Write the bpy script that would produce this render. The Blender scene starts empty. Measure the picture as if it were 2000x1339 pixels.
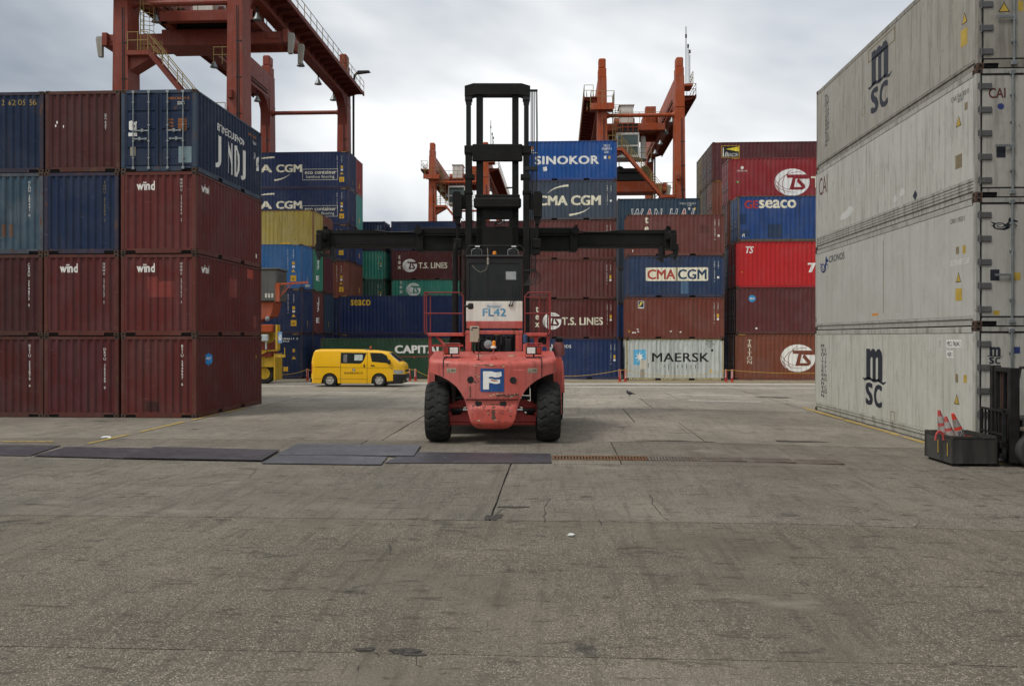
import bpy, bmesh, math, random
from mathutils import Vector, Matrix
random.seed(7)
SC = bpy.context.scene
COL = SC.collection
R = math.radians

# ------------------------------------------------------------------ camera
CAMZ, YAW, FOC, PX0, PY0 = 2.55, R(3.03), 1700.0, 1000.0, 658.0
cam_d = bpy.data.cameras.new('camera')
cam = bpy.data.objects.new('camera', cam_d)
COL.objects.link(cam)
cam.location = (0, 0, CAMZ)
cam.rotation_euler = (R(90), 0, YAW)
cam_d.sensor_width = 36.0
cam_d.lens = 36.0 * FOC / 2000.0
cam_d.shift_y = -(669.5 - PY0) / 2000.0
cam_d.clip_start = 0.1
cam_d.clip_end = 6000
SC.camera = cam

# ------------------------------------------------------------------ sky and light
world = bpy.data.worlds.new('World')
SC.world = world
world.use_nodes = True
nt = world.node_tree
nt.nodes.clear()
N = nt.nodes.new
L = nt.links.new
w_out = N('ShaderNodeOutputWorld'); w_bg = N('ShaderNodeBackground')
w_bg.inputs['Strength'].default_value = 0.1
sky = N('ShaderNodeTexSky'); sky.sky_type = 'NISHITA'; sky.sun_disc = False
sky.sun_elevation = R(55); sky.sun_rotation = R(234)
sky.air_density = 1.0; sky.dust_density = 3.0
tc = N('ShaderNodeTexCoord')
sep = N('ShaderNodeSeparateXYZ'); L(tc.outputs['Generated'], sep.inputs[0])
zz = N('ShaderNodeMath'); zz.operation = 'MAXIMUM'; L(sep.outputs['Z'], zz.inputs[0]); zz.inputs[1].default_value = 0.0
za = N('ShaderNodeMath'); za.operation = 'ADD'; L(zz.outputs[0], za.inputs[0]); za.inputs[1].default_value = 0.22
dx = N('ShaderNodeMath'); dx.operation = 'DIVIDE'; L(sep.outputs['X'], dx.inputs[0]); L(za.outputs[0], dx.inputs[1])
dy = N('ShaderNodeMath'); dy.operation = 'DIVIDE'; L(sep.outputs['Y'], dy.inputs[0]); L(za.outputs[0], dy.inputs[1])
cmb = N('ShaderNodeCombineXYZ'); L(dx.outputs[0], cmb.inputs[0]); L(dy.outputs[0], cmb.inputs[1])
SKY_OFF = (-3.2695, -18.4576, 4.932)
mp = N('ShaderNodeMapping'); L(cmb.outputs[0], mp.inputs[0]); mp.inputs['Location'].default_value = SKY_OFF
n1 = N('ShaderNodeTexNoise'); L(mp.outputs[0], n1.inputs['Vector'])
n1.inputs['Scale'].default_value = 0.55; n1.inputs['Detail'].default_value = 5.0; n1.inputs['Roughness'].default_value = 0.52
n1.inputs['Distortion'].default_value = 0.35
rp = N('ShaderNodeValToRGB'); L(n1.outputs['Fac'], rp.inputs[0])
rp.color_ramp.elements[0].position = 0.31; rp.color_ramp.elements[0].color = (2.7, 3.05, 3.5, 1)
rp.color_ramp.elements[1].position = 0.55; rp.color_ramp.elements[1].color = (8.6, 8.7, 8.7, 1)
e = rp.color_ramp.elements.new(0.43); e.color = (5.2, 5.5, 5.85, 1)
mx = N('ShaderNodeMix'); mx.data_type = 'RGBA'; mx.inputs['Factor'].default_value = 0.93
L(sky.outputs[0], mx.inputs['A']); L(rp.outputs[0], mx.inputs['B'])
L(mx.outputs['Result'], w_bg.inputs['Color']); L(w_bg.outputs[0], w_out.inputs['Surface'])

sun_d = bpy.data.lights.new('sun', 'SUN')
sun_d.energy = 1.5; sun_d.angle = R(14); sun_d.color = (1.0, 0.96, 0.9)
sun = bpy.data.objects.new('sun', sun_d); COL.objects.link(sun)
# light comes from high up, a little behind the camera and to the left
sd = Vector((-0.46, -0.34, 0.82))
sun.rotation_euler = sd.to_track_quat('Z', 'Y').to_euler()

vs = SC.view_settings
vs.view_transform = 'Standard'; vs.look = 'None'; vs.gamma = 1.0; vs.use_curve_mapping = False
vs.exposure = 0.32
SC.render.engine = 'CYCLES'
SC.cycles.use_denoising = True
SC.cycles.max_bounces = 6


# ------------------------------------------------------------------ camera model used to survey positions
def ray(px, py):
    u = (px - PX0) / FOC; w = (PY0 - py) / FOC
    return Vector((u * math.cos(YAW) - math.sin(YAW), u * math.sin(YAW) + math.cos(YAW), w))


def XY(px, Y):            # X where a sight line crosses the vertical plane at depth Y
    d = ray(px, PY0)
    return d.x * Y / d.y


def ZY(px, py, Y):
    d = ray(px, py)
    return CAMZ + d.z * Y / d.y


def YX(px, X):
    d = ray(px, PY0)
    return d.y * X / d.x


def ZX(px, py, X):
    d = ray(px, py)
    return CAMZ + d.z * X / d.x


def sm(x, a, b):
    t = min(1, max(0, (x - a) / (b - a)))
    return t * t * (3 - 2 * t)


def gz(x, y):             # the yard falls gently to the far side and to the right
    return min(-0.10 * sm(x, 2.5, 8.5), -0.15 * sm(y, 34, 50))


def GP(px, py):           # a point of the ground seen at a pixel
    d = ray(px, py); t = -CAMZ / d.z
    for _ in range(8):
        p = d * t
        t = (gz(p.x, p.y) - CAMZ) / d.z
    p = d * t
    return Vector((p.x, p.y, gz(p.x, p.y)))


# ------------------------------------------------------------------ materials
def new_mat(name):
    m = bpy.data.materials.new(name); m.use_nodes = True
    return m, m.node_tree, m.node_tree.nodes['Principled BSDF']


MATS = {}


def plain(name, col, rough=0.6, metal=0.0, vary=0.15, scale=6.0, emit=None, spec=0.25, bump=0.0):
    if name in MATS: return MATS[name]
    m, t, b = new_mat(name)
    n = t.nodes.new; l = t.links.new
    co = n('ShaderNodeTexCoord'); ns = n('ShaderNodeTexNoise'); ns.inputs['Scale'].default_value = scale
    ns.inputs['Detail'].default_value = 5
    l(co.outputs['Object'], ns.inputs['Vector'])
    rr = n('ShaderNodeValToRGB'); l(ns.outputs['Fac'], rr.inputs[0])
    a = [c * (1 - vary) for c in col]; z = [min(1, c * (1 + vary)) for c in col]
    rr.color_ramp.elements[0].position = .3; rr.color_ramp.elements[0].color = (*a, 1)
    rr.color_ramp.elements[1].position = .7; rr.color_ramp.elements[1].color = (*z, 1)
    l(rr.outputs[0], b.inputs['Base Color'])
    b.inputs['Roughness'].default_value = rough; b.inputs['Metallic'].default_value = metal
    b.inputs['Specular IOR Level'].default_value = spec
    if bump:
        bp = n('ShaderNodeBump'); bp.inputs['Strength'].default_value = bump; bp.inputs['Distance'].default_value = .02
        l(ns.outputs['Fac'], bp.inputs['Height']); l(bp.outputs[0], b.inputs['Normal'])
    if emit:
        b.inputs['Emission Color'].default_value = (*col, 1); b.inputs['Emission Strength'].default_value = emit
    MATS[name] = m
    return m


RUST = (0.105, 0.05, 0.027)


def paint(name, col, wear=0.35, rust=0.3, fade=0.25, rough=0.5, dirt=(0.05, 0.045, 0.04), scratch=0.5, spec=.16):
    """weathered painted steel: faded blotches, vertical run-down streaks, scrapes and rust spots"""
    if name in MATS: return MATS[name]
    m, t, b = new_mat(name)
    n = t.nodes.new; l = t.links.new
    co = n('ShaderNodeTexCoord'); oi = n('ShaderNodeObjectInfo')
    mul = n('ShaderNodeMath'); mul.operation = 'MULTIPLY'; mul.inputs[1].default_value = 57.0
    l(oi.outputs['Random'], mul.inputs[0])
    add = n('ShaderNodeVectorMath'); add.operation = 'ADD'
    l(co.outputs['Object'], add.inputs[0]); l(mul.outputs[0], add.inputs[1])

    def noise(sc, det=4.0, rgh=.55, stretch=None):
        x = n('ShaderNodeTexNoise'); x.inputs['Scale'].default_value = sc
        x.inputs['Detail'].default_value = det; x.inputs['Roughness'].default_value = rgh
        if stretch:
            mm = n('ShaderNodeMapping'); mm.inputs['Scale'].default_value = stretch
            l(add.outputs[0], mm.inputs[0]); l(mm.outputs[0], x.inputs['Vector'])
        else:
            l(add.outputs[0], x.inputs['Vector'])
        return x.outputs['Fac']

    def step(sock, lo, hi):
        q = n('ShaderNodeMapRange'); q.interpolation_type = 'SMOOTHSTEP'
        q.inputs['From Min'].default_value = lo; q.inputs['From Max'].default_value = hi
        l(sock, q.inputs['Value'])
        return q.outputs['Result']

    def scale(sock, f):
        q = n('ShaderNodeMath'); q.operation = 'MULTIPLY'; q.inputs[1].default_value = f; l(sock, q.inputs[0])
        return q.outputs[0]

    def mix(fac, a, bb):
        q = n('ShaderNodeMix'); q.data_type = 'RGBA'; l(fac, q.inputs['Factor'])
        if isinstance(a, tuple): q.inputs['A'].default_value = (*a, 1)
        else: l(a, q.inputs['A'])
        if isinstance(bb, tuple): q.inputs['B'].default_value = (*bb, 1)
        else: l(bb, q.inputs['B'])
        return q.outputs['Result']
    g = sum(col) / 3
    dirt = tuple(c * .32 + d * .42 for c, d in zip(col, dirt))
    pale = tuple(min(1, c * .8 + g * .35 + .02) for c in col)
    c1 = mix(scale(step(noise(.8, 5, .62), .40, .66), fade * 1.9), tuple(col), pale)
    # soot and run-down streaks
    c2 = mix(scale(step(noise(2.2, 5, .62, (3.2, 3.2, .20)), .46, .70), wear * 1.25), c1, tuple(dirt))
    c3 = mix(scale(step(noise(5.5, 6, .6, (1, 1, .5)), .52, .74), wear * 1.0), c2, tuple(x * 1.3 for x in dirt))
    # pale scrapes
    c4 = mix(scale(step(noise(7.0, 3, .5, (.35, .35, 2.6)), .685, .72), scratch * .6), c3, tuple(min(1, c * 1.6 + .10) for c in col))
    # rust
    rs = step(noise(3.4, 8, .68, (1.3, 1.3, .6)), .70 - rust * .16, .75 - rust * .13)
    c5 = mix(scale(rs, .85), c4, RUST)
    l(c5, b.inputs['Base Color'])
    rr = n('ShaderNodeMapRange'); l(noise(4.0), rr.inputs['Value'])
    rr.inputs['To Min'].default_value = rough - .12; rr.inputs['To Max'].default_value = rough + .2
    l(rr.outputs[0], b.inputs['Roughness'])
    b.inputs['Specular IOR Level'].default_value = spec
    bp = n('ShaderNodeBump'); bp.inputs['Strength'].default_value = .55; bp.inputs['Distance'].default_value = .03
    l(noise(1.5, 4), bp.inputs['Height']); l(bp.outputs[0], b.inputs['Normal'])
    MATS[name] = m
    return m


M_DARK = plain('dark_opening', (.006, .006, .006), .9, vary=.0)
M_CAST = paint('casting_rust', (.075, .045, .032), .4, .75, .2, .75)
M_POSTRUST = paint('post_rust', (.12, .062, .04), .35, .8, .3, .75)
M_GALV = plain('galvanised_steel', (.23, .25, .25), .45, .6, .25)
M_WHITE = paint('white_print', (.74, .73, .68), .22, .15, .1, .55)
M_CREAM = paint('cream_print', (.72, .68, .52), .3, .3, .15, .55)
M_YEL = plain('yellow_print', (.62, .36, .03), .6)
M_BLACK = plain('black_print', (.012, .013, .015), .6)
M_NAVYP = paint('navy_print', (.02, .045, .10), .2, .2, .1)
M_REDP = paint('red_print', (.38, .05, .035), .25, .15, .1)


# ------------------------------------------------------------------ mesh builder
class MB:
    def __init__(s):
        s.v = []; s.f = []; s.m = []; s.sm = []

    def add(s, vs, fs, mi=0, smooth=False):
        o = len(s.v)
        s.v += [tuple(v) for v in vs]
        for f in fs:
            s.f.append([i + o for i in f]); s.m.append(mi); s.sm.append(smooth)

    def box(s, x0, x1, y0, y1, z0, z1, mi=0, ch=0.0):
        if x1 < x0: x0, x1 = x1, x0
        if y1 < y0: y0, y1 = y1, y0
        if z1 < z0: z0, z1 = z1, z0
        if ch <= 0:
            vs = [(x0, y0, z0), (x1, y0, z0), (x1, y1, z0), (x0, y1, z0), (x0, y0, z1), (x1, y0, z1), (x1, y1, z1), (x0, y1, z1)]
            s.add(vs, [(0, 3, 2, 1), (4, 5, 6, 7), (0, 1, 5, 4), (1, 2, 6, 5), (2, 3, 7, 6), (3, 0, 4, 7)], mi)
            return
        c = min(ch, (x1 - x0) * .45, (y1 - y0) * .45, (z1 - z0) * .45)
        b = bmesh.new(); bmesh.ops.create_cube(b, size=1)
        for v in b.verts:
            v.co = Vector(((x0 + x1) / 2 + v.co.x * (x1 - x0), (y0 + y1) / 2 + v.co.y * (y1 - y0), (z0 + z1) / 2 + v.co.z * (z1 - z0)))
        bmesh.ops.bevel(b, geom=b.edges[:], offset=c, segments=1, affect='EDGES')
        s.bm(b, mi)

    def bm(s, b, mi=0, smooth=False, mat=None):
        b.verts.index_update()
        vs = [(mat @ v.co) if mat else v.co.copy() for v in b.verts]
        s.add(vs, [[v.index for v in f.verts] for f in b.faces], mi, smooth)
        b.free()

    def obox(s, p, q, wx, wz, mi=0, up=(0, 0, 1)):
        """a bar of rectangular section from p to q"""
        p = Vector(p); q = Vector(q); d = (q - p).normalized()
        upv = Vector(up)
        if abs(d.dot(upv)) > .98: upv = Vector((0, 1, 0))
        r = d.cross(upv).normalized(); u = r.cross(d).normalized()
        vs = []
        for c in (p, q):
            for a, b in ((-1, -1), (1, -1), (1, 1), (-1, 1)):
                vs.append(c + r * (a * wx / 2) + u * (b * wz / 2))
        s.add(vs, [(0, 1, 2, 3), (7, 6, 5, 4), (0, 4, 5, 1), (1, 5, 6, 2), (2, 6, 7, 3), (3, 7, 4, 0)], mi)

    def tube(s, pts, r, n=8, mi=0, closed=False, caps=True):
        pts = [Vector(p) for p in pts]
        rs = r if isinstance(r, (list, tuple)) else [r] * len(pts)
        rings = []
        prev = None
        for i, p in enumerate(pts):
            if closed: d = pts[(i + 1) % len(pts)] - pts[i - 1]
            else: d = pts[min(i + 1, len(pts) - 1)] - pts[max(i - 1, 0)]
            d = d.normalized()
            if prev is None:
                a = Vector((0, 0, 1)) if abs(d.z) < .9 else Vector((1, 0, 0))
                x = d.cross(a).normalized()
            else:
                x = (prev - d * prev.dot(d)).normalized()
            prev = x
            y = d.cross(x)
            rings.append([p + (x * math.cos(2 * math.pi * k / n) + y * math.sin(2 * math.pi * k / n)) * rs[i] for k in range(n)])
        vs = [v for g in rings for v in g]
        fs = []
        m = len(rings)
        for i in range(m if closed else m - 1):
            for k in range(n):
                a = i * n + k; b = i * n + (k + 1) % n; j = ((i + 1) % m) * n
                fs.append((a, b, j + (k + 1) % n, j + k))
        s.add(vs, fs, mi, True)
        if caps and not closed:
            s.add(rings[0], [tuple(range(n - 1, -1, -1))], mi); s.add(rings[-1], [tuple(range(n))], mi)

    def lathe(s, prof, n, axis='x', c=(0, 0, 0), mi=0, smooth=True, caps=True):
        """profile [(along, radius)] spun round an axis through c"""
        c = Vector(c); vs = []
        for a, r in prof:
            for k in range(n):
                t = 2 * math.pi * k / n; p, q = r * math.cos(t), r * math.sin(t)
                vs.append(c + Vector({'x': (a, p, q), 'y': (q, a, p), 'z': (p, q, a)}[axis]))
        fs = []
        for i in range(len(prof) - 1):
            for k in range(n):
                fs.append((i * n + k, i * n + (k + 1) % n, (i + 1) * n + (k + 1) % n, (i + 1) * n + k))
        s.add(vs, fs, mi, smooth)
        if not caps: return
        if prof[0][1] > 1e-4: s.add(vs[:n], [tuple(range(n - 1, -1, -1))], mi)
        if prof[-1][1] > 1e-4: s.add(vs[-n:], [tuple(range(n))], mi)

    def prism(s, poly, y0, y1, mi=0, plane='xz'):
        """polygon given in a plane, extruded across it"""
        n = len(poly)
        f = {'xz': lambda a, b, t: (a, t, b), 'yz': lambda a, b, t: (t, a, b), 'xy': lambda a, b, t: (a, b, t)}[plane]
        vs = [f(a, b, y0) for a, b in poly] + [f(a, b, y1) for a, b in poly]
        fs = [tuple(range(n)), tuple(range(2 * n - 1, n - 1, -1))]
        for i in range(n): fs.append((i, (i + 1) % n, n + (i + 1) % n, n + i)[::-1])
        s.add(vs, fs, mi)

    def mesh(s, name, mats, sharp=35, recalc=True):
        me = bpy.data.meshes.new(name)
        me.from_pydata(s.v, [], s.f)
        for m in mats: me.materials.append(m)
        me.polygons.foreach_set('material_index', s.m)
        me.polygons.foreach_set('use_smooth', s.sm)
        if recalc:
            b = bmesh.new(); b.from_mesh(me)
            bmesh.ops.recalc_face_normals(b, faces=b.faces[:])
            b.to_mesh(me); b.free()
        if any(s.sm): me.set_sharp_from_angle(angle=R(sharp))
        me.update()
        return me

    def build(s, name, mats, parent=None, **kw):
        if not isinstance(mats, (list, tuple)): mats = [mats]
        return link(name, s.mesh(name, mats, **kw), parent)


def link(name, me, parent=None, loc=None, rz=None):
    o = bpy.data.objects.new(name, me); COL.objects.link(o)
    if parent: o.parent = parent
    if loc is not None: o.location = loc
    if rz is not None: o.rotation_euler = (0, 0, rz)
    return o


def tag(o, label=None, cat=None, group=None, kind=None):
    if label: o['label'] = label
    if cat: o['category'] = cat
    if group: o['group'] = group
    if kind: o['kind'] = kind
    return o


def thing(name, label, cat, loc=(0, 0, 0), rz=0, group=None):
    o = link(name, None, None, loc, rz)
    o.empty_display_size = .3
    return tag(o, label, cat, group)


def copy_tree(o, parent=None):
    c = o.copy(); COL.objects.link(c)
    if parent: c.parent = parent
    for ch in list(o.children): copy_tree(ch, c)
    return c


# ------------------------------------------------------------------ flat print: lettering and emblems that follow a corrugated wall
_tc = {}
_lay = {}


def text2d(s, bold=0.0, shear=0.0, space=1.0, line=1.0, stack=False):
    key = (s, bold, shear, space, line, stack)
    if key not in _tc:
        c = bpy.data.curves.new('print', 'FONT')
        c.body = '\n'.join(s) if stack else s
        c.shear = shear; c.space_character = space; c.space_line = line
        c.align_x = 'CENTER'; c.resolution_u = 3
        o = bpy.data.objects.new('print', c)
        me = o.to_mesh()
        vs = [(v.co.x, v.co.y) for v in me.vertices]; fs = [list(p.vertices) for p in me.polygons]
        o.to_mesh_clear(); bpy.data.objects.remove(o); bpy.data.curves.remove(c)
        if bold > 0:          # heavier strokes: the outline repeated a little to each side
            n = len(vs); b0 = list(vs); f0 = list(fs); vs = []; fs = []
            for q, (ax, ay) in enumerate(((-1, -.5), (1, -.5), (-1, .5), (1, .5), (0, 0))):
                vs += [(a + ax * bold * .9, d + ay * bold * .9) for a, d in b0]; fs += [[i + q * n for i in f] for f in f0]
            _lay[key] = n
        x0 = min(v[0] for v in vs); x1 = max(v[0] for v in vs); y0 = min(v[1] for v in vs); y1 = max(v[1] for v in vs)
        _tc[key] = ([((a - x0) / (x1 - x0), (b - y0) / (y1 - y0)) for a, b in vs], fs)
    return _tc[key]


def ellipse2d(n=40):
    return [(.5 + .5 * math.cos(2 * math.pi * k / n), .5 + .5 * math.sin(2 * math.pi * k / n)) for k in range(n)], [list(range(n))]


RECT = ([(0, 0), (1, 0), (1, 1), (0, 1)], [[0, 1, 2, 3]])


def poly2d(pts):
    return list(pts), [list(range(len(pts)))]


def strip2d(pts, ws):
    vs = []; n = len(pts)
    if not isinstance(ws, (list, tuple)): ws = [ws] * n
    for i, p in enumerate(pts):
        a = pts[max(i - 1, 0)]; b = pts[min(i + 1, n - 1)]
        dx, dy = b[0] - a[0], b[1] - a[1]; q = math.hypot(dx, dy) or 1
        vs += [(p[0] - dy / q * ws[i] / 2, p[1] + dx / q * ws[i] / 2), (p[0] + dy / q * ws[i] / 2, p[1] - dx / q * ws[i] / 2)]
    return vs, [[2 * i, 2 * i + 1, 2 * i + 3, 2 * i + 2] for i in range(n - 1)]


def join2d(*parts):
    vs = []; fs = []
    for v, f in parts:
        o = len(vs); vs += v; fs += [[i + o for i in q] for q in f]
    return vs, fs


def frame2d(tx, ty):
    o = [(0, 0), (1, 0), (1, 1), (0, 1)]; i = [(tx, ty), (1 - tx, ty), (1 - tx, 1 - ty), (tx, 1 - ty)]
    return o + i, [[k, (k + 1) % 4, 4 + (k + 1) % 4, 4 + k] for k in range(4)]


def decal(name, shape, face, u0, v0, u1, v1, mat, parent, lift=.003, layer=0):
    """put a 2-D shape (unit square) on a wall; face = (map(u,v,out)->xyz, depth(u), breakpoints)"""
    fmap, dep, brk = face
    b = bmesh.new()
    vv = [b.verts.new((u0 + a * (u1 - u0), v0 + c * (v1 - v0), (i // layer) * .0003 if layer else 0)) for i, (a, c) in enumerate(shape[0])]
    for f in shape[1]:
        try: b.faces.new([vv[i] for i in f])
        except ValueError: pass
    if brk:
        us = [v.co.x for v in vv]; lo, hi = min(us), max(us)
        for x in brk:
            if lo < x < hi:
                bmesh.ops.bisect_plane(b, geom=b.verts[:] + b.edges[:] + b.faces[:], dist=1e-5, plane_co=(x, 0, 0), plane_no=(1, 0, 0))
    for v in b.verts:
        v.co = Vector(fmap(v.co.x, v.co.y, -dep(v.co.x) + lift + v.co.z))
    bmesh.ops.recalc_face_normals(b, faces=b.faces[:])
    me = bpy.data.meshes.new(name); b.to_mesh(me); b.free()
    me.materials.append(mat)
    return link(name, me, parent)
# ------------------------------------------------------------------ shipping containers
CW = 2.438
_mc = {}


def setmat(o, *mats):
    for i, m in enumerate(mats):
        o.material_slots[i].link = 'OBJECT'; o.material_slots[i].material = m


def cached(key, fn):
    if key not in _mc: _mc[key] = fn()
    return _mc[key]


def corr(m0, m1, pitch, depth):
    """corrugated sheet between m0 and m1: list of (u, depth) and a depth function"""
    n = max(1, round((m1 - m0) / pitch)); p = (m1 - m0) / n
    pts = []
    for k in range(n):
        b = m0 + k * p
        pts += [(b, 0), (b + p * .26, 0), (b + p * .5, depth), (b + p * .76, depth)]
    pts.append((m1, 0))

    def dep(u):
        if u <= m0 or u >= m1: return 0
        t = ((u - m0) / p) % 1
        if t < .26: return 0
        if t < .5: return depth * (t - .26) / .24
        if t < .76: return depth
        return depth * (1 - t) / .24
    return pts, dep


def casting_mesh(sx, sy, hi):
    def f():
        mb = MB(); X, Y, Z = .178, .162, .118
        # outer corner at the origin, body towards (sx, sy)
        mb.box(0, sx * X, 0, sy * Y, 0, Z, 0, .012)
        for ax in 'xy':
            pts = []
            for k in range(10):
                t = 2 * math.pi * k / 10
                pts.append((.04 * math.cos(t), .031 * math.sin(t)))
            for i in range(1):
                if ax == 'y': vs = [(sx * X / 2 + a, -sy * .0015, Z / 2 + b) for a, b in pts]
                else: vs = [(-sx * .0015, sy * Y / 2 + a, Z / 2 + b) for a, b in pts]
                mb.add(vs, [tuple(range(10))], 1)
        return mb.mesh('corner_casting', [M_CAST, M_DARK])
    return cached(('cast', sx, sy), f)


def frame_mesh(Lc, H, pockets):
    def f():
        mb = MB(); l, w = Lc / 2, CW / 2
        for sx in (-1, 1):
            for sy in (-1, 1):
                mb.box(sx * l, sx * (l - .105), sy * (w - .004), sy * (w - .135), .112, H - .112, 0, .012)
        for sy in (-1, 1):
            y0, y1 = sy * (w - .006), sy * (w - .066)
            mb.box(-l + .17, l - .17, y0, y1, H - .072, H - .016)
            segs = [(-l + .17, l - .17)]
            if pockets:
                segs = [(-l + .17, -1.22), (-.86, .86), (1.22, l - .17)]
                for s in (-1, 1):
                    mb.box(s * .86, s * 1.22, y0, y1, .130, .165)
                    mb.box(s * .86, s * 1.22, y0 - sy * .05, y0 - sy * .30, .02, .129, 1)
            for a, b in segs: mb.box(a, b, y0, y1, .016, .165)
            for k in range(int(Lc / 1.2)):       # lashing stops under the top rail
                pass
        for sx in (-1, 1):
            mb.box(sx * (l - .006), sx * (l - .10), -w + .16, w - .16, H - .118, H - .016)
            mb.box(sx * (l - .006), sx * (l - .08), -w + .48, w - .48, .016, .16)
            for sy in (-1, 1):
                mb.box(sx * (l - .006), sx * (l - .08), sy * (w - .48), sy * (w - .16), .10, .16)
                mb.box(sx * (l - .03), sx * (l - .08), sy * (w - .48), sy * (w - .16), .02, .098, 1)
        mb.box(-l + .09, l - .09, -w + .07, w - .07, -.006, .15, 1)
        return mb.mesh('frame', [M_CAST, M_DARK])
    return cached(('frame', Lc, H, pockets), f)


def sheet_mesh(key, pts, z0, z1, thick_fn):
    def f():
        vs = []; fs = []
        for u, d in pts:
            vs += [thick_fn(u, d, z0), thick_fn(u, d, z1)]
        for i in range(len(pts) - 1): fs.append((2 * i, 2 * i + 2, 2 * i + 3, 2 * i + 1))
        mb = MB(); mb.add(vs, fs)
        return mb.mesh(key[0], [M_CAST], recalc=False)
    return cached(key, f)


def door_mesh(H):
    """one leaf, hinge side at y=0, running to y=-1.05, facing -x"""
    def f():
        mb = MB(); z0, z1 = .165, H - .125; wd = 1.092
        mb.box(.035, .06, -wd, 0, z0, z1)
        hh = (z1 - z0)
        mb.box(.012, .035, -.10, -.004, z0, z1, 0, .006); mb.box(.012, .035, -wd, -wd + .10, z0, z1, 0, .006)
        k = 4
        for i in range(k):
            a = z0 + hh * i / k; b = a + hh / k
            mb.box(.012, .035, -wd + .1, -.1, a + .03, b - .045, 0, .011)
        mb.box(.005, .05, -wd - .012, -wd, z0, z1, 1)
        mb.box(.02, .05, 0, .012, z0, z1, 1)
        return mb.mesh('door', [M_CAST, M_DARK])
    return cached(('door', H), f)


def rod_mesh(H):
    def f():
        mb = MB()
        mb.tube([(-.035, 0, .06), (-.035, 0, H - .05)], .019, 8)
        for z in (.10, H - .09): mb.box(-.055, -.004, -.045, .045, z - .04, z + .04, 0, .008)
        for z in (.42, .95, 1.45, H - .42): mb.box(-.055, .01, -.035, .035, z - .022, z + .022, 0, .006)
        return mb.mesh('lock_rod', [M_GALV])
    return cached(('rod', H), f)


def handle_mesh():
    def f():
        mb = MB()
        mb.obox((-.05, -.02, 0), (-.05, .44, .0), .016, .04); mb.box(-.06, .012, .17, .25, -.055, .055, 0, .01)
        mb.box(-.06, .012, .38, .44, -.04, .04, 0, .01)
        return mb.mesh('handle', [M_GALV])
    return cached(('handle',), f)


def roof_mesh(Lc, H):
    def f():
        mb = MB(); l, w = Lc / 2 - .12, CW / 2 - .07
        mb.box(-l, l, -w, w, H - .05, H - .024)
        n = int(l * 2 / .21)
        for k in range(n):
            x = -l + .15 + k * (2 * l - .3) / (n - 1)
            mb.box(x - .05, x + .05, -w + .08, w - .08, H - .024, H - .008, 0, .012)
        return mb.mesh('roof_panel', [M_CAST])
    return cached(('roof', Lc, H), f)


def container(label, col, loc, rz=0, Lc=6.058, H=2.591, doors=None, wear=.35, rust=.3, fade=.25, group=None, framecol=None,
              name='shipping_container', hc=False, bare=False, mname=None):
    """returns (thing, faces): A = long side at local -y, N = end at -x, P = end at +x"""
    t = thing(name, label, 'container', loc, rz, group)
    l, w = Lc / 2, CW / 2
    key = '%.3f_%.3f_%.3f_%.2f' % (*col, wear)
    pm = paint('paint_' + key, col, wear, rust, fade)
    fm = paint('frame_' + key, framecol or tuple(c * .75 + r * .25 for c, r in zip(col, RUST)), wear + .1, rust + .5, fade)
    fr = link('frame', frame_mesh(Lc, H, Lc < 7), t); setmat(fr, fm, M_DARK)
    for sx in (-1, 1):
        for sy in (-1, 1):
            for hi in (0, 1):
                c = link('corner_casting', casting_mesh(-sx, -sy, hi), t, (sx * l, sy * w, H - .118 if hi else 0))
    pts, dep = corr(.105, Lc - .105, .278, .036)
    brk = [p[0] for p in pts]
    for sy in (-1, 1):
        me = sheet_mesh(('side_panel', Lc, H, sy), pts, .162, H - .068, lambda u, d, z: (u - l, sy * (w - .010 - d), z))
        o = link('side_panel', me, t); setmat(o, pm)
    ptE, depE = corr(.135, CW - .135, .248, .04)
    for sx, nm in ((-1, 'N'), (1, 'P')):
        if doors == nm:
            continue
        me = sheet_mesh(('end_panel', H, sx, Lc), ptE, .155, H - .114, lambda u, d, z: (sx * (l - .012 - d), sx * (u - w), z))
        o = link('end_panel', me, t); setmat(o, pm)
    o = link('roof_panel', roof_mesh(Lc, H), t); setmat(o, pm)
    if doors:
        s = -1 if doors == 'N' else 1
        for side in (1, -1):
            d = link('door', door_mesh(H), t, (s * l, side * (w - .115), 0)); setmat(d, pm, M_DARK)
            # a leaf is modelled hinged at y=0 facing -x; turn or mirror it for the others
            d.scale = (1 if s < 0 else -1, side, 1)
            for k in (.30, .80):
                r = link('lock_rod', rod_mesh(H), d, (0, -k, 0))
                hd = link('handle', handle_mesh(), d, (0, -k - (.0 if k < .5 else .0), 1.02 if k < .5 else 1.28))
                hd.scale = (1, -1 if k < .5 else 1, 1)
    faces = {
        'A': (lambda u, v, o_: (u - l, -(w - .010) - o_, v), dep, brk),
        'N': (lambda u, v, o_: (-(l - .012) - o_, w - u, v), (lambda u: 0) if doors == 'N' else depE, [] if doors == 'N' else [p[0] for p in ptE]),
        'P': (lambda u, v, o_: ((l - .012) + o_, u - w, v), (lambda u: 0) if doors == 'P' else depE, [] if doors == 'P' else [p[0] for p in ptE]),
    }
    if hc:
        sh = join2d(*[poly2d([(k / 5, 0), (k / 5 + .11, 0), (k / 5 + .17, 1), (k / 5 + .06, 1)]) for k in range(5)])
        flat = (faces['A'][0], lambda u: 0, [])
        for u0 in (.22, Lc - .62):
            decal('warning_stripe', sh, flat, u0, H - .066, u0 + .40, H - .022, M_YEL, t, .009)
    return t, faces


def words(t, face, s, u0, v0, u1, v1, mat=None, bold=.02, shear=0, space=1.0, line=1.0, stack=False, lift=.003, name='lettering'):
    return decal(name, text2d(s, bold, shear, space, line, stack), face, u0, v0, u1, v1, mat or M_WHITE, t, lift, _lay.get((s, bold, shear, space, line, stack), 0))


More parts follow.
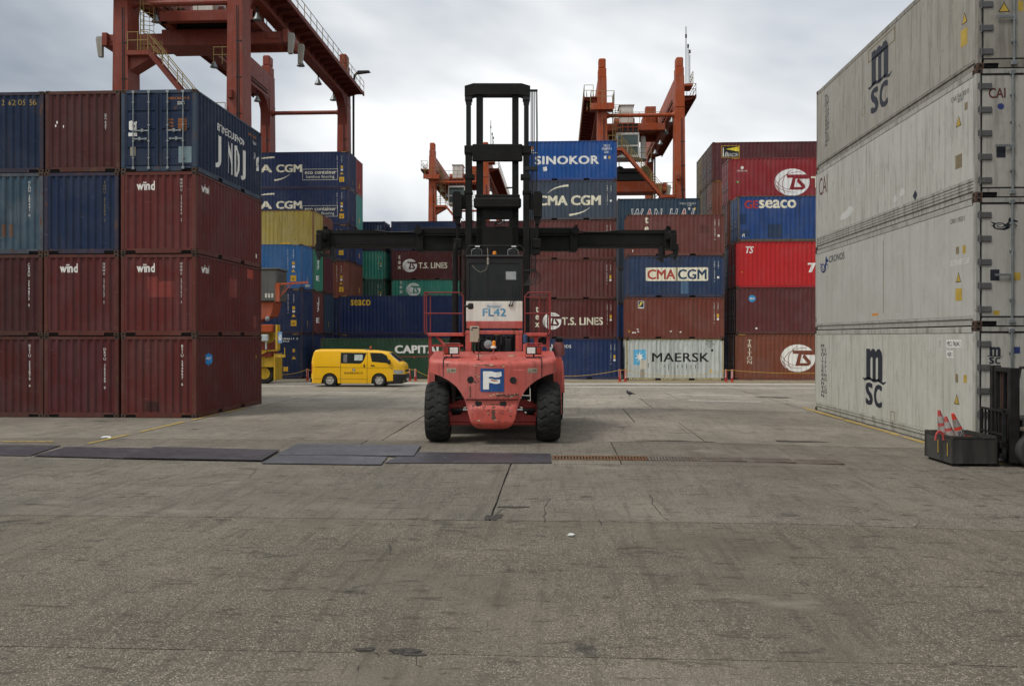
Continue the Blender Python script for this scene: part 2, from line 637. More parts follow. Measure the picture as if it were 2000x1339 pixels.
def code(t, face, s, u, v1, v0, mat=None, wdt=.075):
    """a container number painted one character under another"""
    return words(t, face, s, u - wdt / 2, v0, u + wdt / 2, v1, mat, .012, 0, 1, .86, True, name='number')


def patch(t, face, u0, v0, u1, v1, mat, name='paint_patch', lift=.0018, shape=RECT):
    return decal(name, shape, face, u0, v0, u1, v1, mat, t, lift)


TRI = poly2d([(0, 0), (1, 0), (.5, 1)])


def ts_globe(t, face, u0, v0, u1, v1, body):
    """white globe with dark orbit lines and slanted TS letters"""
    dark = paint('globe_' + '%.3f_%.3f_%.3f' % body, body, .1, .1, .1)
    decal('logo', ellipse2d(48), face, u0, v0, u1, v1, M_WHITE, t, .003)
    arcs = []
    for cx, cy, rx, ry, a0, a1 in ((.62, .55, .6, .62, 95, 250), (.55, .75, .62, .62, 150, 275), (.72, .38, .62, .5, 88, 200), (.48, .95, .52, .72, 190, 300), (.9, .42, .68, .66, 110, 238)):
        p = []
        for k in range(15):
            th = R(a0 + (a1 - a0) * k / 14); x, y = cx + rx * math.cos(th), cy + ry * math.sin(th)
            if (x - .5) ** 2 + (y - .5) ** 2 < .248: p.append((x, y))
        if len(p) > 2: arcs.append(strip2d(p, .016))
    decal('logo_lines', join2d(*arcs), face, u0, v0, u1, v1, dark, t, .005)
    T = [(.34, .78), (.98, .78), (.97, .62), (.70, .62), (.86, .40), (.88, .30), (.80, .22), (.42, .22), (.52, .66), (.36, .66)]
    decal('logo_letters', poly2d(T), face, u0, v0, u1, v1, dark, t, .006)
    decal('logo_counter', poly2d([(.56, .32), (.78, .32), (.64, .52), (.66, .64), (.60, .62)]), face, u0, v0, u1, v1, M_WHITE, t, .0075)


def swoosh(t, face, p0, p1, p2, wmax, mat):
    pts = []; ws = []
    for k in range(17):
        a = k / 16
        pts.append(tuple((1 - a) ** 2 * p0[i] + 2 * a * (1 - a) * p1[i] + a * a * p2[i] for i in (0, 1)))
        ws.append(wmax * (.12 + .88 * a))
    decal('logo_stroke', strip2d(pts, ws), face, 0, 0, 1, 1, mat, t)


def seahorse(t, face, u0, v0, u1, v1, mat, flip=False):
    """curled horse-headed sea creature emblem: a spiral tail, a body stroke and a maned head"""
    sp = []; ws = []
    for k in range(30):
        th = R(60 + k * 22); rr = .05 + .23 * k / 29
        sp.append((.36 + rr * math.cos(th), .42 + rr * math.sin(th))); ws.append(.03 + .06 * k / 29)
    body = strip2d([(.30, .16), (.50, .14), (.64, .28), (.60, .46), (.70, .62), (.74, .80)], [.03, .10, .15, .17, .16, .10])
    head = poly2d([(.64, .78), (.68, .98), (.76, 1.0), (.84, .86), (1.0, .74), (.97, .66), (.82, .68), (.74, .66)])
    leg = strip2d([(.66, .52), (.86, .56), (.94, .42), (.90, .28)], [.07, .05, .04, .02])
    fin = poly2d([(.14, .52), (.0, .74), (.20, .62)])
    fin2 = poly2d([(.14, .48), (.0, .44), (.18, .40)])
    s = join2d(strip2d(sp, ws), body, head, leg, fin, fin2)
    decal('logo', s, face, u0, v0, u1, v1, mat, t)


def msc(t, face, u0, v0, u1, v1, mat):
    """a tall blackletter-like m with a wavy foot over the letters SC"""
    H_ = 1.0
    m_ = [(.10, .46), (.10, 1.0), (.32, 1.0), (.34, .955), (.44, 1.0), (.56, 1.0), (.64, .95), (.74, 1.0), (.86, 1.0), (.96, .94), (1.0, .86), (1.0, .46),
          (.76, .44), (.76, .84), (.70, .86), (.64, .82), (.64, .44), (.46, .44), (.46, .84), (.40, .86), (.34, .82), (.34, .46)]
    foot = strip2d([(-.10, .47), (0, .445), (.12, .46), (.34, .47), (.48, .44), (.60, .44), (.76, .46), (.95, .43), (1.05, .41), (1.18, .445)],
                   [.02, .045, .05, .05, .05, .05, .05, .05, .045, .02])
    decal('logo', join2d(poly2d(m_), foot), face, u0, v0, u1, v1, mat, t)
    w_ = u1 - u0; h_ = v1 - v0
    words(t, face, 'S', u0 + .06 * w_, v0, u0 + .48 * w_, v0 + .40 * h_, mat, .05, lift=.004)
    words(t, face, 'C', u0 + .54 * w_, v0 - .015 * h_, u0 + .98 * w_, v0 + .385 * h_, mat, .05, lift=.004)


MAROON = (.105, .026, .024)
MAROON2 = (.098, .023, .022)
BROWN = (.125, .034, .026)
RUSTRED = (.15, .048, .03)
NAVY = (.018, .030, .082)
NAVY2 = (.014, .026, .066)
BLUE = (.035, .13, .32)
ROYAL = (.012, .070, .26)
SLATE = (.050, .066, .092)
GREEN = (.022, .060, .032)
TEALG = (.045, .24, .17)
TEAL = (.06, .30, .27)
RED = (.42, .020, .022)
DRED = (.24, .024, .028)
YELLOW = (.40, .30, .065)
GREYW = (.44, .47, .44)
# ------------------------------------------------------------------ ground: concrete slabs cast in lanes, each slab its own piece
def concrete(name, base=(.190, .165, .131), rand=.10, grit=.6):
    m, t, b = new_mat(name)
    n = t.nodes.new; l = t.links.new
    geo = n('ShaderNodeNewGeometry'); oi = n('ShaderNodeObjectInfo')

    def noise(sc, det=4, rgh=.55, st=None, rot=0, dist=0):
        x = n('ShaderNodeTexNoise'); x.inputs['Scale'].default_value = sc; x.inputs['Detail'].default_value = det
        x.inputs['Roughness'].default_value = rgh; x.inputs['Distortion'].default_value = dist
        mm = n('ShaderNodeMapping'); l(geo.outputs['Position'], mm.inputs[0])
        if st: mm.inputs['Scale'].default_value = st
        mm.inputs['Rotation'].default_value = (0, 0, rot)
        l(mm.outputs[0], x.inputs['Vector'])
        return x.outputs['Fac']

    def step(s, a, c, lo=0, hi=1):
        q = n('ShaderNodeMapRange'); q.interpolation_type = 'SMOOTHSTEP'
        q.inputs['From Min'].default_value = a; q.inputs['From Max'].default_value = c
        q.inputs['To Min'].default_value = lo; q.inputs['To Max'].default_value = hi
        l(s, q.inputs['Value']); return q.outputs['Result']

    def mul(a, bb):
        q = n('ShaderNodeMath'); q.operation = 'MULTIPLY'; l(a, q.inputs[0])
        if isinstance(bb, (int, float)): q.inputs[1].default_value = bb
        else: l(bb, q.inputs[1])
        return q.outputs[0]

    def mix(f, a, c):
        q = n('ShaderNodeMix'); q.data_type = 'RGBA'; l(f, q.inputs['Factor'])
        for k, v in (('A', a), ('B', c)):
            if isinstance(v, tuple): q.inputs[k].default_value = (*v, 1)
            else: l(v, q.inputs[k])
        return q.outputs['Result']
    c = mix(step(noise(.22, 4, .6), .36, .66), tuple(x * .74 for x in base), tuple(x * 1.16 for x in base))
    c = mix(mul(step(noise(1.1, 6, .66), .42, .72), .55), c, tuple(x * .52 for x in base))
    # exposed aggregate
    v = n('ShaderNodeTexVoronoi'); v.inputs['Scale'].default_value = 88; l(geo.outputs['Position'], v.inputs['Vector'])
    hsv = n('ShaderNodeSeparateColor'); l(v.outputs['Color'], hsv.inputs[0])
    zone = step(noise(.35, 3, .5), .30, .56)
    c = mix(mul(mul(step(hsv.outputs[0], .70, .86), zone), .9 * grit), c, tuple(x * 2.1 + .05 for x in base))
    c = mix(mul(mul(step(hsv.outputs[1], .66, .84), zone), .95 * grit), c, tuple(x * .30 for x in base))
    c = mix(mul(step(noise(34, 5, .75), .54, .66), .55), c, tuple(x * .40 for x in base))
    c = mix(mul(step(noise(95, 4, .7), .42, .60), .85 * grit), c, tuple(x * .38 for x in base))
    # tyre scuffs along the traffic and trowel streaks
    c = mix(mul(step(noise(1.0, 6, .7, (6.5, .45, 1), R(9)), .50, .66), .55), c, tuple(x * .44 for x in base))
    c = mix(mul(step(noise(1.0, 6, .7, (26, 1.3, 1), R(-14)), .55, .68), .5), c, tuple(x * .36 for x in base))
    c = mix(mul(step(noise(1.0, 4, .6, (1.6, .16, 1), R(22), .5), .54, .66), .22), c, tuple(x * .45 for x in base))
    c = mix(mul(step(noise(1.0, 6, .7, (5.0, .5, 1), R(12)), .56, .70), .3), c, tuple(x * .40 for x in base))
    c = mix(mul(step(noise(1.0, 5, .65, (.8, 4.2, 1), R(-6)), .57, .70), .34), c, tuple(x * .42 for x in base))
    c = mix(mul(step(noise(1.0, 7, .72, (1.5, 5.0, 1), .15, .5), .565, .64), .70), c, tuple(x * .30 for x in base))
    c = mix(mul(step(noise(1.0, 6, .7, (3.5, 9.0, 1), -.1, .3), .60, .66), .7), c, tuple(x * .26 for x in base))
    # oil stains
    c = mix(mul(step(noise(.75, 7, .7, (1, 1.5, 1), 0, .6), .60, .68), .66), c, (.028, .027, .025))
    c = mix(mul(step(noise(2.7, 6, .7, (1, 1.2, 1), .3, .4), .645, .70), .6), c, (.030, .029, .027))
    # pale dried spills
    c = mix(mul(step(noise(.5, 5, .6, (1, 2.2, 1), 1.2), .62, .76), .35), c, tuple(min(1, x * 1.55 + .02) for x in base))
    tint = n('ShaderNodeMapRange'); l(oi.outputs['Random'], tint.inputs['Value'])
    tint.inputs['To Min'].default_value = 1 - rand; tint.inputs['To Max'].default_value = 1 + rand
    vm = n('ShaderNodeVectorMath'); vm.operation = 'SCALE'; l(c, vm.inputs[0]); l(tint.outputs[0], vm.inputs['Scale'])
    l(vm.outputs[0], b.inputs['Base Color'])
    l(step(noise(.8, 4, .6), .35, .65, .70, .92), b.inputs['Roughness'])
    b.inputs['Specular IOR Level'].default_value = .34 - .28 * grit
    h = n('ShaderNodeMath'); h.operation = 'MULTIPLY_ADD'; l(noise(60, 4, .7), h.inputs[0]); h.inputs[1].default_value = .35; l(noise(6, 5, .6), h.inputs[2])
    bp = n('ShaderNodeBump'); bp.inputs['Strength'].default_value = .5; bp.inputs['Distance'].default_value = .012
    l(h.outputs[0], bp.inputs['Height']); l(bp.outputs[0], b.inputs['Normal'])
    return m


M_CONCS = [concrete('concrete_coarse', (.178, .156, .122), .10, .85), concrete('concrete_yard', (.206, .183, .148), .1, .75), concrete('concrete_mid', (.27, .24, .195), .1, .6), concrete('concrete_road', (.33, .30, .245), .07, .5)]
M_SUB = concrete('concrete_base', (.10, .094, .084), 0)
xs = [-2500, -600, -150, -70] + [-46 + 3 * i for i in range(32)] + [70, 150, 600, 2500]
ys = [-400, -60, -20, -6] + [-3 + 3 * i for i in range(24)] + [80, 110, 160, 300, 900, 4500]
mb = MB()
mb.add([(x, y, gz(x, y) - .035) for y in ys for x in xs], [(j * len(xs) + i, j * len(xs) + i + 1, (j + 1) * len(xs) + i + 1, (j + 1) * len(xs) + i) for j in range(len(ys) - 1) for i in range(len(xs) - 1)])
ground = mb.build('ground', M_SUB)
tag(ground, 'stained grey concrete container yard with jointed slabs', kind='structure')
lanes = [-4, 1.75, 6.96, 12.1, 17.55, 21.35, 26.3, 31.4, 36.6, 41.8, 48.6, 54.2, 60]
xj = {0: [-14, 2, 15], 1: [-16, 16], 2: [-15, 15.5], 3: [-12.4, -.95, 10.6], 4: [-11.1, -4.7, 1.28, 9.05], 5: [-11.1, -4.35, 3.6, 9.05], 6: [-11.1, -4.35, 2.3, 9.05],
      7: [-10.9, -3.1, 3.4, 9.05], 8: [-10.6, -2.2, 5.0, 9.05], 9: [-16, -8, 0, 9.05], 10: [-14, -4, 6], 11: [-12, 0, 12]}
rs = random.Random(3)
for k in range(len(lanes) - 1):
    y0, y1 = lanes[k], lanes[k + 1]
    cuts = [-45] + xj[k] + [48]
    gap = .008 + .0005 * y0
    for i in range(len(cuts) - 1):
        a, b = cuts[i] + gap, cuts[i + 1] - gap
        nx = max(2, int((b - a) / .45)); ny = max(2, int((y1 - y0) / .45))
        mb = MB()
        dz = rs.uniform(-.003, .003)
        vs = []
        for j in range(ny + 1):
            for q in range(nx + 1):
                x = a + (b - a) * q / nx; y = y0 + gap + (y1 - y0 - 2 * gap) * j / ny
                if q in (0, nx): x += rs.uniform(-.008, .008)
                if j in (0, ny): y += rs.uniform(-.007, .007)
                vs.append((x, y, gz(x, y) + dz))
        n0 = len(vs)
        W_ = nx + 1
        fs = [(j * W_ + q, j * W_ + q + 1, (j + 1) * W_ + q + 1, (j + 1) * W_ + q) for j in range(ny) for q in range(nx)]
        rim = [q for q in range(W_)] + [j * W_ + nx for j in range(1, ny + 1)] + [ny * W_ + q for q in range(nx - 1, -1, -1)] + [j * W_ for j in range(ny - 1, 0, -1)]
        vs += [(vs[r][0], vs[r][1], vs[r][2] - .05) for r in rim]
        fs += [(rim[(r + 1) % len(rim)], rim[r], n0 + r, n0 + (r + 1) % len(rim)) for r in range(len(rim))]
        mb.add(vs, fs)
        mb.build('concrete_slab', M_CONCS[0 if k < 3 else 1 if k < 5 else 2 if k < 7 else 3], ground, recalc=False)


def sheet(name, poly, mat, lift=.006, parent=None, res=1.0, thick=0.0):
    """a flat piece lying on the yard; poly in world X, Y"""
    b = bmesh.new()
    f = b.faces.new([b.verts.new((x, y, 0)) for x, y in poly])
    x0 = min(p[0] for p in poly); x1 = max(p[0] for p in poly); y0 = min(p[1] for p in poly); y1 = max(p[1] for p in poly)
    for lo, hi, no in ((x0, x1, (1, 0, 0)), (y0, y1, (0, 1, 0))):
        k = int((hi - lo) / res)
        for i in range(1, k + 1):
            c = lo + (hi - lo) * i / (k + 1)
            bmesh.ops.bisect_plane(b, geom=b.verts[:] + b.edges[:] + b.faces[:], dist=1e-5, plane_co=[c * q for q in no], plane_no=no)
    for v in b.verts: v.co.z = gz(v.co.x, v.co.y) + lift
    if thick:
        r = bmesh.ops.extrude_face_region(b, geom=b.faces[:])
        for v in [g for g in r['geom'] if isinstance(g, bmesh.types.BMVert)]: v.co.z -= thick
    bmesh.ops.recalc_face_normals(b, faces=b.faces[:])
    me = bpy.data.meshes.new(name); b.to_mesh(me); b.free()
    if me.polygons and not thick and me.polygons[0].normal.z < 0: me.flip_normals()
    me.materials.append(mat)
    return link(name, me, parent)


def band(x0, x1, y0, y1, worn=0, seed=0):
    """a long painted band with a ragged edge"""
    r = random.Random(seed); n = max(2, int(max(x1 - x0, y1 - y0) / .5)); p = []; q = []
    for i in range(n + 1):
        a = i / n
        if x1 - x0 > y1 - y0: p.append((x0 + (x1 - x0) * a, y0 + r.uniform(-worn, worn))); q.append((x0 + (x1 - x0) * a, y1 + r.uniform(-worn, worn)))
        else: p.append((x1 + r.uniform(-worn, worn), y0 + (y1 - y0) * a)); q.append((x0 + r.uniform(-worn, worn), y0 + (y1 - y0) * a))
    return p + q[::-1]


M_RW = paint('road_white', (.62, .60, .55), .45, 0, .2, .7, (.14, .13, .115), .3)
M_RY = paint('road_yellow', (.42, .28, .05), .75, .1, .3, .7, (.15, .135, .11), .3)
marks = []
for (x0, x1, y0, y1, m_) in ((-22, 20, 50.1, 50.75, M_RW), (-22, 20, 46.55, 46.95, M_RW), (-22, 20, 52.5, 52.85, M_RY), (-16, 20, 53.75, 53.95, M_RY)):
    o = sheet('road_marking', band(x0, x1, y0, y1, .02, int(y0)), m_, .008, ground)
for pa, pb, w_ in (((1325, 771), (1443, 771), .22), ((1346, 782.5), (1483, 783.5), .22), ((567, 776), (715, 776.5), .22), ((640, 766), (742, 766), .2), ((823, 772), (836, 772), .2), ((1128, 756.5), (1240, 756.5), .2)):
    a, b = GP(*pa), GP(*pb); y = (a.y + b.y) / 2
    sheet('road_marking', band(a.x, b.x, y - w_ / 2, y + w_ / 2, .015, int(a.x * 7)), M_RW, .008, ground)
# yellow bay lines along the two blocks, worn away in places
for y0, y1 in ((20.3, 22.2), (22.8, 25.6), (26.2, 28.3), (28.9, 31.0)): sheet('road_marking', band(-11.30, -11.18, y0, y1, .025, int(y0 * 3)), M_RY, .008, ground)
for y0, y1 in ((18.6, 20.6), (21.1, 23.7), (24.0, 28.4), (28.6, 33.2)): sheet('road_marking', band(9.10, 9.25, y0, y1, .03, int(y0 * 5)), M_RY, .008, ground)
sheet('road_marking', band(-13.6, -12.3, 20.55, 20.68, .03, 4), M_RY, .008, ground)
# cracks and tar patches
M_TAR = plain('tar_patch', (.048, .043, .037), .85, vary=.55, scale=22)


def blob(px, py, wpx, hpx, seed, n=34, rough=.62):
    r = random.Random(seed); c = GP(px, py); a = GP(px + wpx / 2, py); d = GP(px, py - hpx / 2)
    rx, ry = abs(a.x - c.x), abs(d.y - c.y); ph = [r.uniform(0, 6.28) for _ in range(9)]
    out = []
    for k in range(n):
        t = 2 * math.pi * k / n
        s_ = 1 + rough * sum(math.sin((q + 2) * t + ph[q]) / (q + 2) ** 1.25 for q in range(9))
        out.append((c.x + rx * math.cos(t) * max(.12, s_), c.y + ry * math.sin(t) * max(.12, s_)))
    return out


for q in ((964, 1010, 30, 12, 1), (795, 1273, 74, 12, 5), (712, 1268, 52, 5, 6), (1003, 990, 46, 4, 8), (1560, 862, 90, 2.4, 15), (1310, 861, 110, 2.4, 16), (1512, 776, 64, 2, 17)):
    sheet('tar_patch', blob(q[0], q[1], q[2], q[3], q[4]), M_TAR, .007, ground)


def crack(pts, w=.012, seed=0):
    r = random.Random(seed); P = [GP(*p) for p in pts]; out = []
    for a, b in zip(P, P[1:]):
        k = max(2, int((b - a).length / .12))
        for i in range(k):
            t = i / k; out.append((a.x + (b.x - a.x) * t + r.uniform(-.02, .02), a.y + (b.y - a.y) * t + r.uniform(-.025, .025)))
    v, f = strip2d(out, [w * r.uniform(.4, 1.5) for _ in out])
    mb = MB(); mb.add([(x, y, gz(x, y) + .0065) for x, y in v], f)
    o = mb.build('crack', M_TAR, ground, recalc=False)


for i, p in enumerate([[(120, 943), (250, 945), (398, 949), (440, 940), (484, 934)], [(484, 934), (500, 918), (470, 912)], [(950, 1017), (985, 992), (1028, 988)], [(1065, 1020), (1062, 990), (1075, 972)], 
                       [(1270, 965), (1275, 985), (1290, 1005), (1312, 1020)], [(1168, 1015), (1180, 1030)], [(810, 1275), (818, 1300), (830, 1306)], [(585, 1270), (586, 1286)], [(1790, 1031), (1796, 1012)],
                       [(1190, 828), (1218, 836), (1214, 846)], [(760, 1060), (762, 1088)], [(700, 1300), (690, 1320)]]):
    crack(p, .010 if p[0][1] < 1100 else .006, i)

# --- steel cover plates
M_PLATE = paint('steel_plate', (.056, .052, .060), .6, .38, .3, .42, (.03, .028, .03))
M_PLATE2 = paint('steel_plate_pale', (.082, .083, .094), .45, .15, .4, .42, (.03, .028, .03))
GPL = 'steel road plates laid across the yard'
plates = [('dark steel road plate at the left edge of the row', [(-60, 870), (118, 871), (58, 891), (-70, 889)], M_PLATE, .010),
          ('dark steel road plate in the left half, one end under the wide plate', [(130, 875), (318, 878), (258, 897), (66, 892)], M_PLATE, .024),
          ('wide dark steel road plate with rust marks, left of the overlapping pair', [(302, 876), (546, 882), (512, 902), (240, 897)], M_PLATE, .038),
          ('pale steel road plate, the upper one of the overlapping pair', [(580, 870), (822, 872), (808, 893), (540, 891)], M_PLATE2, .034),
          ('narrow grey steel road plate, the nearer of the overlapping pair', [(545, 890), (757, 894), (744, 909), (510, 906)], M_PLATE2, .020),
          ('dark steel road plate ending at the drain grate', [(792, 883.5), (1075, 887), (1077, 905), (752, 905)], M_PLATE, .010)]
for lab, pp, m_, lift in plates:      # each rests on the yard or on the plate below
    o = sheet('steel_plate', [(GP(*p).x, GP(*p).y) for p in pp], m_, lift + .012, None, .8, .016)
    tag(o, lab, 'steel plate', GPL)
# --- drain grate
dr = thing('drain_grate', 'rusty slotted drain grate running across the yard from the steel plates to the bin', 'drain grate')
M_GR = paint('grate_rust', (.15, .075, .03), .35, .8, .3, .8); M_GR2 = paint('grate_grey', (.15, .125, .10), .5, .55, .3, .75)
gx0, gx1 = GP(1078, 899).x, GP(1640, 903).x
k = 0
x = gx0
while x < gx1:
    w_ = min(1.0, gx1 - x); mb = MB(); z = gz(x + .5, 18.35) + .004
    mb.box(x, x + w_, 18.12, 18.60, z - .002, z + .001, 1)
    mb.box(x, x + w_, 18.10, 18.145, z, z + .02); mb.box(x, x + w_, 18.575, 18.62, z, z + .02)
    q = x + .02
    while q < x + w_ - .03: mb.box(q, q + .032, 18.146, 18.574, z + .0015, z + .017); q += .066
    mb.box(x + .004, x + .018, 18.146, 18.574, z + .0015, z + .019)
    mb.build('grate_panel', [M_GR if k < 2 else M_GR2, M_DARK], dr, recalc=False)
    x += w_; k += 1
tag(dr, kind='thing')
# ------------------------------------------------------------------ near left stack: ends towards the camera, long side along the aisle
LY = 26.83
LH = 2.591


def left(colm, lev, label, col, doors=None, **kw):  # block colours set darker, with a foreground fence's blurred shade painted in
    xr = {'a': -11.36, 'b': -13.86, 'c': -16.34}[colm] + random.uniform(-.02, .02)
    y0 = LY + (random.uniform(-.03, .03) if lev else 0)
    return container(label, col, (xr - CW / 2, y0 + 3.029, lev * LH), R(90), doors=doors, group='containers in the near left block', **kw)


def fa(x, y, H=LH):       # fractions of an end face 147 px wide and 161 px tall in the photograph
    return x * CW, y * H


PATCH_R = paint('patch_red', (.20, .042, .034), .25, .2, .3)
PATCH_O = paint('patch_orange', (.36, .055, .035), .2, .2, .3)
PATCH_D = paint('patch_dark', (.045, .018, .016), .3, .2, .1)

# bottom row
t, f = left('a', 0, 'maroon container with a blue diamond sticker, bottom of the near left corner stack', (.098, .021, .018), wear=.45, rust=.42)
code(t, f['N'], 'BSIU 244997 6', 1.96, 2.31, 1.02)
patch(t, f['N'], .78, .21, 1.20, .52, PATCH_D)
patch(t, f['A'], .75, 1.60, 1.30, 2.06, plain('sticker_blue', (.02, .22, .55), .5), 'sticker', .004, poly2d([(.5, 0), (1, .3), (1, .72), (.5, 1), (0, .72), (0, .3)]))
words(t, f['A'], 'up-p', .84, 1.80, 1.20, 1.90, lift=.006)
code(t, f['A'], 'BSIU 244997 6', 5.25, 2.35, 1.1); code(t, f['A'], '22G1', 5.5, 2.35, 1.95)
patch(t, f['A'], 5.42, 1.75, 5.58, 1.87, M_YEL, 'sticker')
t, f = left('b', 0, 'plain maroon container without a word on it, bottom row between two other maroon ends', (.080, .016, .017), wear=.55, rust=.25)
code(t, f['N'], 'DRYU 262269 9', 1.96, 2.20, .90)
t, f = left('c', 0, 'dark maroon container end at the bottom left edge of the block', (.070, .017, .015), wear=.6)
code(t, f['N'], 'BSIU 253879 4', 1.96, 2.32, .96)
# second row
t, f = left('a', 1, 'lettered maroon container with pale red repaint patches, second of the near left corner stack', (.108, .021, .018), wear=.4)
words(t, f['N'], 'wïnd', .50, 2.0, 1.10, 2.29, M_WHITE, .035); code(t, f['N'], 'WWWU 270793 4', 1.94, 2.31, 1.02)
patch(t, f['N'], .90, 1.22, 1.72, 1.72, PATCH_R); patch(t, f['N'], .86, 1.45, 1.20, 1.86, PATCH_R, lift=.0012)
words(t, f['A'], 'wïnd', .42, 2.02, 1.12, 2.30, M_WHITE, .035)
patch(t, f['A'], 2.85, 1.35, 3.62, 2.0, PATCH_R); patch(t, f['A'], 4.55, 2.12, 5.15, 2.45, PATCH_O); patch(t, f['A'], 5.2, .3, 5.55, .75, PATCH_R)
code(t, f['A'], 'WWWU 270793 4', 5.22, 2.1, .9); code(t, f['A'], '22G1', 5.5, 1.7, 1.1)
t, f = left('b', 1, 'maroon container end with a short white word, under the plain blue end', (.090, .019, .018), wear=.5)
words(t, f['N'], 'wïnd', .50, 2.0, 1.10, 2.29, M_WHITE, .035); code(t, f['N'], 'WWWU 270757 5', 1.94, 2.31, 1.02)
t, f = left('c', 1, 'dark maroon container end at the left edge below the pale blue one', (.058, .016, .017), wear=.6)
code(t, f['N'], 'CBXU 254873 9', 1.96, 2.30, .92)
# third row
t, f = left('a', 2, 'lettered maroon container right under the blue doored container of the near left stack', (.112, .025, .022), wear=.38)
words(t, f['N'], 'wïnd', .50, 2.0, 1.10, 2.29, M_WHITE, .035); code(t, f['N'], 'WWWU 270806 2', 1.94, 2.36, 1.02)
words(t, f['A'], 'wïnd', .42, 2.02, 1.12, 2.30, M_WHITE, .035)
code(t, f['A'], 'WWWU 270806 2', 5.22, 2.3, 1.0); code(t, f['A'], '22G1', 5.5, 1.9, 1.2); patch(t, f['A'], 5.42, .35, 5.62, .5, M_WHITE, 'sticker')
t, f = left('b', 2, 'plain dark blue container end between a pale blue end and a lettered maroon end', (.011, .024, .062), wear=.5, rust=.35)
code(t, f['N'], 'TGHU 310584 7', 1.96, 2.30, 1.0, paint('code_dull', (.20, .16, .08), .2))
t, f = left('c', 2, 'faded pale blue container end with rusty bare spots at the left edge', (.040, .075, .105), wear=.5, rust=.4, fade=.6)
code(t, f['N'], 'CLHU 289441 0', 1.96, 2.32, 1.2)
for u in (1.06, 1.30): patch(t, f['N'], u, .55, u + .14, .95, M_POSTRUST, 'rust_patch')
# top row
t, f = left('a', 3, 'dark blue container with closed barred doors, top of the near left corner stack', (.011, .022, .052), doors='N', wear=.4, rust=.3, framecol=(.035, .055, .085))
nf = f['N']
M_ORP = plain('orange_print', (.42, .15, .03), .6)
words(t, nf, 'JNDU 265201 0', 1.50, 2.24, 2.20, 2.34, M_ORP, .02, lift=.006); words(t, nf, '22G1', 1.82, 2.10, 2.06, 2.20, M_WHITE, .02, lift=.006)
for k, (a, b) in enumerate((('MAX.GR', '30480 KG'), ('TARE', '2200 KG'), ('PAYLOAD', '28280 KG'), ('CU.CAP', '33.2 CU.M'))):
    z = 1.60 - k * .10
    words(t, nf, a, 1.48, z, 1.70, z + .055, M_ORP, .02, lift=.006); words(t, nf, b, 1.84, z - .03, 2.12, z + .07, M_ORP, .02, lift=.006)
patch(t, nf, 1.86, .27, 2.28, .78, paint('patch_pale', (.17, .24, .26), .3, .2, .4), lift=.004)
patch(t, nf, .26, 1.30, .52, 1.62, M_WHITE, 'torn_sticker', .004, poly2d([(0, .1), (.3, 0), (.95, .05), (.9, .55), (1, .9), (.5, .8), (.35, 1), (0, .9)]))
patch(t, nf, .24, 1.12, .52, 1.23, M_WHITE, 'torn_sticker', .004); patch(t, nf, .30, .50, .48, .78, paint('tan_plate', (.28, .25, .2), .3), 'sticker', .004)
sf = f['A']
words(t, sf, 'ETRNELDURFINDD', 1.75, 1.70, 4.25, 1.94, M_WHITE, .02)
for s_, u0, u1 in (('J', 1.55, 2.05), ('N', 2.72, 3.12), ('D', 3.35, 3.75), ('J', 3.95, 4.35)):
    words(t, sf, s_, u0, .45, u1, 1.55, M_WHITE, .02)
words(t, sf, 'JNDU 265201', 4.7, 2.2, 5.5, 2.32, M_ORP, .02)
words(t, sf, '22G1', 5.1, 2.0, 5.45, 2.1); code(t, sf, 'GP', 5.35, 1.7, 1.45)
patch(t, sf, 5.45, 1.05, 5.82, 1.65, M_WHITE, 'logo', .003, poly2d([(.2, 0), (1, .1), (.9, .3), (.3, .3), (0, .5), (.5, .9), (1, 1), (.6, .45), (.9, .4), (.3, .2)]))
t, f = left('b', 3, 'dark brown container end with faint white marks in the top row of the block', (.068, .019, .017), wear=.5, rust=.4)
code(t, f['N'], 'GATU 094421', 1.95, 1.85, 1.35)
for u, v in ((.30, 1.45), (.56, 1.42), (.36, 1.55)): patch(t, f['N'], u, v, u + .05, v + .08, M_WHITE, 'scrape')
t, f = left('c', 3, 'dark blue container end with yellow number at the top left edge', (.009, .020, .050), wear=.45)
words(t, f['N'], 'UACU 2 62 05 56', .25, 2.16, 2.18, 2.34, plain('dull_yellow_print', (.36, .24, .05), .6), .0, space=1.1)

# ------------------------------------------------------------------ far rows
def far(px_edge, Y, edge, lev, label, col, Lc=6.058, H=2.591, z0=-.15, zlev=None, group=None, doors=None, dx=None, **kw):
    X = XY(px_edge, Y)
    xc = X + Lc / 2 if edge == 'L' else X - Lc / 2
    z = (z0 + lev * H) if zlev is None else zlev
    dx = random.uniform(-.04, .04) if dx is None else dx
    return container(label, col, (xc + dx, Y + CW / 2 + random.uniform(-.03, .03), z), 0, Lc=Lc, H=H, doors=doors, group=group, **kw)


def std_marks(t, f, Lc, H=2.591, n='TGHU 759482 0', yel=True, mat=None, end=False):
    a = f['A']
    code(t, a, n, Lc - .62, H - .35, .95, mat, .07); code(t, a, '22G1' if Lc < 7 else '45G1', Lc - .38, H - .35, H - .8, mat, .06)
    if yel: patch(t, a, Lc - .45, H * .52, Lc - .33, H * .60, M_YEL, 'sticker')
    patch(t, a, Lc - .45, H * .45, Lc - .33, H * .50, M_WHITE, 'sticker')


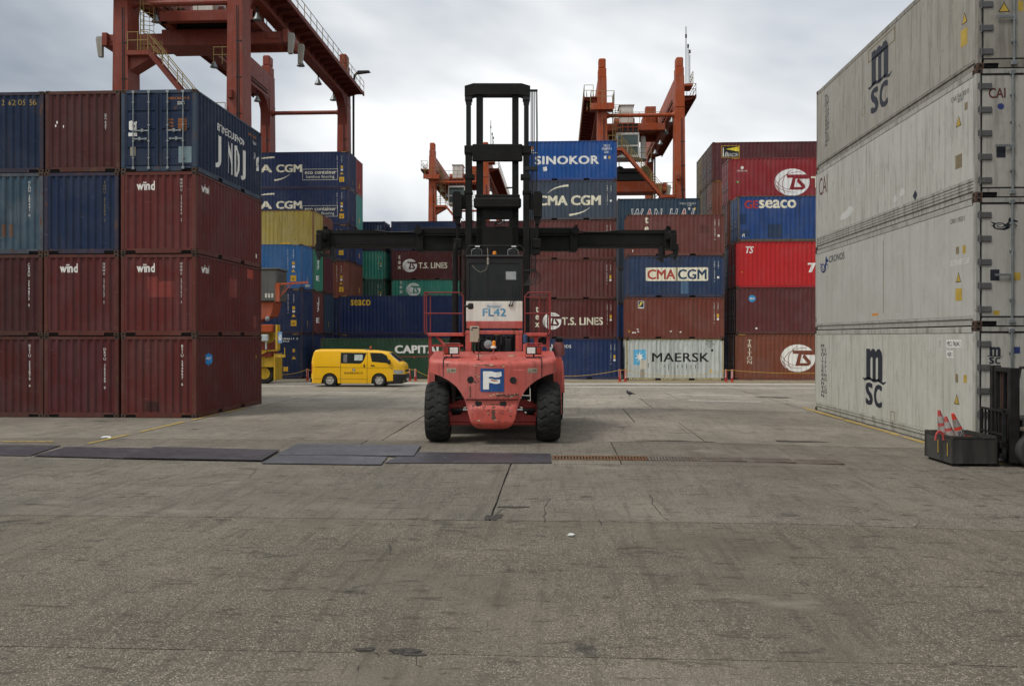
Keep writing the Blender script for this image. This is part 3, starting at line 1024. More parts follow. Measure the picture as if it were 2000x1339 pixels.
def hc_marks(t, f, Lc, H=2.896, n='CMAU 410933 5', end=True):
    a = f['A']
    code(t, a, n, Lc - .95, H - .35, H * .45, None, .07); code(t, a, '45G1', Lc - .58, H - .35, H * .68, None, .07)
    patch(t, a, Lc - .66, H * .54, Lc - .5, H * .61, M_YEL, 'sticker'); patch(t, a, Lc - .66, H * .47, Lc - .5, H * .52, M_WHITE, 'sticker')
    patch(t, a, Lc - .72, H * .37, Lc - .46, H * .44, M_YEL, 'warning_triangle', .003, TRI)
    patch(t, a, Lc - .78, H * .17, Lc - .40, H * .30, M_YEL, 'height_sign')
    words(t, a, "9'6\"", Lc - .72, H * .19, Lc - .48, H * .25, M_BLACK, .0, lift=.005)
    if end: patch(t, f['P'], 1.15, H * .15, 1.30, H * .30, M_YEL, 'height_sign'); patch(t, f['P'], 1.17, H * .66, 1.26, H * .69, M_YEL, 'sticker')


H9 = 2.896
# --- column with the pale grey container, in front of the road
G2 = 'containers in the tall column right of the lift truck'
Y2 = 54.8
t, f = far(1224, Y2, 'L', 0, 'pale grey container with black letters and a blue star square, bottom of its column', GREYW, group=G2, wear=.5, rust=.25, framecol=(.36, .30, .16))
a = f['A']
patch(t, a, .47, .96, 1.23, 1.92, plain('sky_blue_print', (.10, .38, .60), .5), 'logo')
star = []
for k in range(14):
    th = R(90 + k * 360 / 14); rr = .42 if k % 2 == 0 else .15
    star.append((.5 + rr * math.cos(th), .5 + rr * math.sin(th)))
patch(t, a, .47, 1.0, 1.23, 1.90, M_WHITE, 'logo_star', .005, poly2d(star))
patch(t, a, .86, .70, 1.27, 1.28, paint('pale_repair', (.50, .46, .38), .2, .1, .2), 'repair_plate', .007)
patch(t, a, .88, .18, 1.16, .69, paint('grey_repair', (.30, .29, .25), .3, .1, .2), 'repair_plate', .004)
words(t, a, 'MAERSK', 1.62, 1.15, 5.16, 1.72, M_BLACK, .018, space=1.05)
words(t, a, 'MSKU\n708 2196\n2261', 4.90, 2.05, 5.44, 2.48, M_BLACK, .0); patch(t, a, 5.28, 1.80, 5.40, 1.95, M_BLACK, 'sticker')
patch(t, a, 5.20, .50, 5.31, .70, M_YEL, 'sticker')
M_STREAK = plain('soot_streak', (.06, .06, .055), .8)
for u, v0, v1 in ((2.62, .55, 1.05), (3.16, .72, .98), (3.46, .78, 1.0), (3.72, .62, 1.05), (4.0, .64, 1.0), (4.27, .70, 1.0), (2.34, .8, 1.0), (1.36, .75, 1.1)):
    patch(t, a, u, v0, u + .05, v1, M_STREAK, 'soot_streak', .002, poly2d([(.3, 0), (.7, .05), (1, .6), (.8, 1), (.2, .95), (0, .5)]))
t, f = far(1224, Y2, 'L', 1, 'rust brown container with a small navy and yellow sticker, above the pale grey one', (.15, .042, .028), group=G2, rust=.35)
a = f['A']
patch(t, a, .72, 1.90, 1.10, 2.36, M_WHITE, 'sticker'); patch(t, a, .75, 1.97, 1.07, 2.34, plain('navy_sticker', (.01, .02, .09), .5), 'sticker', .005)
patch(t, a, .78, 2.0, 1.05, 2.32, plain('bright_yellow', (.75, .62, .05), .5), 'logo', .007, poly2d([(0, 0), (.25, .05), (.4, .4), (.8, .45), (.7, .55), (.42, .55), (.5, .7), (1, .8), (.95, .95), (.3, .85)]))
std_marks(t, f, 6.058, n='FSCU 718820 4')
for u, v in ((.12, .42), (.35, .34), (.48, .34), (.68, .40), (.64, .55), (2.70, .42), (3.30, .38)): patch(t, a, u, v, u + .12, v + .1, M_YEL if u < .2 else M_WHITE, 'sticker', .003, poly2d([(.1, 0), (1, .2), (.8, 1), (0, .7)]))
t, f = far(1225, Y2, 'L', 2, 'navy container with a white plate of red and blue letters, third of its column', (.022, .042, .095), group=G2, wear=.5)
a = f['A']
patch(t, a, 1.19, 1.02, 5.05, 1.86, M_CREAM, 'name_plate', .003, poly2d([(.0, .06), (.015, 0), (.985, 0), (1, .06), (1, .94), (.985, 1), (.015, 1), (0, .94)]))
words(t, a, 'CMA', 1.29, 1.12, 3.02, 1.74, M_REDP, .03, lift=.005); words(t, a, 'CGM', 3.18, 1.12, 4.95, 1.74, M_NAVYP, .03, lift=.005)
patch(t, a, 3.05, 1.02, 3.17, 1.86, paint('worn_tan', (.30, .25, .16), .6, .5, .3), 'worn_strip', .0065)
patch(t, a, 3.36, .22, 3.85, .98, paint('patch_blue', (.06, .12, .20), .2, .1, .3)); patch(t, a, 2.6, 2.0, 3.5, 2.48, paint('patch_slate', (.03, .04, .07), .2, .1, .3))
std_marks(t, f, 6.058, n='ECMU 104418 2', yel=False)
t, f = far(1224, Y2, 'L', 3, 'brown container with two upright cream letters, topmost behind the right spreader arm', (.135, .044, .036), group=G2, rust=.4)
a = f['A']
words(t, a, 'tex', 1.06, .95, 1.38, 2.42, M_CREAM, .03, stack=True, line=.8)
std_marks(t, f, 6.058, n='TGHU 205681 9', yel=False); patch(t, a, 4.5, 1.4, 5.1, 1.9, paint('patch_brown', (.10, .034, .03), .2, .1, .2))
for v in (.25, .33): patch(t, a, .32, v, .38, v + .05, M_WHITE, 'sticker')

# --- tall column behind the mast
G1 = 'containers in the column right behind the mast'
Y1 = 57.1
t, f = far(1212, 55.9, 'R', 0, 'navy container with small white letters and emblem, at ground level right of the lift truck', (.016, .033, .10), group=G1)
a = f['A']
words(t, a, 'CRONOS', 1.70, 2.00, 2.90, 2.20, M_WHITE, .02, space=1.1); seahorse(t, a, 1.35, 1.70, 1.78, 2.25, M_WHITE); std_marks(t, f, 6.058, n='CRXU 254811 6')
t, f = far(1205, Y1, 'R', 1, 'maroon container with white globe and letters, seen through the right handrail', (.10, .026, .024), group=G1)
a = f['A']
ts_globe(t, a, 1.22, .60, 2.45, 1.72, (.10, .026, .024)); words(t, a, 'T.S. LINES', 2.47, .90, 5.16, 1.40, M_CREAM, .03)
words(t, a, 'tex', .72, .76, 1.00, 2.10, M_CREAM, .03, stack=True, line=.8); std_marks(t, f, 6.058, n='TEXU 724102 5')
t, f = far(1205, Y1, 'R', 2, 'plain brown container in the middle of the column behind the mast', (.115, .036, .033), group=G1); std_marks(t, f, 6.058, n='TRIU 344810 2')
t, f = far(1205, Y1, 'R', 3, 'plain brown container crossed by the spreader arm, right of the mast', (.115, .036, .031), group=G1, rust=.4); std_marks(t, f, 6.058, n='GESU 357744 1', yel=False)
a = f['A']; patch(t, a, .85, 1.75, 1.15, 2.1, M_WHITE, 'logo', .003, TRI)
t, f = far(1205, Y1, 'R', 4, 'slate grey container with cream letters between two curved strokes', SLATE, group=G1, wear=.45, rust=.4)
a = f['A']
words(t, a, 'CMA CGM', .90, .95, 5.02, 1.60, M_CREAM, .045)
swoosh(t, a, (1.55, 1.75), (1.95, 2.2), (2.90, 2.25), .14, M_CREAM); swoosh(t, a, (4.30, .82), (3.9, .42), (2.95, .32), .14, M_CREAM); std_marks(t, f, 6.058, n='ECMU 153302 7', yel=False)
t, f = far(1205, Y1, 'R', 5, 'bright royal blue container with white letters on top of the column behind the mast', ROYAL, group=G1, wear=.2, rust=.1, fade=.2)
a = f['A']
words(t, a, 'SINOKOR', .70, 1.05, 4.88, 1.60, M_WHITE, .04, space=1.08)
words(t, a, 'SKLU\n158878 2\n2261', 5.08, 1.75, 5.72, 2.32, M_WHITE, .01)
patch(t, a, .28, 1.98, .60, 2.26, plain('logo_orange', (.70, .22, .05), .5), 'logo', .003, ellipse2d(20)); patch(t, a, .26, 1.90, .62, 2.06, M_WHITE, 'logo', .005, ellipse2d(20))
patch(t, a, .05, 1.80, .85, 1.84, M_WHITE, 'lettering'); patch(t, a, 1.22, .60, 1.50, .92, M_WHITE, 'sticker', .003, poly2d([(.15, .0), (1, .15), (.85, 1), (0, .85)]))
patch(t, a, 5.20, 1.38, 5.36, 1.58, M_WHITE, 'sticker'); patch(t, a, 5.50, 1.38, 5.62, 1.56, M_YEL, 'sticker')

# --- blue-grey container with outlined letters, further back
GW = 'containers in the column behind the brown container with upright letters'
for k in range(4):
    t, f = far(1207, 64.8, 'L', k, 'container in the hidden column under the slate blue one', [NAVY, (.02, .05, .14), SLATE, (.03, .05, .07)][k], group=GW)
t, f = far(1207, 64.8, 'L', 4, 'slate blue container with outlined red and blue letters, right of the slate grey one', (.035, .065, .10), group=GW, wear=.4)
a = f['A']
x = 1.04
M_WRED = plain('letter_red', (.42, .03, .035), .5); M_WBLUE = plain('letter_blue', (.03, .05, .12), .5)
for ch, w_, gap in (('W', .85, .0), ('A', .52, .03), ('N', .62, .42), ('H', .62, .03), ('A', .52, .22), ('I', .24, 0)):
    words(t, a, ch, x - .04, .93, x + w_ + .04, 1.82, M_WHITE, .045, .25)
    words(t, a, ch, x + .03, .99, x + w_ - .03, 1.76, M_WRED if ch == 'A' else M_WBLUE, .0, .25, lift=.006)
    x += w_ + gap + .1
words(t, a, 'WHLU 270688 5', 4.55, 2.12, 5.75, 2.26, M_WHITE, .0, space=1.1); words(t, a, '22G1', 5.12, 2.0, 5.4, 2.09)
patch(t, a, 5.18, 1.72, 5.32, 1.90, M_WHITE, 'sticker'); patch(t, a, 5.60, 1.72, 5.74, 1.88, M_YEL, 'sticker')

# --- right stack of long containers
G3 = 'long containers in the far right block'
Y3 = 55.4
t, f = far(1437, Y3, 'L', 0, 'brown long container with vertical letters and a white globe, beside the pale grey container', (.17, .052, .028), 12.192, H9, group=G3, doors='N', hc=True, wear=.25)
a = f['A']
words(t, a, 'TRITON', .72, 1.02, 1.06, 2.52, M_CREAM, .0, stack=True, line=.82); ts_globe(t, a, 2.82, .52, 4.95, 2.24, (.17, .052, .028)); words(t, a, 'T.S. LINES', 5.1, .95, 9.4, 1.7, M_CREAM, .03)
t, f = far(1437, Y3, 'L', 1, 'dark brown long container with a round blue sticker, below the bright red one', (.105, .03, .03), 12.192, H9, group=G3, doors='N', wear=.45)
a = f['A']; patch(t, a, .78, 2.0, 1.22, 2.44, plain('sticker_blue2', (.04, .25, .50), .5), 'sticker', .003, ellipse2d(24)); words(t, a, 'seaco', .86, 2.16, 1.14, 2.28, lift=.005)
patch(t, a, 1.2, .3, 1.33, .4, M_WHITE, 'sticker')
t, f = far(1437, Y3, 'L', 2, 'bright red long container with white letters, below the blue one with red letters', RED, 12.192, H9, group=G3, doors='N', wear=.12, rust=.1, fade=.1, framecol=(.30, .02, .025))
a = f['A']
words(t, a, 'TS', .62, 2.16, 1.12, 2.60, M_WHITE, .03, .3); words(t, a, 'T.S. LINES', 4.45, .95, 9.0, 1.55, M_WHITE, .05, .3); patch(t, a, .36, .95, .42, 1.02, M_YEL, 'sticker')
t, f = far(1441, Y3, 'L', 3, 'blue long container with red and white letters, fourth of the far right block', (.020, .058, .19), 12.192, H9, group=G3, doors='N', wear=.55, rust=.35, framecol=(.10, .085, .06))
a = f['A']
words(t, a, 'GE', .40, 2.08, 1.27, 2.60, plain('dull_red_print', (.38, .035, .03), .5), .04); words(t, a, 'seaco', 1.30, 2.10, 3.62, 2.62, M_CREAM, .03)
for q in ((.05, 1.1, .52, 1.75, (.018, .04, .10)), (1.85, .25, 2.75, 1.1, (.02, .04, .085)), (.2, .35, .7, .75, (.02, .045, .10))):
    patch(t, a, q[0], q[1], q[2], q[3], paint('patch_%.3f' % q[4][2], q[4], .2, .1, .2))
words(t, a, 'R', .26, .30, .44, .50, M_WHITE, 0, .2)
for k in range(4):
    t, f = far(1423, 58.0, 'L', k, 'long container in the hidden row behind the far right block', [NAVY, MAROON, SLATE, BROWN][k], 12.192, H9, group=G3, doors='N')
t, f = far(1423, 58.0, 'L', 4, 'crimson long container with a big white globe, standing behind and above the blue one', DRED, 12.192, H9, group=G3, doors='N', hc=True, wear=.2, rust=.1)
a = f['A']
ts_globe(t, a, 2.95, .38, 5.22, 2.16, DRED); words(t, a, 'T.S. LINES', 5.32, .9, 10, 1.65, M_CREAM, .03)
words(t, a, 'MAGELLAN', .52, 2.0, 1.18, 2.10, M_WHITE, 0); patch(t, a, .75, 2.15, .95, 2.36, M_WHITE, 'logo', .003, ellipse2d(16)); patch(t, a, .50, 1.25, .63, 1.38, plain('green_dot', (.15, .55, .12), .5), 'sticker', .003, ellipse2d(14))
GB = 'long containers in the rear rows of the far right block'
for r_, (Yr, cols) in enumerate(((66.3, (MAROON, NAVY, BROWN, SLATE, (.19, .065, .042), (.095, .026, .028))), (68.9, (NAVY, MAROON, BROWN, (.25, .24, .2), (.10, .07, .055), (.12, .075, .06))),
                                 (71.5, (MAROON, NAVY, BROWN, TEALG, (.16, .13, .06), (.22, .16, .07))))):
    for k in range(6):
        lab = 'long container end in the rear rows, mostly hidden behind the far right block'
        if k == 5: lab = ['maroon long container with a yellow lighthouse sign, topmost of the far right block', 'grey-brown doored container end just behind the maroon one with the lighthouse sign', 'dull yellow doored container end, last in the top row of the far right block'][r_]
        elif k == 4: lab = ['orange-brown long container under the maroon one with the lighthouse sign', 'dark brown doored container end under the grey-brown one', 'olive brown doored container end under the dull yellow one'][r_]
        t, f = far(1391.6, 66.3, 'L', k, lab, cols[k], 12.192, H9, group=GB, doors='N', hc=(k > 3), dx=0)
        t.location.y = Yr + CW / 2
        if r_ == 0 and k == 5:
            a = f['A']
            patch(t, a, .68, 1.72, 2.02, 2.62, M_YEL, 'sign', .003); patch(t, a, .71, 1.75, 1.99, 2.59, plain('sign_black', (.012, .012, .014), .5), 'sign', .005)
            patch(t, a, .98, 2.16, 1.97, 2.54, plain('bright_yellow', (.75, .62, .05), .5), 'sign_beam', .007, poly2d([(0, .55), (1, 0), (1, 1)]))
            patch(t, a, .75, 1.80, .87, 2.50, M_WHITE, 'sign_lighthouse', .007, poly2d([(0, 0), (1, 0), (.75, .7), (.9, .72), (.9, .8), (.7, .8), (.7, .95), (.5, 1), (.3, .95), (.3, .8), (.1, .8), (.1, .72), (.25, .7)]))
            words(t, a, 'B', .93, 1.80, 1.15, 2.14, M_WHITE, .0, .2, lift=.007); words(t, a, 'EACON', 1.17, 1.80, 1.94, 2.06, M_WHITE, .0, .2, lift=.007)

# --- far middle columns seen past the spreader
GM = 'containers in the distant middle columns'
YM = 76.5
for px, edge, cols, labs in ((764, 'L', (NAVY, MAROON, TEALG, (.085, .022, .022), (.02, .034, .085)), ('', '', 'teal green container with the top of a white globe showing above the navy long one', 'maroon container with white globe and letters, under the left spreader arm', 'navy container on top of the distant middle column left of the mast')),
                             (752, 'R', (NAVY, SLATE, (.04, .10, .075), TEALG, (.02, .034, .08)), ('', '', 'grey-green container just above the navy long container, left of the white globe', 'plain teal green container left of the maroon one with ship line letters', 'navy container on top of the distant column beside the stacked long ones')),
                             (901, 'L', (NAVY, SLATE, BROWN, (.07, .02, .02), (.08, .022, .024)), ('', '', '', '', ''))):
    for k in range(5):
        t, f = far(px, YM, edge, k, labs[k] or 'container in a distant middle column hidden behind the nearer stacks', cols[k], group=GM)
        a = f['A']
        if px == 764 and k == 3:
            ts_globe(t, a, .98, .68, 2.28, 1.84, cols[k]); words(t, a, 'T.S. LINES', 2.40, 1.0, 4.98, 1.52, M_CREAM, .03); words(t, a, 'tex', .55, .95, .85, 2.15, M_CREAM, .03, stack=True, line=.8); std_marks(t, f, 6.058, n='TEXU 722508 0')
        elif px == 764 and k == 2:
            ts_globe(t, a, 1.30, 1.15, 2.60, 2.3, cols[k]); words(t, a, 'tex', .70, 1.4, 1.0, 2.5, M_WHITE, .03, stack=True, line=.8); std_marks(t, f, 6.058, n='TEXU 731116 3')
        elif px == 752: std_marks(t, f, 6.058, n='TGHU 440917 8')

for k in range(5): far(640, YM + 4.0, 'L', k, 'container in the last hidden row behind the distant middle columns', [NAVY, SLATE, MAROON2, NAVY2, (.012, .02, .05)][k], 12.192, group=GM)

# --- left far block: long containers, right ends showing
GL = 'long containers in the far left block'
YA = 55.5
XA = XY(591, YA)


def lb(lev, Y, label, col, H=H9, z=None, **kw):
    zz = -.12 + lev * H9 if z is None else z
    return container(label, col, (XA - 6.096 + random.uniform(-.03, .03), Y + CW / 2, zz), 0, Lc=12.192, H=H, group=GL, **kw)


t, f = lb(0, YA, 'navy long container with yellow stickers at ground level behind the yellow wheel bogie', NAVY2, hc=True)
words(t, f['A'], 'FBIU 184611 3\n45G1', 10.2, 2.35, 11.9, 2.62); patch(t, f['A'], 11.55, 1.7, 11.70, 1.9, M_YEL, 'sticker'); patch(t, f['A'], 11.5, 1.25, 11.76, 1.45, M_YEL, 'warning_triangle', .003, TRI); patch(t, f['A'], 10.95, .45, 11.25, .75, M_YEL, 'height_sign')
t, f = lb(1, YA, 'navy long container with a yellow height sign, below the light blue one', NAVY, hc=True); hc_marks(t, f, 12.192, n='UETU 521070 2')
t, f = lb(2, YA, 'light blue long container with white marks below the yellow one', (.035, .135, .33), hc=True, wear=.3, rust=.15); hc_marks(t, f, 12.192, n='FCIU 835512 9')


def iie(t, f):            # a white curled emblem above short letters
    p = f['P']
    seahorse(t, p, .85, 1.35, 1.55, 2.55, M_WHITE); words(t, p, 'IIE', .75, .75, 1.55, 1.10, M_WHITE, .03)


lb(0, YA + 2.6, 'long container hidden at ground level in the second row of the far left block', NAVY)
t, f = lb(1, YA + 2.6, 'brown-red long container end with a white curled emblem, under the green end', (.12, .035, .032), rust=.2); iie(t, f)
t, f = lb(2, YA + 2.6, 'green long container end with a white curled emblem, right of the light blue one', (.04, .20, .13), rust=.2); iie(t, f)
t, f = lb(3, YA + 2.6, 'mustard yellow long container below the navy ones with lettering', YELLOW, H=2.591, wear=.35, rust=.35, framecol=(.20, .10, .04))
code(t, f['A'], 'CAXU 448120 7', 9.8, 2.2, .8, plain('dim_print', (.16, .11, .03), .7)); code(t, f['A'], '42G1', 10.2, 2.2, 1.7, plain('dim_print', (.16, .11, .03), .7)); patch(t, f['A'], 9.9, .2, 10.6, .38, M_YEL, 'sticker')
lb(0, YA + 5.2, 'long container hidden at ground level in the third row of the far left block', NAVY2)
t, f = lb(1, YA + 5.2, 'dark slate blue long container end beside the navy one with yellow letters', (.025, .045, .075)); patch(t, f['P'], 1.15, .5, 1.3, .9, M_YEL, 'height_sign')
t, f = lb(2, YA + 5.2, 'deep maroon long container end right of the green end', (.085, .022, .03))
t, f = lb(3, YA + 5.2, 'brown-orange long container end right of the mustard yellow one', (.16, .055, .035), H=2.591, rust=.35)

GC = 'long containers in the tall rear rows of the far left block'
YC = 68.0
XC = XY(681, YC)


def cb(lev, Y, label, col, **kw):
    return container(label, col, (XC - 6.096 + random.uniform(-.03, .03), Y + CW / 2, -.15 + lev * H9), 0, Lc=12.192, H=H9, group=GC, **kw)


for k in range(2): cb(k, YC, 'long container hidden low in the tall rear row of the far left block', NAVY2)
t, f = cb(2, YC, 'orange-brown long container end under the navy lettered ones', (.165, .055, .035), rust=.2); hc_marks(t, f, 12.192, n='TCLU 930117 4')
t, f = cb(3, YC, 'navy long container half behind the tip of the spreader arm', NAVY, hc=True); hc_marks(t, f, 12.192)
for k in (4, 5):
    t, f = cb(k, YC, 'navy long container with white letters, ' + ('directly above the mustard yellow one' if k == 4 else 'topmost of the far left block'), NAVY, hc=True, wear=.2, rust=.1)
    hc_marks(t, f, 12.192, n='CMAU 41%d933 5' % k)
    a = f['A']
    u0 = 12.192 - (681 - 513) / 24.9
    w_ = 24.9
    words(t, a, 'CMA', 12.192 - (681 - 455) / w_, 1.28, 12.192 - (681 - 527) / w_, 1.90, M_CREAM, .045); words(t, a, 'CGM', 12.192 - (681 - 535) / w_, 1.28, 12.192 - (681 - 587) / w_, 1.90, M_CREAM, .045)
    swoosh(t, a, (12.192 - 7.9, 2.12), (12.192 - 7.4, 2.45), (12.192 - 6.0, 2.48), .14, M_CREAM); swoosh(t, a, (12.192 - 4.75, 1.12), (12.192 - 5.3, .72), (12.192 - 6.0, .66), .14, M_CREAM)
    e0, e1 = 12.192 - (681 - 588) / w_, 12.192 - (681 - 658.5) / w_
    decal('word_frame', frame2d(.008, .03), a, e0, .65, e1, 1.52, M_CREAM, t)
    words(t, a, 'eco container', e0 + .18, 1.12, e1 - .12, 1.40, M_CREAM, .015); words(t, a, 'bamboo flooring', e0 + .32, .74, e1 - .28, 1.02, M_CREAM, .0)
for k in range(2): cb(k, YC + 2.6, 'long container hidden low in the last row of the far left block', NAVY2)
for k, lab, c_ in ((2, 'orange-brown long container end at the rear, under the blue end', (.15, .05, .035)), (3, 'blue long container end at the rear, under the teal end', (.03, .06, .16)), (4, 'pale teal long container end at the rear, under the red end', (.07, .27, .24)), (5, 'red long container end, topmost at the rear of the far left block', (.26, .04, .04))):
    t, f = cb(k, YC + 2.6, lab, c_); patch(t, f['P'], 1.2, .6, 1.36, 1.0, M_YEL, 'height_sign')

# --- long containers behind the van
GV = 'long containers behind the yellow van'
YS = 64.0
t, f = far(662, YS, 'L', 0, 'navy long container behind the green one, only a strip of it showing', NAVY, 12.192, H9, group=GV, hc=True)
t, f = far(662, YS, 'L', 1, 'navy long container with yellow letters above the green one', (.020, .034, .10), 12.192, H9, group=GV, hc=True, wear=.2, rust=.15)
words(t, f['A'], 'seaco', .90, 2.15, 2.40, 2.58, plain('seaco_yellow', (.72, .44, .02), .5), .025)
t, f = far(626, 55.8, 'L', 0, 'dark green long container with white serif letters right behind the yellow van', GREEN, 12.192, 2.591, group=GV, z0=-.12, wear=.4)
a = f['A']
words(t, a, 'CAPITAL', 4.86, 1.62, 7.95, 2.14, M_WHITE, .05, space=1.05)
M_RL = plain('red_line', (.36, .05, .03), .6)
patch(t, a, 4.9, 1.39, 8.2, 1.425, M_RL, 'painted_line'); patch(t, a, 6.05, 1.28, 6.20, 1.39, M_RL, 'painted_line', .003, poly2d([(0, 1), (1, 1), (.5, 0)]))
# ------------------------------------------------------------------ right stack of white insulated containers
RX, RY0, RL = 9.38, 20.1, 12.192
REEF_G = 'white insulated containers of the near right stack'


def reefer(lev, label, col, wear, side_steps=1, xoff=0):
    base = -.10 + lev * H9
    t = thing('insulated_container', label, 'container', (RX + CW / 2 + xoff, RY0 + RL / 2, base), R(-90), REEF_G)
    l, w = RL / 2, CW / 2; H = H9
    pm = paint('reefer_%d' % lev, col, wear, .16, .2, .42, (.10, .09, .075), .25)
    rm = paint('reefer_rail_%d' % lev, tuple(c * .8 for c in col), wear + .25, .42, .3, .5, (.09, .08, .065), .3)
    grey = paint('reefer_grey', (.20, .205, .205), .4, .3, .2)
    gasket = plain('gasket', (.018, .018, .02), .7)
    mb = MB()
    for sx in (-1, 1):
        for sy in (-1, 1): mb.box(sx * l, sx * (l - .12), sy * (w - .003), sy * (w - .11), .112, H - .112, 0, .012)
        mb.box(sx * (l - .006), sx * (l - .12), -w + .16, w - .16, H - .115, H - .012); mb.box(sx * (l - .006), sx * (l - .12), -w + .48, w - .48, .016, .19)
        for sy in (-1, 1):
            mb.box(sx * (l - .006), sx * (l - .12), sy * (w - .48), sy * (w - .16), .115, .19); mb.box(sx * (l - .03), sx * (l - .12), sy * (w - .48), sy * (w - .16), .02, .112, 1)
    for sy in (-1, 1):
        mb.box(-l + .17, l - .17, sy * (w - .005), sy * (w - .07), H - .16, H - .014, 0, .012)
        mb.box(-l + .17, l - .17, sy * (w - .03), sy * (w - .09), .016, .15, 0, .01)
        for k in range(side_steps):
            z = .155 + k * .075
            mb.box(-l + .12, l - .12, sy * (w - .004 + (.004 if k % 2 else 0)), sy * (w - .09), z, z + .068, 0, .012)
    mb.box(-l + .13, l - .13, -w + .09, w - .09, .002, .14, 1)
    mb.build('frame', [rm, M_DARK], t)
    for sx in (-1, 1):
        for sy in (-1, 1):
            for hi in (0, 1): link('corner_casting', casting_mesh(-sx, -sy, hi), t, (sx * l, sy * w, H - .118 if hi else 0))
    z0 = .155 + side_steps * .075
    for sy in (-1, 1):
        n = 20; edges = [-l + .125 + (RL - .25) * i / n for i in range(n + 1)]
        for i in range(1, n): edges[i] += random.uniform(-.02, .02)
        mb = MB()
        for a, b in zip(edges, edges[1:]):
            g = .0025
            ya = sy * (w - .011)
            mb.add([(a + g, ya, z0), (b - g, ya, z0), (b - g, ya, H - .165), (a + g, ya, H - .165)], [(0, 1, 2, 3)])
            mb.add([(b - g, ya, z0), (b, ya - sy * .006, z0), (b, ya - sy * .006, H - .165), (b - g, ya, H - .165), (b + g, ya, z0), (b + g, ya, H - .165)], [(0, 1, 2, 3), (1, 4, 5, 2)])
        o = mb.build('side_panel', pm, t, recalc=False)
    mb = MB(); mb.box(-l + .12, l - .12, -w + .07, w - .07, H - .06, H - .02); mb.build('roof_panel', pm, t)
    mb = MB(); mb.box(-l + .02, -l + .1, -w + .11, w - .11, .19, H - .115); mb.build('machinery_panel', grey, t)
    for sy in (-1, 1):
        mb = MB(); y0, y1 = sy * .012, sy * (w - .145)
        mb.box(l - .07, l - .022, y0, y1, .20, H - .125, 0, .01)
        for a, b, c, d_ in ((y0, y0 + sy * .035, .195, H - .12), (y1, y1 + sy * .035, .195, H - .12), (y0, y1, .190, .23), (y0, y1, H - .155, H - .118)):
            mb.box(l - .075, l - .016, a, b, c, d_, 1)
        d = mb.build('door', [pm, gasket], t)
        for k in range(5):
            z = .38 + k * (H - .78) / 4
            mb = MB(); mb.box(l - .02, l + .004, sy * (w - .36), sy * (w - .04), z - .07, z + .07, 0, .012); mb.tube([(l + .0, sy * (w - .10), z - .1), (l + .0, sy * (w - .10), z + .1)], .022, 8)
            mb.build('hinge', paint('hinge_grey', (.10, .10, .10), .3, .2), d)
        for q in (.42,):
            mb = MB(); yr = sy * q
            mb.tube([(l + .012, yr, .10), (l + .012, yr, H - .06)], .024, 8)
            for z in (.11, H - .1): mb.box(l - .01, l + .035, yr - .06, yr + .06, z - .05, z + .05, 0, .01)
            for z in (.6, 1.1, 1.7, 2.3): mb.box(l - .02, l + .03, yr - .05, yr + .05, z - .03, z + .03, 0, .008)
            mb.obox((l + .03, yr, 1.15), (l + .03, yr + sy * .38, 1.15), .018, .05)
            mb.build('lock_rod', M_GALV, d)
    A = (lambda u, v, o_: (u - l, -(w - .011) - o_, v), lambda u: 0, [])
    P = (lambda u, v, o_: ((l - .022) + o_, u - w, v), lambda u: 0, [])
    return t, A, P, base


def rq(base, px0, py0, px1, py1):
    """side-wall coordinates of a pixel rectangle (u0, v0, u1, v1)"""
    pm_ = (px0 + px1) / 2; X = RX + .011
    return RY0 + RL - YX(px0, X), ZX(pm_, py1, X) - base, RY0 + RL - YX(px1, X), ZX(pm_, py0, X) - base


def rp(base, px0, py0, px1, py1):
    Y = RY0 + .02
    return XY(px0, Y) - RX, ZY(px0, py1, Y) - base, XY(px1, Y) - RX, ZY(px0, py0, Y) - base


M_INK = plain('ink_navy', (.022, .026, .036), .6); M_INKR = plain('ink_brown', (.10, .03, .025), .6); M_SEAH = plain('ink_blue', (.03, .045, .16), .6)
M_DY = plain('dull_yellow', (.42, .29, .05), .6); M_TAN = paint('tan_sticker', (.20, .16, .09), .3, .1, .1)


def warn(t, f, q, big=True):
    patch(t, f, *q, M_BLACK, 'warning_triangle', .003, TRI)
    u0, v0, u1, v1 = q; du, dv = (u1 - u0), (v1 - v0)
    patch(t, f, u0 + du * .1, v0 + dv * .06, u1 - du * .1, v1 - dv * .13, M_DY, 'warning_triangle', .0045, TRI)


WR = (.40, .405, .375)
t, A, P, b = reefer(0, 'pale insulated container with a navy emblem, bottom of the right stack behind the cone bin', (.45, .445, .39), .35, 2, -.02)
u0, v0, u1, v1 = rq(b, 1690, 681, 1725, 792); msc(t, A, u0, v0, u1, v1, M_INK)
q = rq(b, 1605, 672, 1611, 775); words(t, A, 'MEDITERRANEAN', *q, M_INK, .02, 0, 1, .86, True); q = rq(b, 1611, 680, 1616, 768); words(t, A, 'SHIPPING CO', *q, M_INK, .02, 0, 1, .86, True)
for s_, q in (('MSCU 746244 2', (1852, 666, 1878, 676)), ('45R1', (1852, 687, 1862, 696))):
    u0, v0, u1, v1 = rq(b, *q); patch(t, A, u0 - .04, v0 - .03, u1 + .04, v1 + .03, M_WHITE, 'sticker', .002); words(t, A, s_, u0, v0, u1, v1, M_INK, .01, lift=.004)
patch(t, A, *rq(b, 1884, 732, 1890, 747), M_DY, 'sticker', .003); patch(t, A, *rq(b, 1868, 730, 1873, 746), M_TAN, 'sticker', .003); warn(t, A, rq(b, 1865, 769, 1876, 789))
q = rq(b, 1741, 803, 1749, 832); decal('vent_hatch', frame2d(.12, .05), A, *q, M_TAN, t)
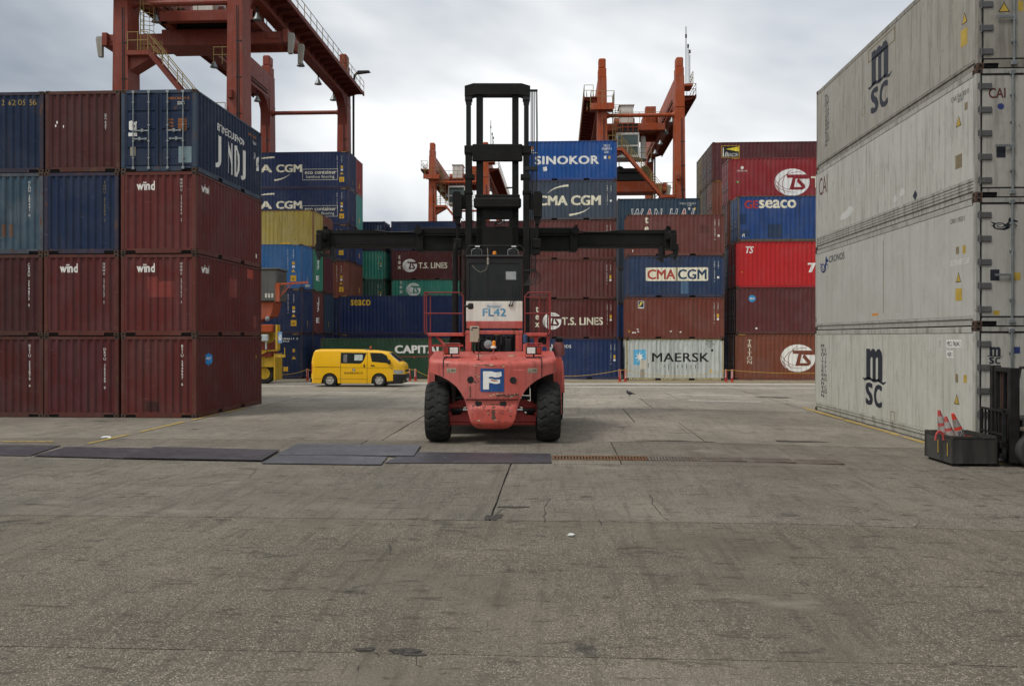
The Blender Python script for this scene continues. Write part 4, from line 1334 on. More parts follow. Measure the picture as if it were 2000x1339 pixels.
u0, v0, u1, v1 = rp(b, 1932, 677, 1956, 710); msc(t, P, u0, v0, u1, v1, M_INK); patch(t, P, *rp(b, 1982, 677, 1994, 690), M_SEAH, 'sticker')
t, A, P, b = reefer(1, 'clean pale insulated container with a small blue creature emblem, second in the right stack', (.40, .395, .355), .18, 1, -.01)
q = rq(b, 1602, 502, 1619, 536); seahorse(t, A, *q, M_SEAH); q = rq(b, 1620, 496, 1650, 509); words(t, A, 'CRONOS', *q, M_INK, .01)
words(t, A, 'CXRU 119533 0', *rq(b, 1857, 425, 1885, 434), M_INK, 0); patch(t, A, *rq(b, 1868, 482, 1874, 496), M_TAN, 'sticker'); patch(t, A, *rq(b, 1881, 479, 1887, 495), M_DY, 'sticker'); warn(t, A, rq(b, 1868, 531, 1878, 551)); patch(t, A, *rq(b, 1867, 563, 1880, 587), M_DY, 'height_sign')
patch(t, A, *rq(b, 1704, 612, 1716, 616), plain('orange_tag', (.62, .22, .02), .6), 'sticker'); patch(t, A, *rq(b, 1725.3, 470, 1726.3, 612), M_TAN, 'seam_stain')
words(t, A, 'CAUTION KEEP CLEAR', *rq(b, 1856, 506, 1894, 517), M_WHITE, 0)
seahorse(t, P, *rp(b, 1934, 425, 1990, 452), M_INK); patch(t, P, *rp(b, 1935, 526, 1953, 548), M_INK, 'data_plate'); patch(t, P, *rp(b, 1980, 532, 1994, 547), M_DY, 'sticker'); patch(t, P, *rp(b, 1941, 606, 1953, 615), M_DY, 'sticker')
t, A, P, b = reefer(2, 'streaked white insulated container with brown letters and ribbed foot, third in its stack', (.41, .40, .355), .45, 4, .0)
words(t, A, 'CAI', *rq(b, 1600, 345, 1616, 379), M_INKR, .0); words(t, A, 'CAIU 541300 0', *rq(b, 1858, 182, 1892, 192), M_INK, 0); words(t, A, '45R1', *rq(b, 1870, 192, 1882, 199), M_INK, 0)
warn(t, A, rq(b, 1867, 226, 1878, 247)); patch(t, A, *rq(b, 1884, 200, 1890, 215), M_TAN, 'sticker'); patch(t, A, *rq(b, 1866, 302, 1879, 329), M_TAN, 'sticker'); patch(t, A, *rq(b, 1783, 371, 1792, 392), M_INK, 'sticker', .003, poly2d([(.5, 0), (1, .5), (.5, 1), (0, .5)]))
words(t, P, 'CAI', *rp(b, 1931, 172, 1964, 192), M_INKR, .02); patch(t, P, *rp(b, 1948, 202, 1961, 214), M_SEAH, 'sticker', .003, ellipse2d(20)); patch(t, P, *rp(b, 1946, 286, 1964, 308), M_INK, 'data_plate')
for k_, (p0, p1, y) in enumerate(((1640, 1662, 420), (1652, 1668, 410), (1757, 1768, 375), (1745, 1752, 388))): patch(t, A, *rq(b, p0, y - 8, p1, y + 8), paint('scuff_white', (.52, .52, .49), .1, 0, 0), 'scuff', .002 + .0006 * k_, poly2d([(.1, .1), (.55, 0), (1, .3), (.85, .7), (.5, 1), (.15, .75), (0, .4)]))
t, A, P, b = reefer(3, 'dirty beige insulated container with a navy shipping emblem, topmost of the right stack', (.29, .27, .225), .5, 1, .03)  # beige also darkened to hold the shade of a blurred foreground streak
u0, v0, u1, v1 = rq(b, 1697, 90, 1733, 214); msc(t, A, u0, v0, u1, v1, M_INK)
q = rq(b, 1610, 185, 1614, 287); words(t, A, 'MEDITERRANEAN', *q, M_INK, .02, 0, 1, .86, True); q = rq(b, 1614, 188, 1618, 276); words(t, A, 'SHIPPING CO', *q, M_INK, .02, 0, 1, .86, True)
warn(t, A, rq(b, 1876, 24, 1887, 46)); patch(t, A, *rq(b, 1874, 57, 1887, 90), M_DY, 'height_sign'); u0, _, u1, _ = rq(b, 1694, 55, 1746, 80); decal('vent_hatch', frame2d(.03, .10), A, u0, 2.26, u1, 2.66, M_TAN, t); decal('vent_hatch', frame2d(.12, .08), A, *rq(b, 1681, 210, 1688, 225), M_TAN, t)
warn(t, P, rp(b, 1947, 4, 1970, 24)); patch(t, P, *rp(b, 1986, 2, 1996, 22), M_DY, 'sticker')
# near stack at the right edge: only its far corner shows
for k, (c_, lab) in enumerate((((.015, .05, .15), 'dark blue container, bottom of the stack cut by the right edge'), (MAROON2, 'maroon container second in the stack cut by the right edge'), ((.12, .04, .03), 'brown container third in the stack cut by the right edge'), ((.02, .06, .17), 'blue container on top of the stack cut by the right edge'))):
    container(lab, c_, (9.34 + CW / 2, 18.0 - 3.029, -.10 + k * H9), R(-90), H=H9, group='containers cut by the right edge')
# ------------------------------------------------------------------ the container lift truck, seen from behind
D0, L0 = 21.35, -.4646
fx = L0 * math.cos(YAW) - D0 * math.sin(YAW); fy = L0 * math.sin(YAW) + D0 * math.cos(YAW)
truck = thing('lift_truck', 'big red container lift truck seen from behind with raised black mast and wide spreader', 'lift truck', (fx, fy, gz(fx, fy)), YAW)
T_RED = paint('truck_red', (.45, .076, .056), .40, .55, .32, .42, (.085, .028, .022), .9, .3)
T_REDD = paint('truck_red_dark', (.33, .045, .038), .4, .3, .2, .5)
T_BLK = plain('truck_black', (.010, .010, .010), .5, vary=.35, scale=3, spec=.35)
T_BLKB = paint('truck_black_worn', (.0075, .0072, .0066), .35, .28, .15, .6, (.016, .014, .012), .15)
T_RUB = plain('tyre_rubber', (.020, .020, .019), .85, vary=.35, scale=5, spec=.2, bump=.3)
T_RAIL = paint('rail_red', (.23, .038, .034), .3, .3, .3)
T_DKBR = plain('truck_dark_brown', (.022, .014, .012), .8, vary=.4)  # dark brown for the arch linings, chassis, step boxes and tilt post
T_CHR = plain('chrome_rod', (.55, .55, .55), .22, 1.0)
T_GLASS, _t, _b = new_mat('cab_glass'); _b.inputs['Base Color'].default_value = (.02, .025, .024, 1); _b.inputs['Roughness'].default_value = .06
_b.inputs['Transmission Weight'].default_value = .85; _b.inputs['Base Color'].default_value = (.10, .115, .11, 1); _b.inputs['IOR'].default_value = 1.35
T_CREAM = paint('cab_cream', (.68, .66, .58), .25, .12, .15, .5)
T_AMB = plain('amber_lens', (.75, .24, .015), .25)
T_LENS = plain('lamp_lens', (.62, .62, .58), .2)
T_REDL = plain('red_lens', (.30, .03, .02), .3)
T_BEIGE = paint('beige_box', (.42, .36, .26), .3, .2, .2)
T_BLUE = paint('emblem_blue', (.022, .075, .22), .3, .2, .3)
T_BROWN = paint('scuffed_steel', (.09, .055, .040), .3, .5, .3, .8)


def FX(px, dy): return (px - 1000) * (D0 + dy) / FOC - L0
def FZ(py, dy): return CAMZ - (py - PY0) * (D0 + dy) / FOC


def lerp(tab, x):
    for (a, p), (b, q) in zip(tab, tab[1:]):
        if x <= b: return p + (q - p) * max(0, (x - a)) / (b - a)
    return tab[-1][1]


# counterweight: bulging rear wall, wheel arches cut from below, sloping deck
ARCH = [(0, .372), (.26, .378), (.37, .40), (.455, .46), (.515, .56), (.56, .72), (.60, .90), (.655, 1.08), (.74, 1.24), (.87, 1.40), (1.05, 1.53), (1.25, 1.63), (1.52, 1.71)]
HW = 1.52


def cw_top(x): return 1.985 + .05 * (x / HW) ** 2


def cw_y(x, z):
    y = -.87 + .34 * abs(x / HW) ** 2.2
    zt = cw_top(x); r = .13
    if z > zt - r:
        q = (z - zt + r) / r; y += r * (1 - math.sqrt(max(0, 1 - q * q)))
    y += .035 * sm(1.10 - z, 0, .09)
    y -= .05 * sm(.95 - z, 0, .10)
    if z < .56: y += (.56 - z) ** 2 * 4.5
    if abs(x) > HW - .08: y += .05 * ((abs(x) - HW + .08) / .08) ** 2
    return y


def cw_deck(x, y): return min(cw_top(x) + .10 * max(0, y - cw_y(x, 3) + .1), 2.20)


mb = MB()
NX, NZ = 96, 64
grid = []
for i in range(NX + 1):
    x = -HW + 2 * HW * i / NX; zl = lerp(ARCH, abs(x)); zt = cw_top(x)
    grid.append([(x, cw_y(x, zl + (zt - zl) * j / NZ), zl + (zt - zl) * j / NZ) for j in range(NZ + 1)])
vs = [v for c in grid for v in c]
mb.add(vs, [(i * (NZ + 1) + j, (i + 1) * (NZ + 1) + j, (i + 1) * (NZ + 1) + j + 1, i * (NZ + 1) + j + 1) for i in range(NX) for j in range(NZ)], 0, True)
deck = []
for i in range(NX + 1):
    x = -HW + 2 * HW * i / NX; y0 = cw_y(x, cw_top(x))
    deck.append([(x, y0 + (1.05 - y0) * j / 8, cw_top(x) if j == 0 else cw_deck(x, y0 + (1.05 - y0) * j / 8)) for j in range(9)])
mb.add([v for c in deck for v in c], [(i * 9 + j, (i + 1) * 9 + j, (i + 1) * 9 + j + 1, i * 9 + j + 1) for i in range(NX) for j in range(8)], 0, True)
low = [grid[i][0] for i in range(NX + 1)]
mb.add(low + [(v[0], 1.05, v[2]) for v in low], [(i, i + 1, NX + 2 + i, NX + 1 + i) for i in range(NX)], 1, True)
for i in (0, NX):
    side = grid[i]
    mb.add(side + [(v[0], 1.05, v[2]) for v in side], [(j, j + 1, NZ + 2 + j, NZ + 1 + j) for j in range(NZ)], 0, True)
mb.build('counterweight', [T_RED, T_DKBR], truck, sharp=40)


def on_cw(x, z, d=.002): return (x, cw_y(x, z) - d, z)


def cw_strip(pts, w, mat, name, d=.002, n=8):
    P = []
    for a, b in zip(pts, pts[1:]):
        for k in range(n): P.append((a[0] + (b[0] - a[0]) * k / n, a[1] + (b[1] - a[1]) * k / n))
    P.append(pts[-1]); v, f = strip2d(P, w)
    m = MB(); m.add([on_cw(a, b, d) for a, b in v], f); return m.build(name, mat, truck, recalc=False)


cw_strip([(-.62, 1.078), (.62, 1.078)], .022, T_BLK, 'chin_gap', .006, 30)
for s in (-1, 1):
    cw_strip([(s * 1.17, 1.60), (s * 1.17, 1.86)], .02, T_BLK, 'panel_gap', .003, 14)
    mb = MB(); mb.tube([(s * 1.17, cw_y(1.17, 1.85) - .012, 1.84), (s * 1.17, cw_y(1.17, 1.9) - .005, 1.94), (s * 1.165, cw_y(1.17, 2.0) + .02, 2.035), (s * 1.12, -.25, 2.08)], .014, 6)
    mb.build('cable', T_BLK, truck)
# emblem
m = MB()
ex0, ex1, ez0, ez1 = -.278, .278, 1.265, 1.812
g = 10
m.add([on_cw(ex0 + (ex1 - ex0) * i / g, ez0 + (ez1 - ez0) * j / g, .012) for i in range(g + 1) for j in range(g + 1)], [(i * (g + 1) + j, (i + 1) * (g + 1) + j, (i + 1) * (g + 1) + j + 1, i * (g + 1) + j + 1) for i in range(g) for j in range(g)])
emb = m.build('emblem', T_BLUE, truck, recalc=False)


def emb_poly(pts, mat, d, name):
    b = bmesh.new(); f = b.faces.new([b.verts.new((ex0 + a * (ex1 - ex0), 0, ez0 + c * (ez1 - ez0))) for a, c in pts])
    bmesh.ops.triangulate(b, faces=b.faces[:])
    for v in b.verts: v.co.y = cw_y(v.co.x, v.co.z) - d
    me = bpy.data.meshes.new(name); b.to_mesh(me); b.free(); me.materials.append(mat); return link(name, me, emb)


emb_poly([(.11, .10), (.36, .10), (.36, .62), (.30, .88), (.11, .88)], M_WHITE, .017, 'letter_stem')
emb_poly([(.11, .64), (.36, .64), (.50, .65), (.62, .61), (.78, .62), (.90, .68), (.88, .86), (.74, .84), (.60, .84), (.48, .88), (.11, .88)], M_WHITE, .0185, 'letter_flag')
emb_poly([(.36, .38), (.46, .38), (.60, .34), (.72, .34), (.83, .37), (.83, .53), (.72, .51), (.60, .52), (.48, .57), (.36, .56)], M_WHITE, .0175, 'letter_flag')
emb_poly([(.42, .50), (.58, .44), (.74, .46), (.70, .50), (.56, .50), (.48, .55)], plain('flag_rust', (.35, .10, .03), .7), .0195, 'rust_mark')
rk = random.Random(5)
sc = MB()
for k in range(120):
    zone = rk.random()
    if zone < .30: x, z = rk.uniform(-.42, .40), rk.uniform(1.86, 1.90)
    elif zone < .58: x, z = rk.uniform(-.05, .62), rk.uniform(1.10, 1.22)
    elif zone < .66: x, z = rk.uniform(-.42, -.30), rk.uniform(1.45, 1.66)
    else: x, z = rk.uniform(-.46, .46), rk.uniform(.55, .98)
    if z < lerp(ARCH, abs(x)) + .06: continue
    n_ = 7; rx, rz = rk.uniform(.008, .045), rk.uniform(.005, .022)
    if zone > .8: rx, rz = rz, rx * 1.2
    d = .0025 + k * .00002
    sc.add([on_cw(x + rx * rk.uniform(.4, 1.2) * math.cos(6.283 * q / n_), z + rz * rk.uniform(.4, 1.2) * math.sin(6.283 * q / n_), d) for q in range(n_)], [tuple(range(n_))], 0 if rk.random() < .75 else 1)
for (xa, za, xb, zb, w_) in ((-.52, 1.12, -.52, 1.40, .04), (.03, .60, .03, .92, .09), (-.15, .97, .30, .965, .035), (.30, 1.16, .62, 1.20, .05), (.10, 1.17, .32, 1.19, .06)):
    v, f = strip2d([(xa + (xb - xa) * q / 8 + rk.uniform(-.006, .006), za + (zb - za) * q / 8 + rk.uniform(-.008, .008)) for q in range(9)], [w_ * rk.uniform(.4, 1.1) for q in range(9)])
    sc.add([on_cw(a, b, .0022) for a, b in v], f, 0)
o = sc.build('scuff_marks', [T_BROWN, plain('bare_cream', (.45, .36, .22), .7)], truck, recalc=False); tag(o, kind='stuff')
for x, z in ((-.51, 1.545), (.49, 1.535), (-.325, .99), (.255, .985)):
    y = cw_y(x, z); mb = MB()
    mb.lathe([(y - .008, .082), (y - .012, .066), (y + .004, .060), (y + .006, .025), (y - .006, .02), (y - .006, 0)], 20, 'y', (x, 0, z)); mb.build('bolt_hole', T_BLK, truck)
for x, s_ in ((-.97, 1), (.95, 1)):
    y = cw_y(x, 1.76); m = MB()
    m.add([on_cw(x - .115 + .23 * i / 4, 1.705 + .11 * j, .005) for i in range(5) for j in range(2)], [(2 * i, 2 * i + 2, 2 * i + 3, 2 * i + 1) for i in range(4)])
    lb_ = m.build('warning_label', paint('label_tan', (.36, .30, .21), .3, .1, .2), truck, recalc=False)
    fl = (lambda u, v, o_, x=x: (x - .115 + u, cw_y(x - .115 + u, 1.705 + v) - .005 - o_, 1.705 + v), lambda u: 0, [])
    decal('symbol', join2d(strip2d([(.1, .1), (.9, .1), (.5, .9), (.1, .1)], .12)), fl, .012, .012, .085, .098, M_BLACK, lb_); words(lb_, fl, 'DANGER\nPERICOLO', .10, .03, .215, .085, M_BLACK, .01)
# deck fittings
for x in (-.33, .47):
    mb = MB(); mb.lathe([(cw_deck(x, .1) - .02, .10), (cw_deck(x, .1) + .012, .10), (cw_deck(x, .1) + .02, .07), (cw_deck(x, .1) + .02, 0)], 16, 'z', (x, .1, 0)); mb.build('deck_cap', paint('cap_tan', (.40, .30, .22), .3), truck)
mb = MB(); zt = cw_deck(.02, -.45)
mb.box(-.05, .09, -.52, -.40, zt - .01, zt + .09, 0, .01); mb.tube([(.02, -.46, zt + .08), (.02, -.46, zt + .26)], .016, 8, 0)
mb.lathe([(zt + .255, .065), (zt + .29, .07), (zt + .31, .05)], 14, 'z', (.02, -.46, 0), 1); mb.lathe([(zt + .31, .045), (zt + .42, .04), (zt + .44, .02), (zt + .44, 0)], 14, 'z', (.03, -.46, 0), 2)
mb.build('beacon', [T_RED, T_CREAM, T_AMB], truck)
mb = MB(); zt = cw_deck(-.33, -.6); mb.tube([(-.335, -.6, zt), (-.335, -.58, zt + .50)], .011, 6); mb.box(-.38, -.29, -.63, -.57, zt - .005, zt + .012); mb.tube([(-.335, -.58, zt + .49), (-.12, -.56, zt + .49)], .008, 6); mb.build('marker_pole', T_BLK, truck)
mb = MB(); mb.lathe([(.88, .02), (.90, .10), (.96, .115), (1.02, .09), (1.06, 0)], 18, 'y', (-.14, 0, 2.36)); mb.build('engine_horn', plain('pale_dome', (.22, .25, .25), .4), truck)
for s, xc in ((-1, -1.00), (1, .99)):
    zt = cw_deck(xc, -.2)
    mb = MB(); mb.box(xc - .19, xc + .19, -.34, -.10, zt - .01, zt + .015, 0, .004); mb.tube([(xc, -.24, zt), (xc, -.24, zt + .09)], .02, 8)
    mb.tube([(xc - .20, -.30, zt + .02), (xc - .20, -.30, zt + .34), (xc + .20, -.30, zt + .34), (xc + .20, -.30, zt + .02)], .012, 6, 2)
    mb.box(xc - .185, xc + .185, -.28, -.14, zt + .07, zt + .26, 0, .02)
    wl = mb.build('work_light', [T_BLK, T_LENS, T_RED], truck)
    mb = MB(); lx = xc - s * .06; mb.box(lx - .10, lx + .10, -.292, -.275, zt + .09, zt + .24, 0, .012); mb.build('lens', T_LENS, wl)
    mb = MB(); lx = xc + s * .125; mb.box(lx - .05, lx + .05, -.29, -.275, zt + .09, zt + .24, 0, .01); mb.build('red_reflector', T_REDL, wl)

# wheels
_tyre = {}


def tyre(Rr, Wd, N_=20):
    key = (Rr, Wd)
    if key not in _tyre:
        prof = []; K = 26; mbt = MB(); NT = N_ * 16
        for k in range(K + 1):
            s = -1 + 2 * k / K; prof.append(s)
        vs = []
        for k, s in enumerate(prof):
            for a in range(NT):
                th = a / NT
                r = Rr - .055 * abs(s) ** 5 - .02 * abs(s) ** 2
                ph = (th * N_ + .16 * math.sin(2.4 * abs(s) * math.pi - .6) + (.5 if s > 0 else 0)) % 1
                gr = max(0, 1 - abs(ph - .5) / .15)
                gr = min(1, gr * 2.2)
                if abs(s) < .08: gr *= .35
                r -= .026 * gr
                t = 2 * math.pi * th
                vs.append((s * Wd / 2, r * math.cos(t), r * math.sin(t)))
        fs = [(k * NT + a, k * NT + (a + 1) % NT, (k + 1) * NT + (a + 1) % NT, (k + 1) * NT + a) for k in range(K) for a in range(NT)]
        mbt.add(vs, fs, 0, True)
        for s in (-1, 1):
            e = Wd / 2
            mbt.lathe([(s * e, Rr - .082), (s * (e + .012), Rr * .88), (s * (e + .012), Rr * .70), (s * (e - .02), Rr * .55)], 60, 'x', caps=False)
        me = mbt.mesh('tyre', [T_RUB], sharp=30)
        mr = MB()
        for s in (-1, 1): mr.lathe([(s * Wd * .50, Rr * .56), (s * Wd * .46, Rr * .50), (s * Wd * .22, Rr * .44), (s * Wd * .20, Rr * .2), (s * Wd * .34, Rr * .18), (s * Wd * .34, 0)], 28, 'x')
        _tyre[key] = (me, mr.mesh('rim', [T_REDD]))
    return _tyre[key]


def wheel(x, y, Rr, Wd, steer=0, par=None, N_=20):
    w = link('wheel', None, par or truck, (x, y, Rr)); w.rotation_euler = (0, 0, steer)
    a, b = tyre(Rr, Wd, N_)
    link('tyre', a, w); link('rim', b, w)
    return w


wheel(-1.335, 0, .735, .55); wheel(1.345, 0, .735, .55)
for s in (-1, 1):
    for q in (0, 1): wheel(s * (1.22 + .46 * q + .05), 4.75, .83, .44)
# rear axle
mb = MB()
mb.prism([(-1.05, .50), (1.05, .50), (1.05, .64), (.80, .66), (.62, .86), (-.62, .86), (-.80, .66), (-1.05, .64)], -.18, .24, 0)
for s in (-1, 1):
    mb.prism([(s * .58, .86), (s * .62, 1.05), (s * .80, 1.02), (s * .98, .93), (s * 1.06, .92), (s * 1.06, .80)], -.10, .10, 0)
    mb.lathe([(s * .86 - .13, .12), (s * .86 + .13, .12)], 14, 'x', (0, -.02, .86)); mb.lathe([(s * 1.0, .16), (s * 1.1, .20)], 16, 'x', (0, 0, .72))
mb.box(-1.05, 1.05, -.14, .14, .40, .50, 0, .02)
mb.build('rear_axle', T_REDD, truck)
for s in (-1, 1):
    mb = MB(); mb.tube([(s * .45, -.26, .80), (s * .76, -.24, .79)], .034, 12, 1); mb.tube([(s * .72, -.25, .79), (s * 1.03, -.2, .78)], .045, 10, 0); mb.build('steering_rod', [T_BLK, T_CHR], truck)
    mb = MB(); mb.tube([(s * .70, -.08, 1.07), (s * .90, -.06, 1.06)], .05, 10); mb.tube([(s * .82, .0, .70), (s * 1.04, .0, .70)], .06, 10); mb.build('axle_pin', T_BLK, truck)
# chassis and side boxes
mb = MB(); mb.box(-.62, .62, 1.0, 5.6, .55, 1.5, 0, .03); mb.box(-1.0, 1.0, 1.06, 5.2, 1.5, 2.15, 0, .03); mb.build('chassis', T_DKBR, truck)
mb = MB()
for s in (-1, 1):
    mb = MB(); mb.prism([(1.25, .55), (3.6, .55), (3.6, 1.72), (2.6, 2.02), (1.25, 2.02)], s * 1.54, s * (1.76 if s > 0 else 1.70), 0, 'yz'); mb.build('side_tank', T_RED, truck)
    mb = MB(); mb.box(s * 1.0, s * 1.535, 1.3, 3.6, .7, 1.9); mb.build('step_box', T_DKBR, truck)
mb = MB()
for s in (-1, 1):
    pts = [(3.7, 1.0)] + [(4.75 - 1.02 * math.cos(R(a)), .83 + 1.02 * math.sin(R(a))) for a in range(20, 165, 12)] + [(5.85, 1.0)]
    inn = [(a, b - .05) for a, b in pts]
    mb.prism(pts + inn[::-1], s * 1.02, s * 1.98, 0, 'yz')
mb.build('mudguard', T_RED, truck)
mb = MB(); mb.lathe([(2.04, .16), (2.30, .16), (2.40, .13), (2.42, .05)], 16, 'z', (1.72, 2.0, 0)); mb.lathe([(2.42, .09), (2.52, .11), (2.56, .05), (2.56, 0)], 14, 'z', (1.74, 2.0, 0), 1); mb.build('air_filter', [paint('filter_red', (.20, .06, .055), .4), T_BLK], truck)
# engine bay frame
dy = 1.18
zb = 2.12
mb = MB()
for x0, x1 in ((FX(909, dy), FX(921, dy)), (FX(1007, dy), FX(1020, dy))): mb.box(x0, x1, dy, dy + .14, zb, 2.72, 0, .012)
mb.box(FX(909, dy), FX(1021, dy), dy - .01, dy + .16, 2.62, 2.72, 0, .012); mb.box(FX(910, dy), FX(1021, dy), dy + .3, dy + .5, 2.77, 2.97, 0, .014)
mb.box(FX(909, dy), FX(909, dy) + .12, dy + .14, 3.6, 2.60, 2.72); mb.box(FX(1020, dy) - .12, FX(1020, dy), dy + .14, 3.6, 2.60, 2.72)
mb.build('engine_frame', T_RED, truck)
mb = MB(); mb.box(-.50, .52, 1.7, 3.4, 2.1, 2.58, 0, .04); mb.lathe([(1.5, .16), (1.72, .18)], 16, 'y', (-.2, 0, 2.32)); mb.box(.28, .46, 1.5, 1.7, 2.1, 2.5, 0, .02)
for k in range(6): mb.tube([(-.45 + .16 * k, 1.66, 2.15), (-.42 + .15 * k, 1.5, 2.35), (-.3 + .12 * k, 1.6, 2.58)], .02, 6)
mb.build('engine', plain('engine_dark', (.022, .022, .024), .5, vary=.5), truck)
mb = MB(); mb.box(FX(918, .45), FX(936, .45), .35, .52, FZ(668, .45), FZ(637, .45), 0, .015); bx = mb.build('control_box', T_BEIGE, truck)
mb = MB(); mb.box(FX(922, .45), FX(933, .45), .345, .355, FZ(641, .45), FZ(638.5, .45)); mb.box(FX(921, .45), FX(923.5, .45), .345, .355, FZ(645, .45), FZ(642.5, .45)); mb.build('label', T_BLK, bx)
mb = MB(); mb.tube([(FX(926, .45), .47, FZ(668, .45)), (FX(924, .45), .5, 2.25), (-.5, .7, 2.16)], .02, 6); mb.tube([(FX(930, .45), .47, FZ(668, .45)), (-.40, .6, 2.3), (-.36, .9, 2.16)], .016, 6); mb.build('cable', T_BLK, truck)
# walkways with handrails
def rail(pts, r=.021): 
    m = MB(); m.tube(pts, r, 8); return m


for s, xi, xo in ((-1, -.80, -1.80), (1, .80, 1.455)):
    zf = 2.66; zr = 3.70
    mb = MB(); y0, y1 = 1.15, 2.95
    mb.box(xo - s * .08, xi - s * .02, y0, y1, zf - .09, zf, 0, .012)
    mb.build('walkway', T_RED, truck)
    mb = MB()
    for y in (y0, y0 + .55, y1 - .15)[:3]:
        mb.tube([(xo - s * .10, y, zf - .04), (xo - s * .03, y, zf - .03), (xo, y, zf + .06), (xo, y, zr)], .0155, 8)
    for z in (zr, zf + .50): mb.tube([(xo, y0, z), (xo, y1 - .15, z)], .0155, 8)
    mb.tube([(xo, y0, zr), (xi - s * -.08, y0, zr), (xi, y0, zr - .09), (xi, y0, zf - .02)], .0155, 8)
    mb.tube([(xo, y0, zf + .50), (xi, y0, zf + .50)], .015, 8)
    if s > 0: mb.tube([(xi, y0 + .55, zr - .09), (xo - .32, y0 + .55, zr - .09), (xo - .26, y0 + .55, zr - .15), (xo - .26, y0 + .55, zf)], .013, 8)
    mb.build('handrail', T_RAIL, truck)
    mb = MB()
    xs_ = xo - s * .14 if s < 0 else 1.40
    mb.box(xs_ - .04, xs_ + .04, 1.2, 1.3, 2.0, zf - .09); mb.tube([(xo - s * .30, 1.25, zf - .08), (xo - s * .72, 1.1, 2.12)], .032, 8) if s < 0 else mb.box(1.04, 1.14, 1.2, 1.3, 2.1, zf - .09)
    mb.box(min(xs_, xi), max(xs_, xi), 1.22, 1.28, 2.30, 2.36); mb.box(min(xs_, xi), max(xs_, xi), 1.22, 1.28, 2.12, 2.17)
    mb.build('walkway_support', T_REDD, truck)
# exhaust
xe = FX(889, 1.95)
mb = MB(); mb.lathe([(1.55, .12), (1.60, .20), (2.25, .21), (2.35, .14)], 20, 'y', (xe + .06, 0, 2.42), 1)
mb.tube([(xe, 1.95, 2.45), (xe, 1.95, 2.75), (xe, 1.95, 3.72)], .088, 14, 0); mb.tube([(xe, 1.95, 3.70), (xe, 1.95, 4.90)], .075, 14, 0); mb.tube([(xe, 1.95, 4.88), (xe + .02, 1.98, 5.05)], .062, 12, 0)
mb.build('exhaust', [T_BLKB, plain('muffler', (.035, .026, .022), .5, .3, .3)], truck)
mb = MB(); mb.lathe([(1.5, .13), (2.3, .13)], 16, 'y', (FX(1062, 1.5), 0, 2.42)); mb.build('air_tank', plain('tank_dark', (.03, .024, .022), .5), truck)
mb = MB(); mb.lathe([(2.40, .05), (2.42, .055), (2.60, .055), (2.62, .03)], 12, 'z', (FX(1026, 1.0), 1.0, 0)); mb.build('oil_filter', paint('filter_blue', (.03, .08, .16), .3), truck)
mb = MB(); mb.lathe([(2.1, .06), (2.36, .06), (2.38, .03)], 12, 'z', (FX(1026, 1.0), 1.0, 0)); mb.build('fluid_bottle', T_RED, truck)
# cab
dc = 1.85
cx0, cx1 = FX(910.5, dc), FX(1020.5, dc)
zc0, zc1, zc2, zc3 = FZ(628, dc), FZ(588, dc), FZ(513, dc), FZ(500, dc)
cab = link('cab', None, truck, (0, 0, 0))
mb = MB(); mb.box(cx0, cx1, dc, dc + .04, zc0, zc1, 0, .01); back = mb.build('rear_panel', T_CREAM, cab)
mb = MB()
mb.box(cx0 - .01, cx1 + .01, dc - .01, dc + 1.75, zc0 - .055, zc0 - .004)
for x in (cx0, cx1 - .09): mb.box(x, x + .09, dc + .002, dc + .09, zc1, zc3 - .05, 0, .012); mb.box(x, x + .07, dc + 1.65, dc + 1.74, zc0, zc3 - .05, 0, .012)
mb.box(cx0, cx1, dc + .003, dc + .09, zc2 - .02, zc3 - .045, 0, .012); mb.box(cx0, cx1, dc + .003, dc + .06, zc1 + .002, zc1 + .06, 0, .008)
mb.box(cx0 - .02, cx1 + .02, dc - .03, dc + 1.80, zc3 - .05, zc3 + .03, 0, .03)
mb.box(cx0 + .02, cx0 + .05, dc + .1, dc + 1.6, zc0, zc1 - .1); mb.box(cx1 - .05, cx1 - .02, dc + .1, dc + 1.6, zc0, zc1 - .1); mb.box(cx0 + .1, cx1 - .1, dc + 1.66, dc + 1.72, zc0, zc1 - .5)
mb.build('cab_frame', T_BLK, cab)
mb = MB(); mb.box(cx0 + .085, cx1 - .085, dc + .03, dc + .036, zc1 + .055, zc2 - .015); mb.build('rear_window', T_GLASS, cab)
mb = MB(); mb.box(FX(951, dc), FX(953, dc), dc + .015, dc + .029, zc1 + .06, zc2 - .02); mb.build('window_bar', T_BLK, cab)
mb = MB(); mb.box(FX(988, dc), FX(1008, dc), dc + .018, dc + .022, FZ(546, dc), FZ(530, dc)); mb.build('notice_sheet', plain('notice_grey', (.30, .32, .32), .6), cab)
mb = MB(); mb.box(FX(956, dc + .6), FX(988, dc + .6), dc + .5, dc + .62, zc0, FZ(561, dc + .6), 0, .05); mb.box(FX(968, dc + .6), FX(982, dc + .6), dc + .52, dc + .62, FZ(558, dc + .6), FZ(538, dc + .6), 0, .04); mb.box(FX(956, dc + .6), FX(988, dc + .6), dc + .6, dc + 1.1, zc0 + .1, zc0 + .3, 0, .05)
mb.build('seat', plain('seat_green', (.085, .10, .08), .8), cab)
mb = MB(); mb.box(FX(924, dc + 1.2), FX(945, dc + 1.2), dc + 1.1, dc + 1.3, zc0, FZ(570, dc + 1.2), 0, .04); mb.build('console', T_BLK, cab)
fcab = (lambda u, v, o_: (cx0 + u, dc - o_, zc0 + v), lambda u: 0, [])
kx = (D0 + dc) / FOC
M_TEAL = paint('teal_print', (.06, .30, .46), .25, .1, .6)
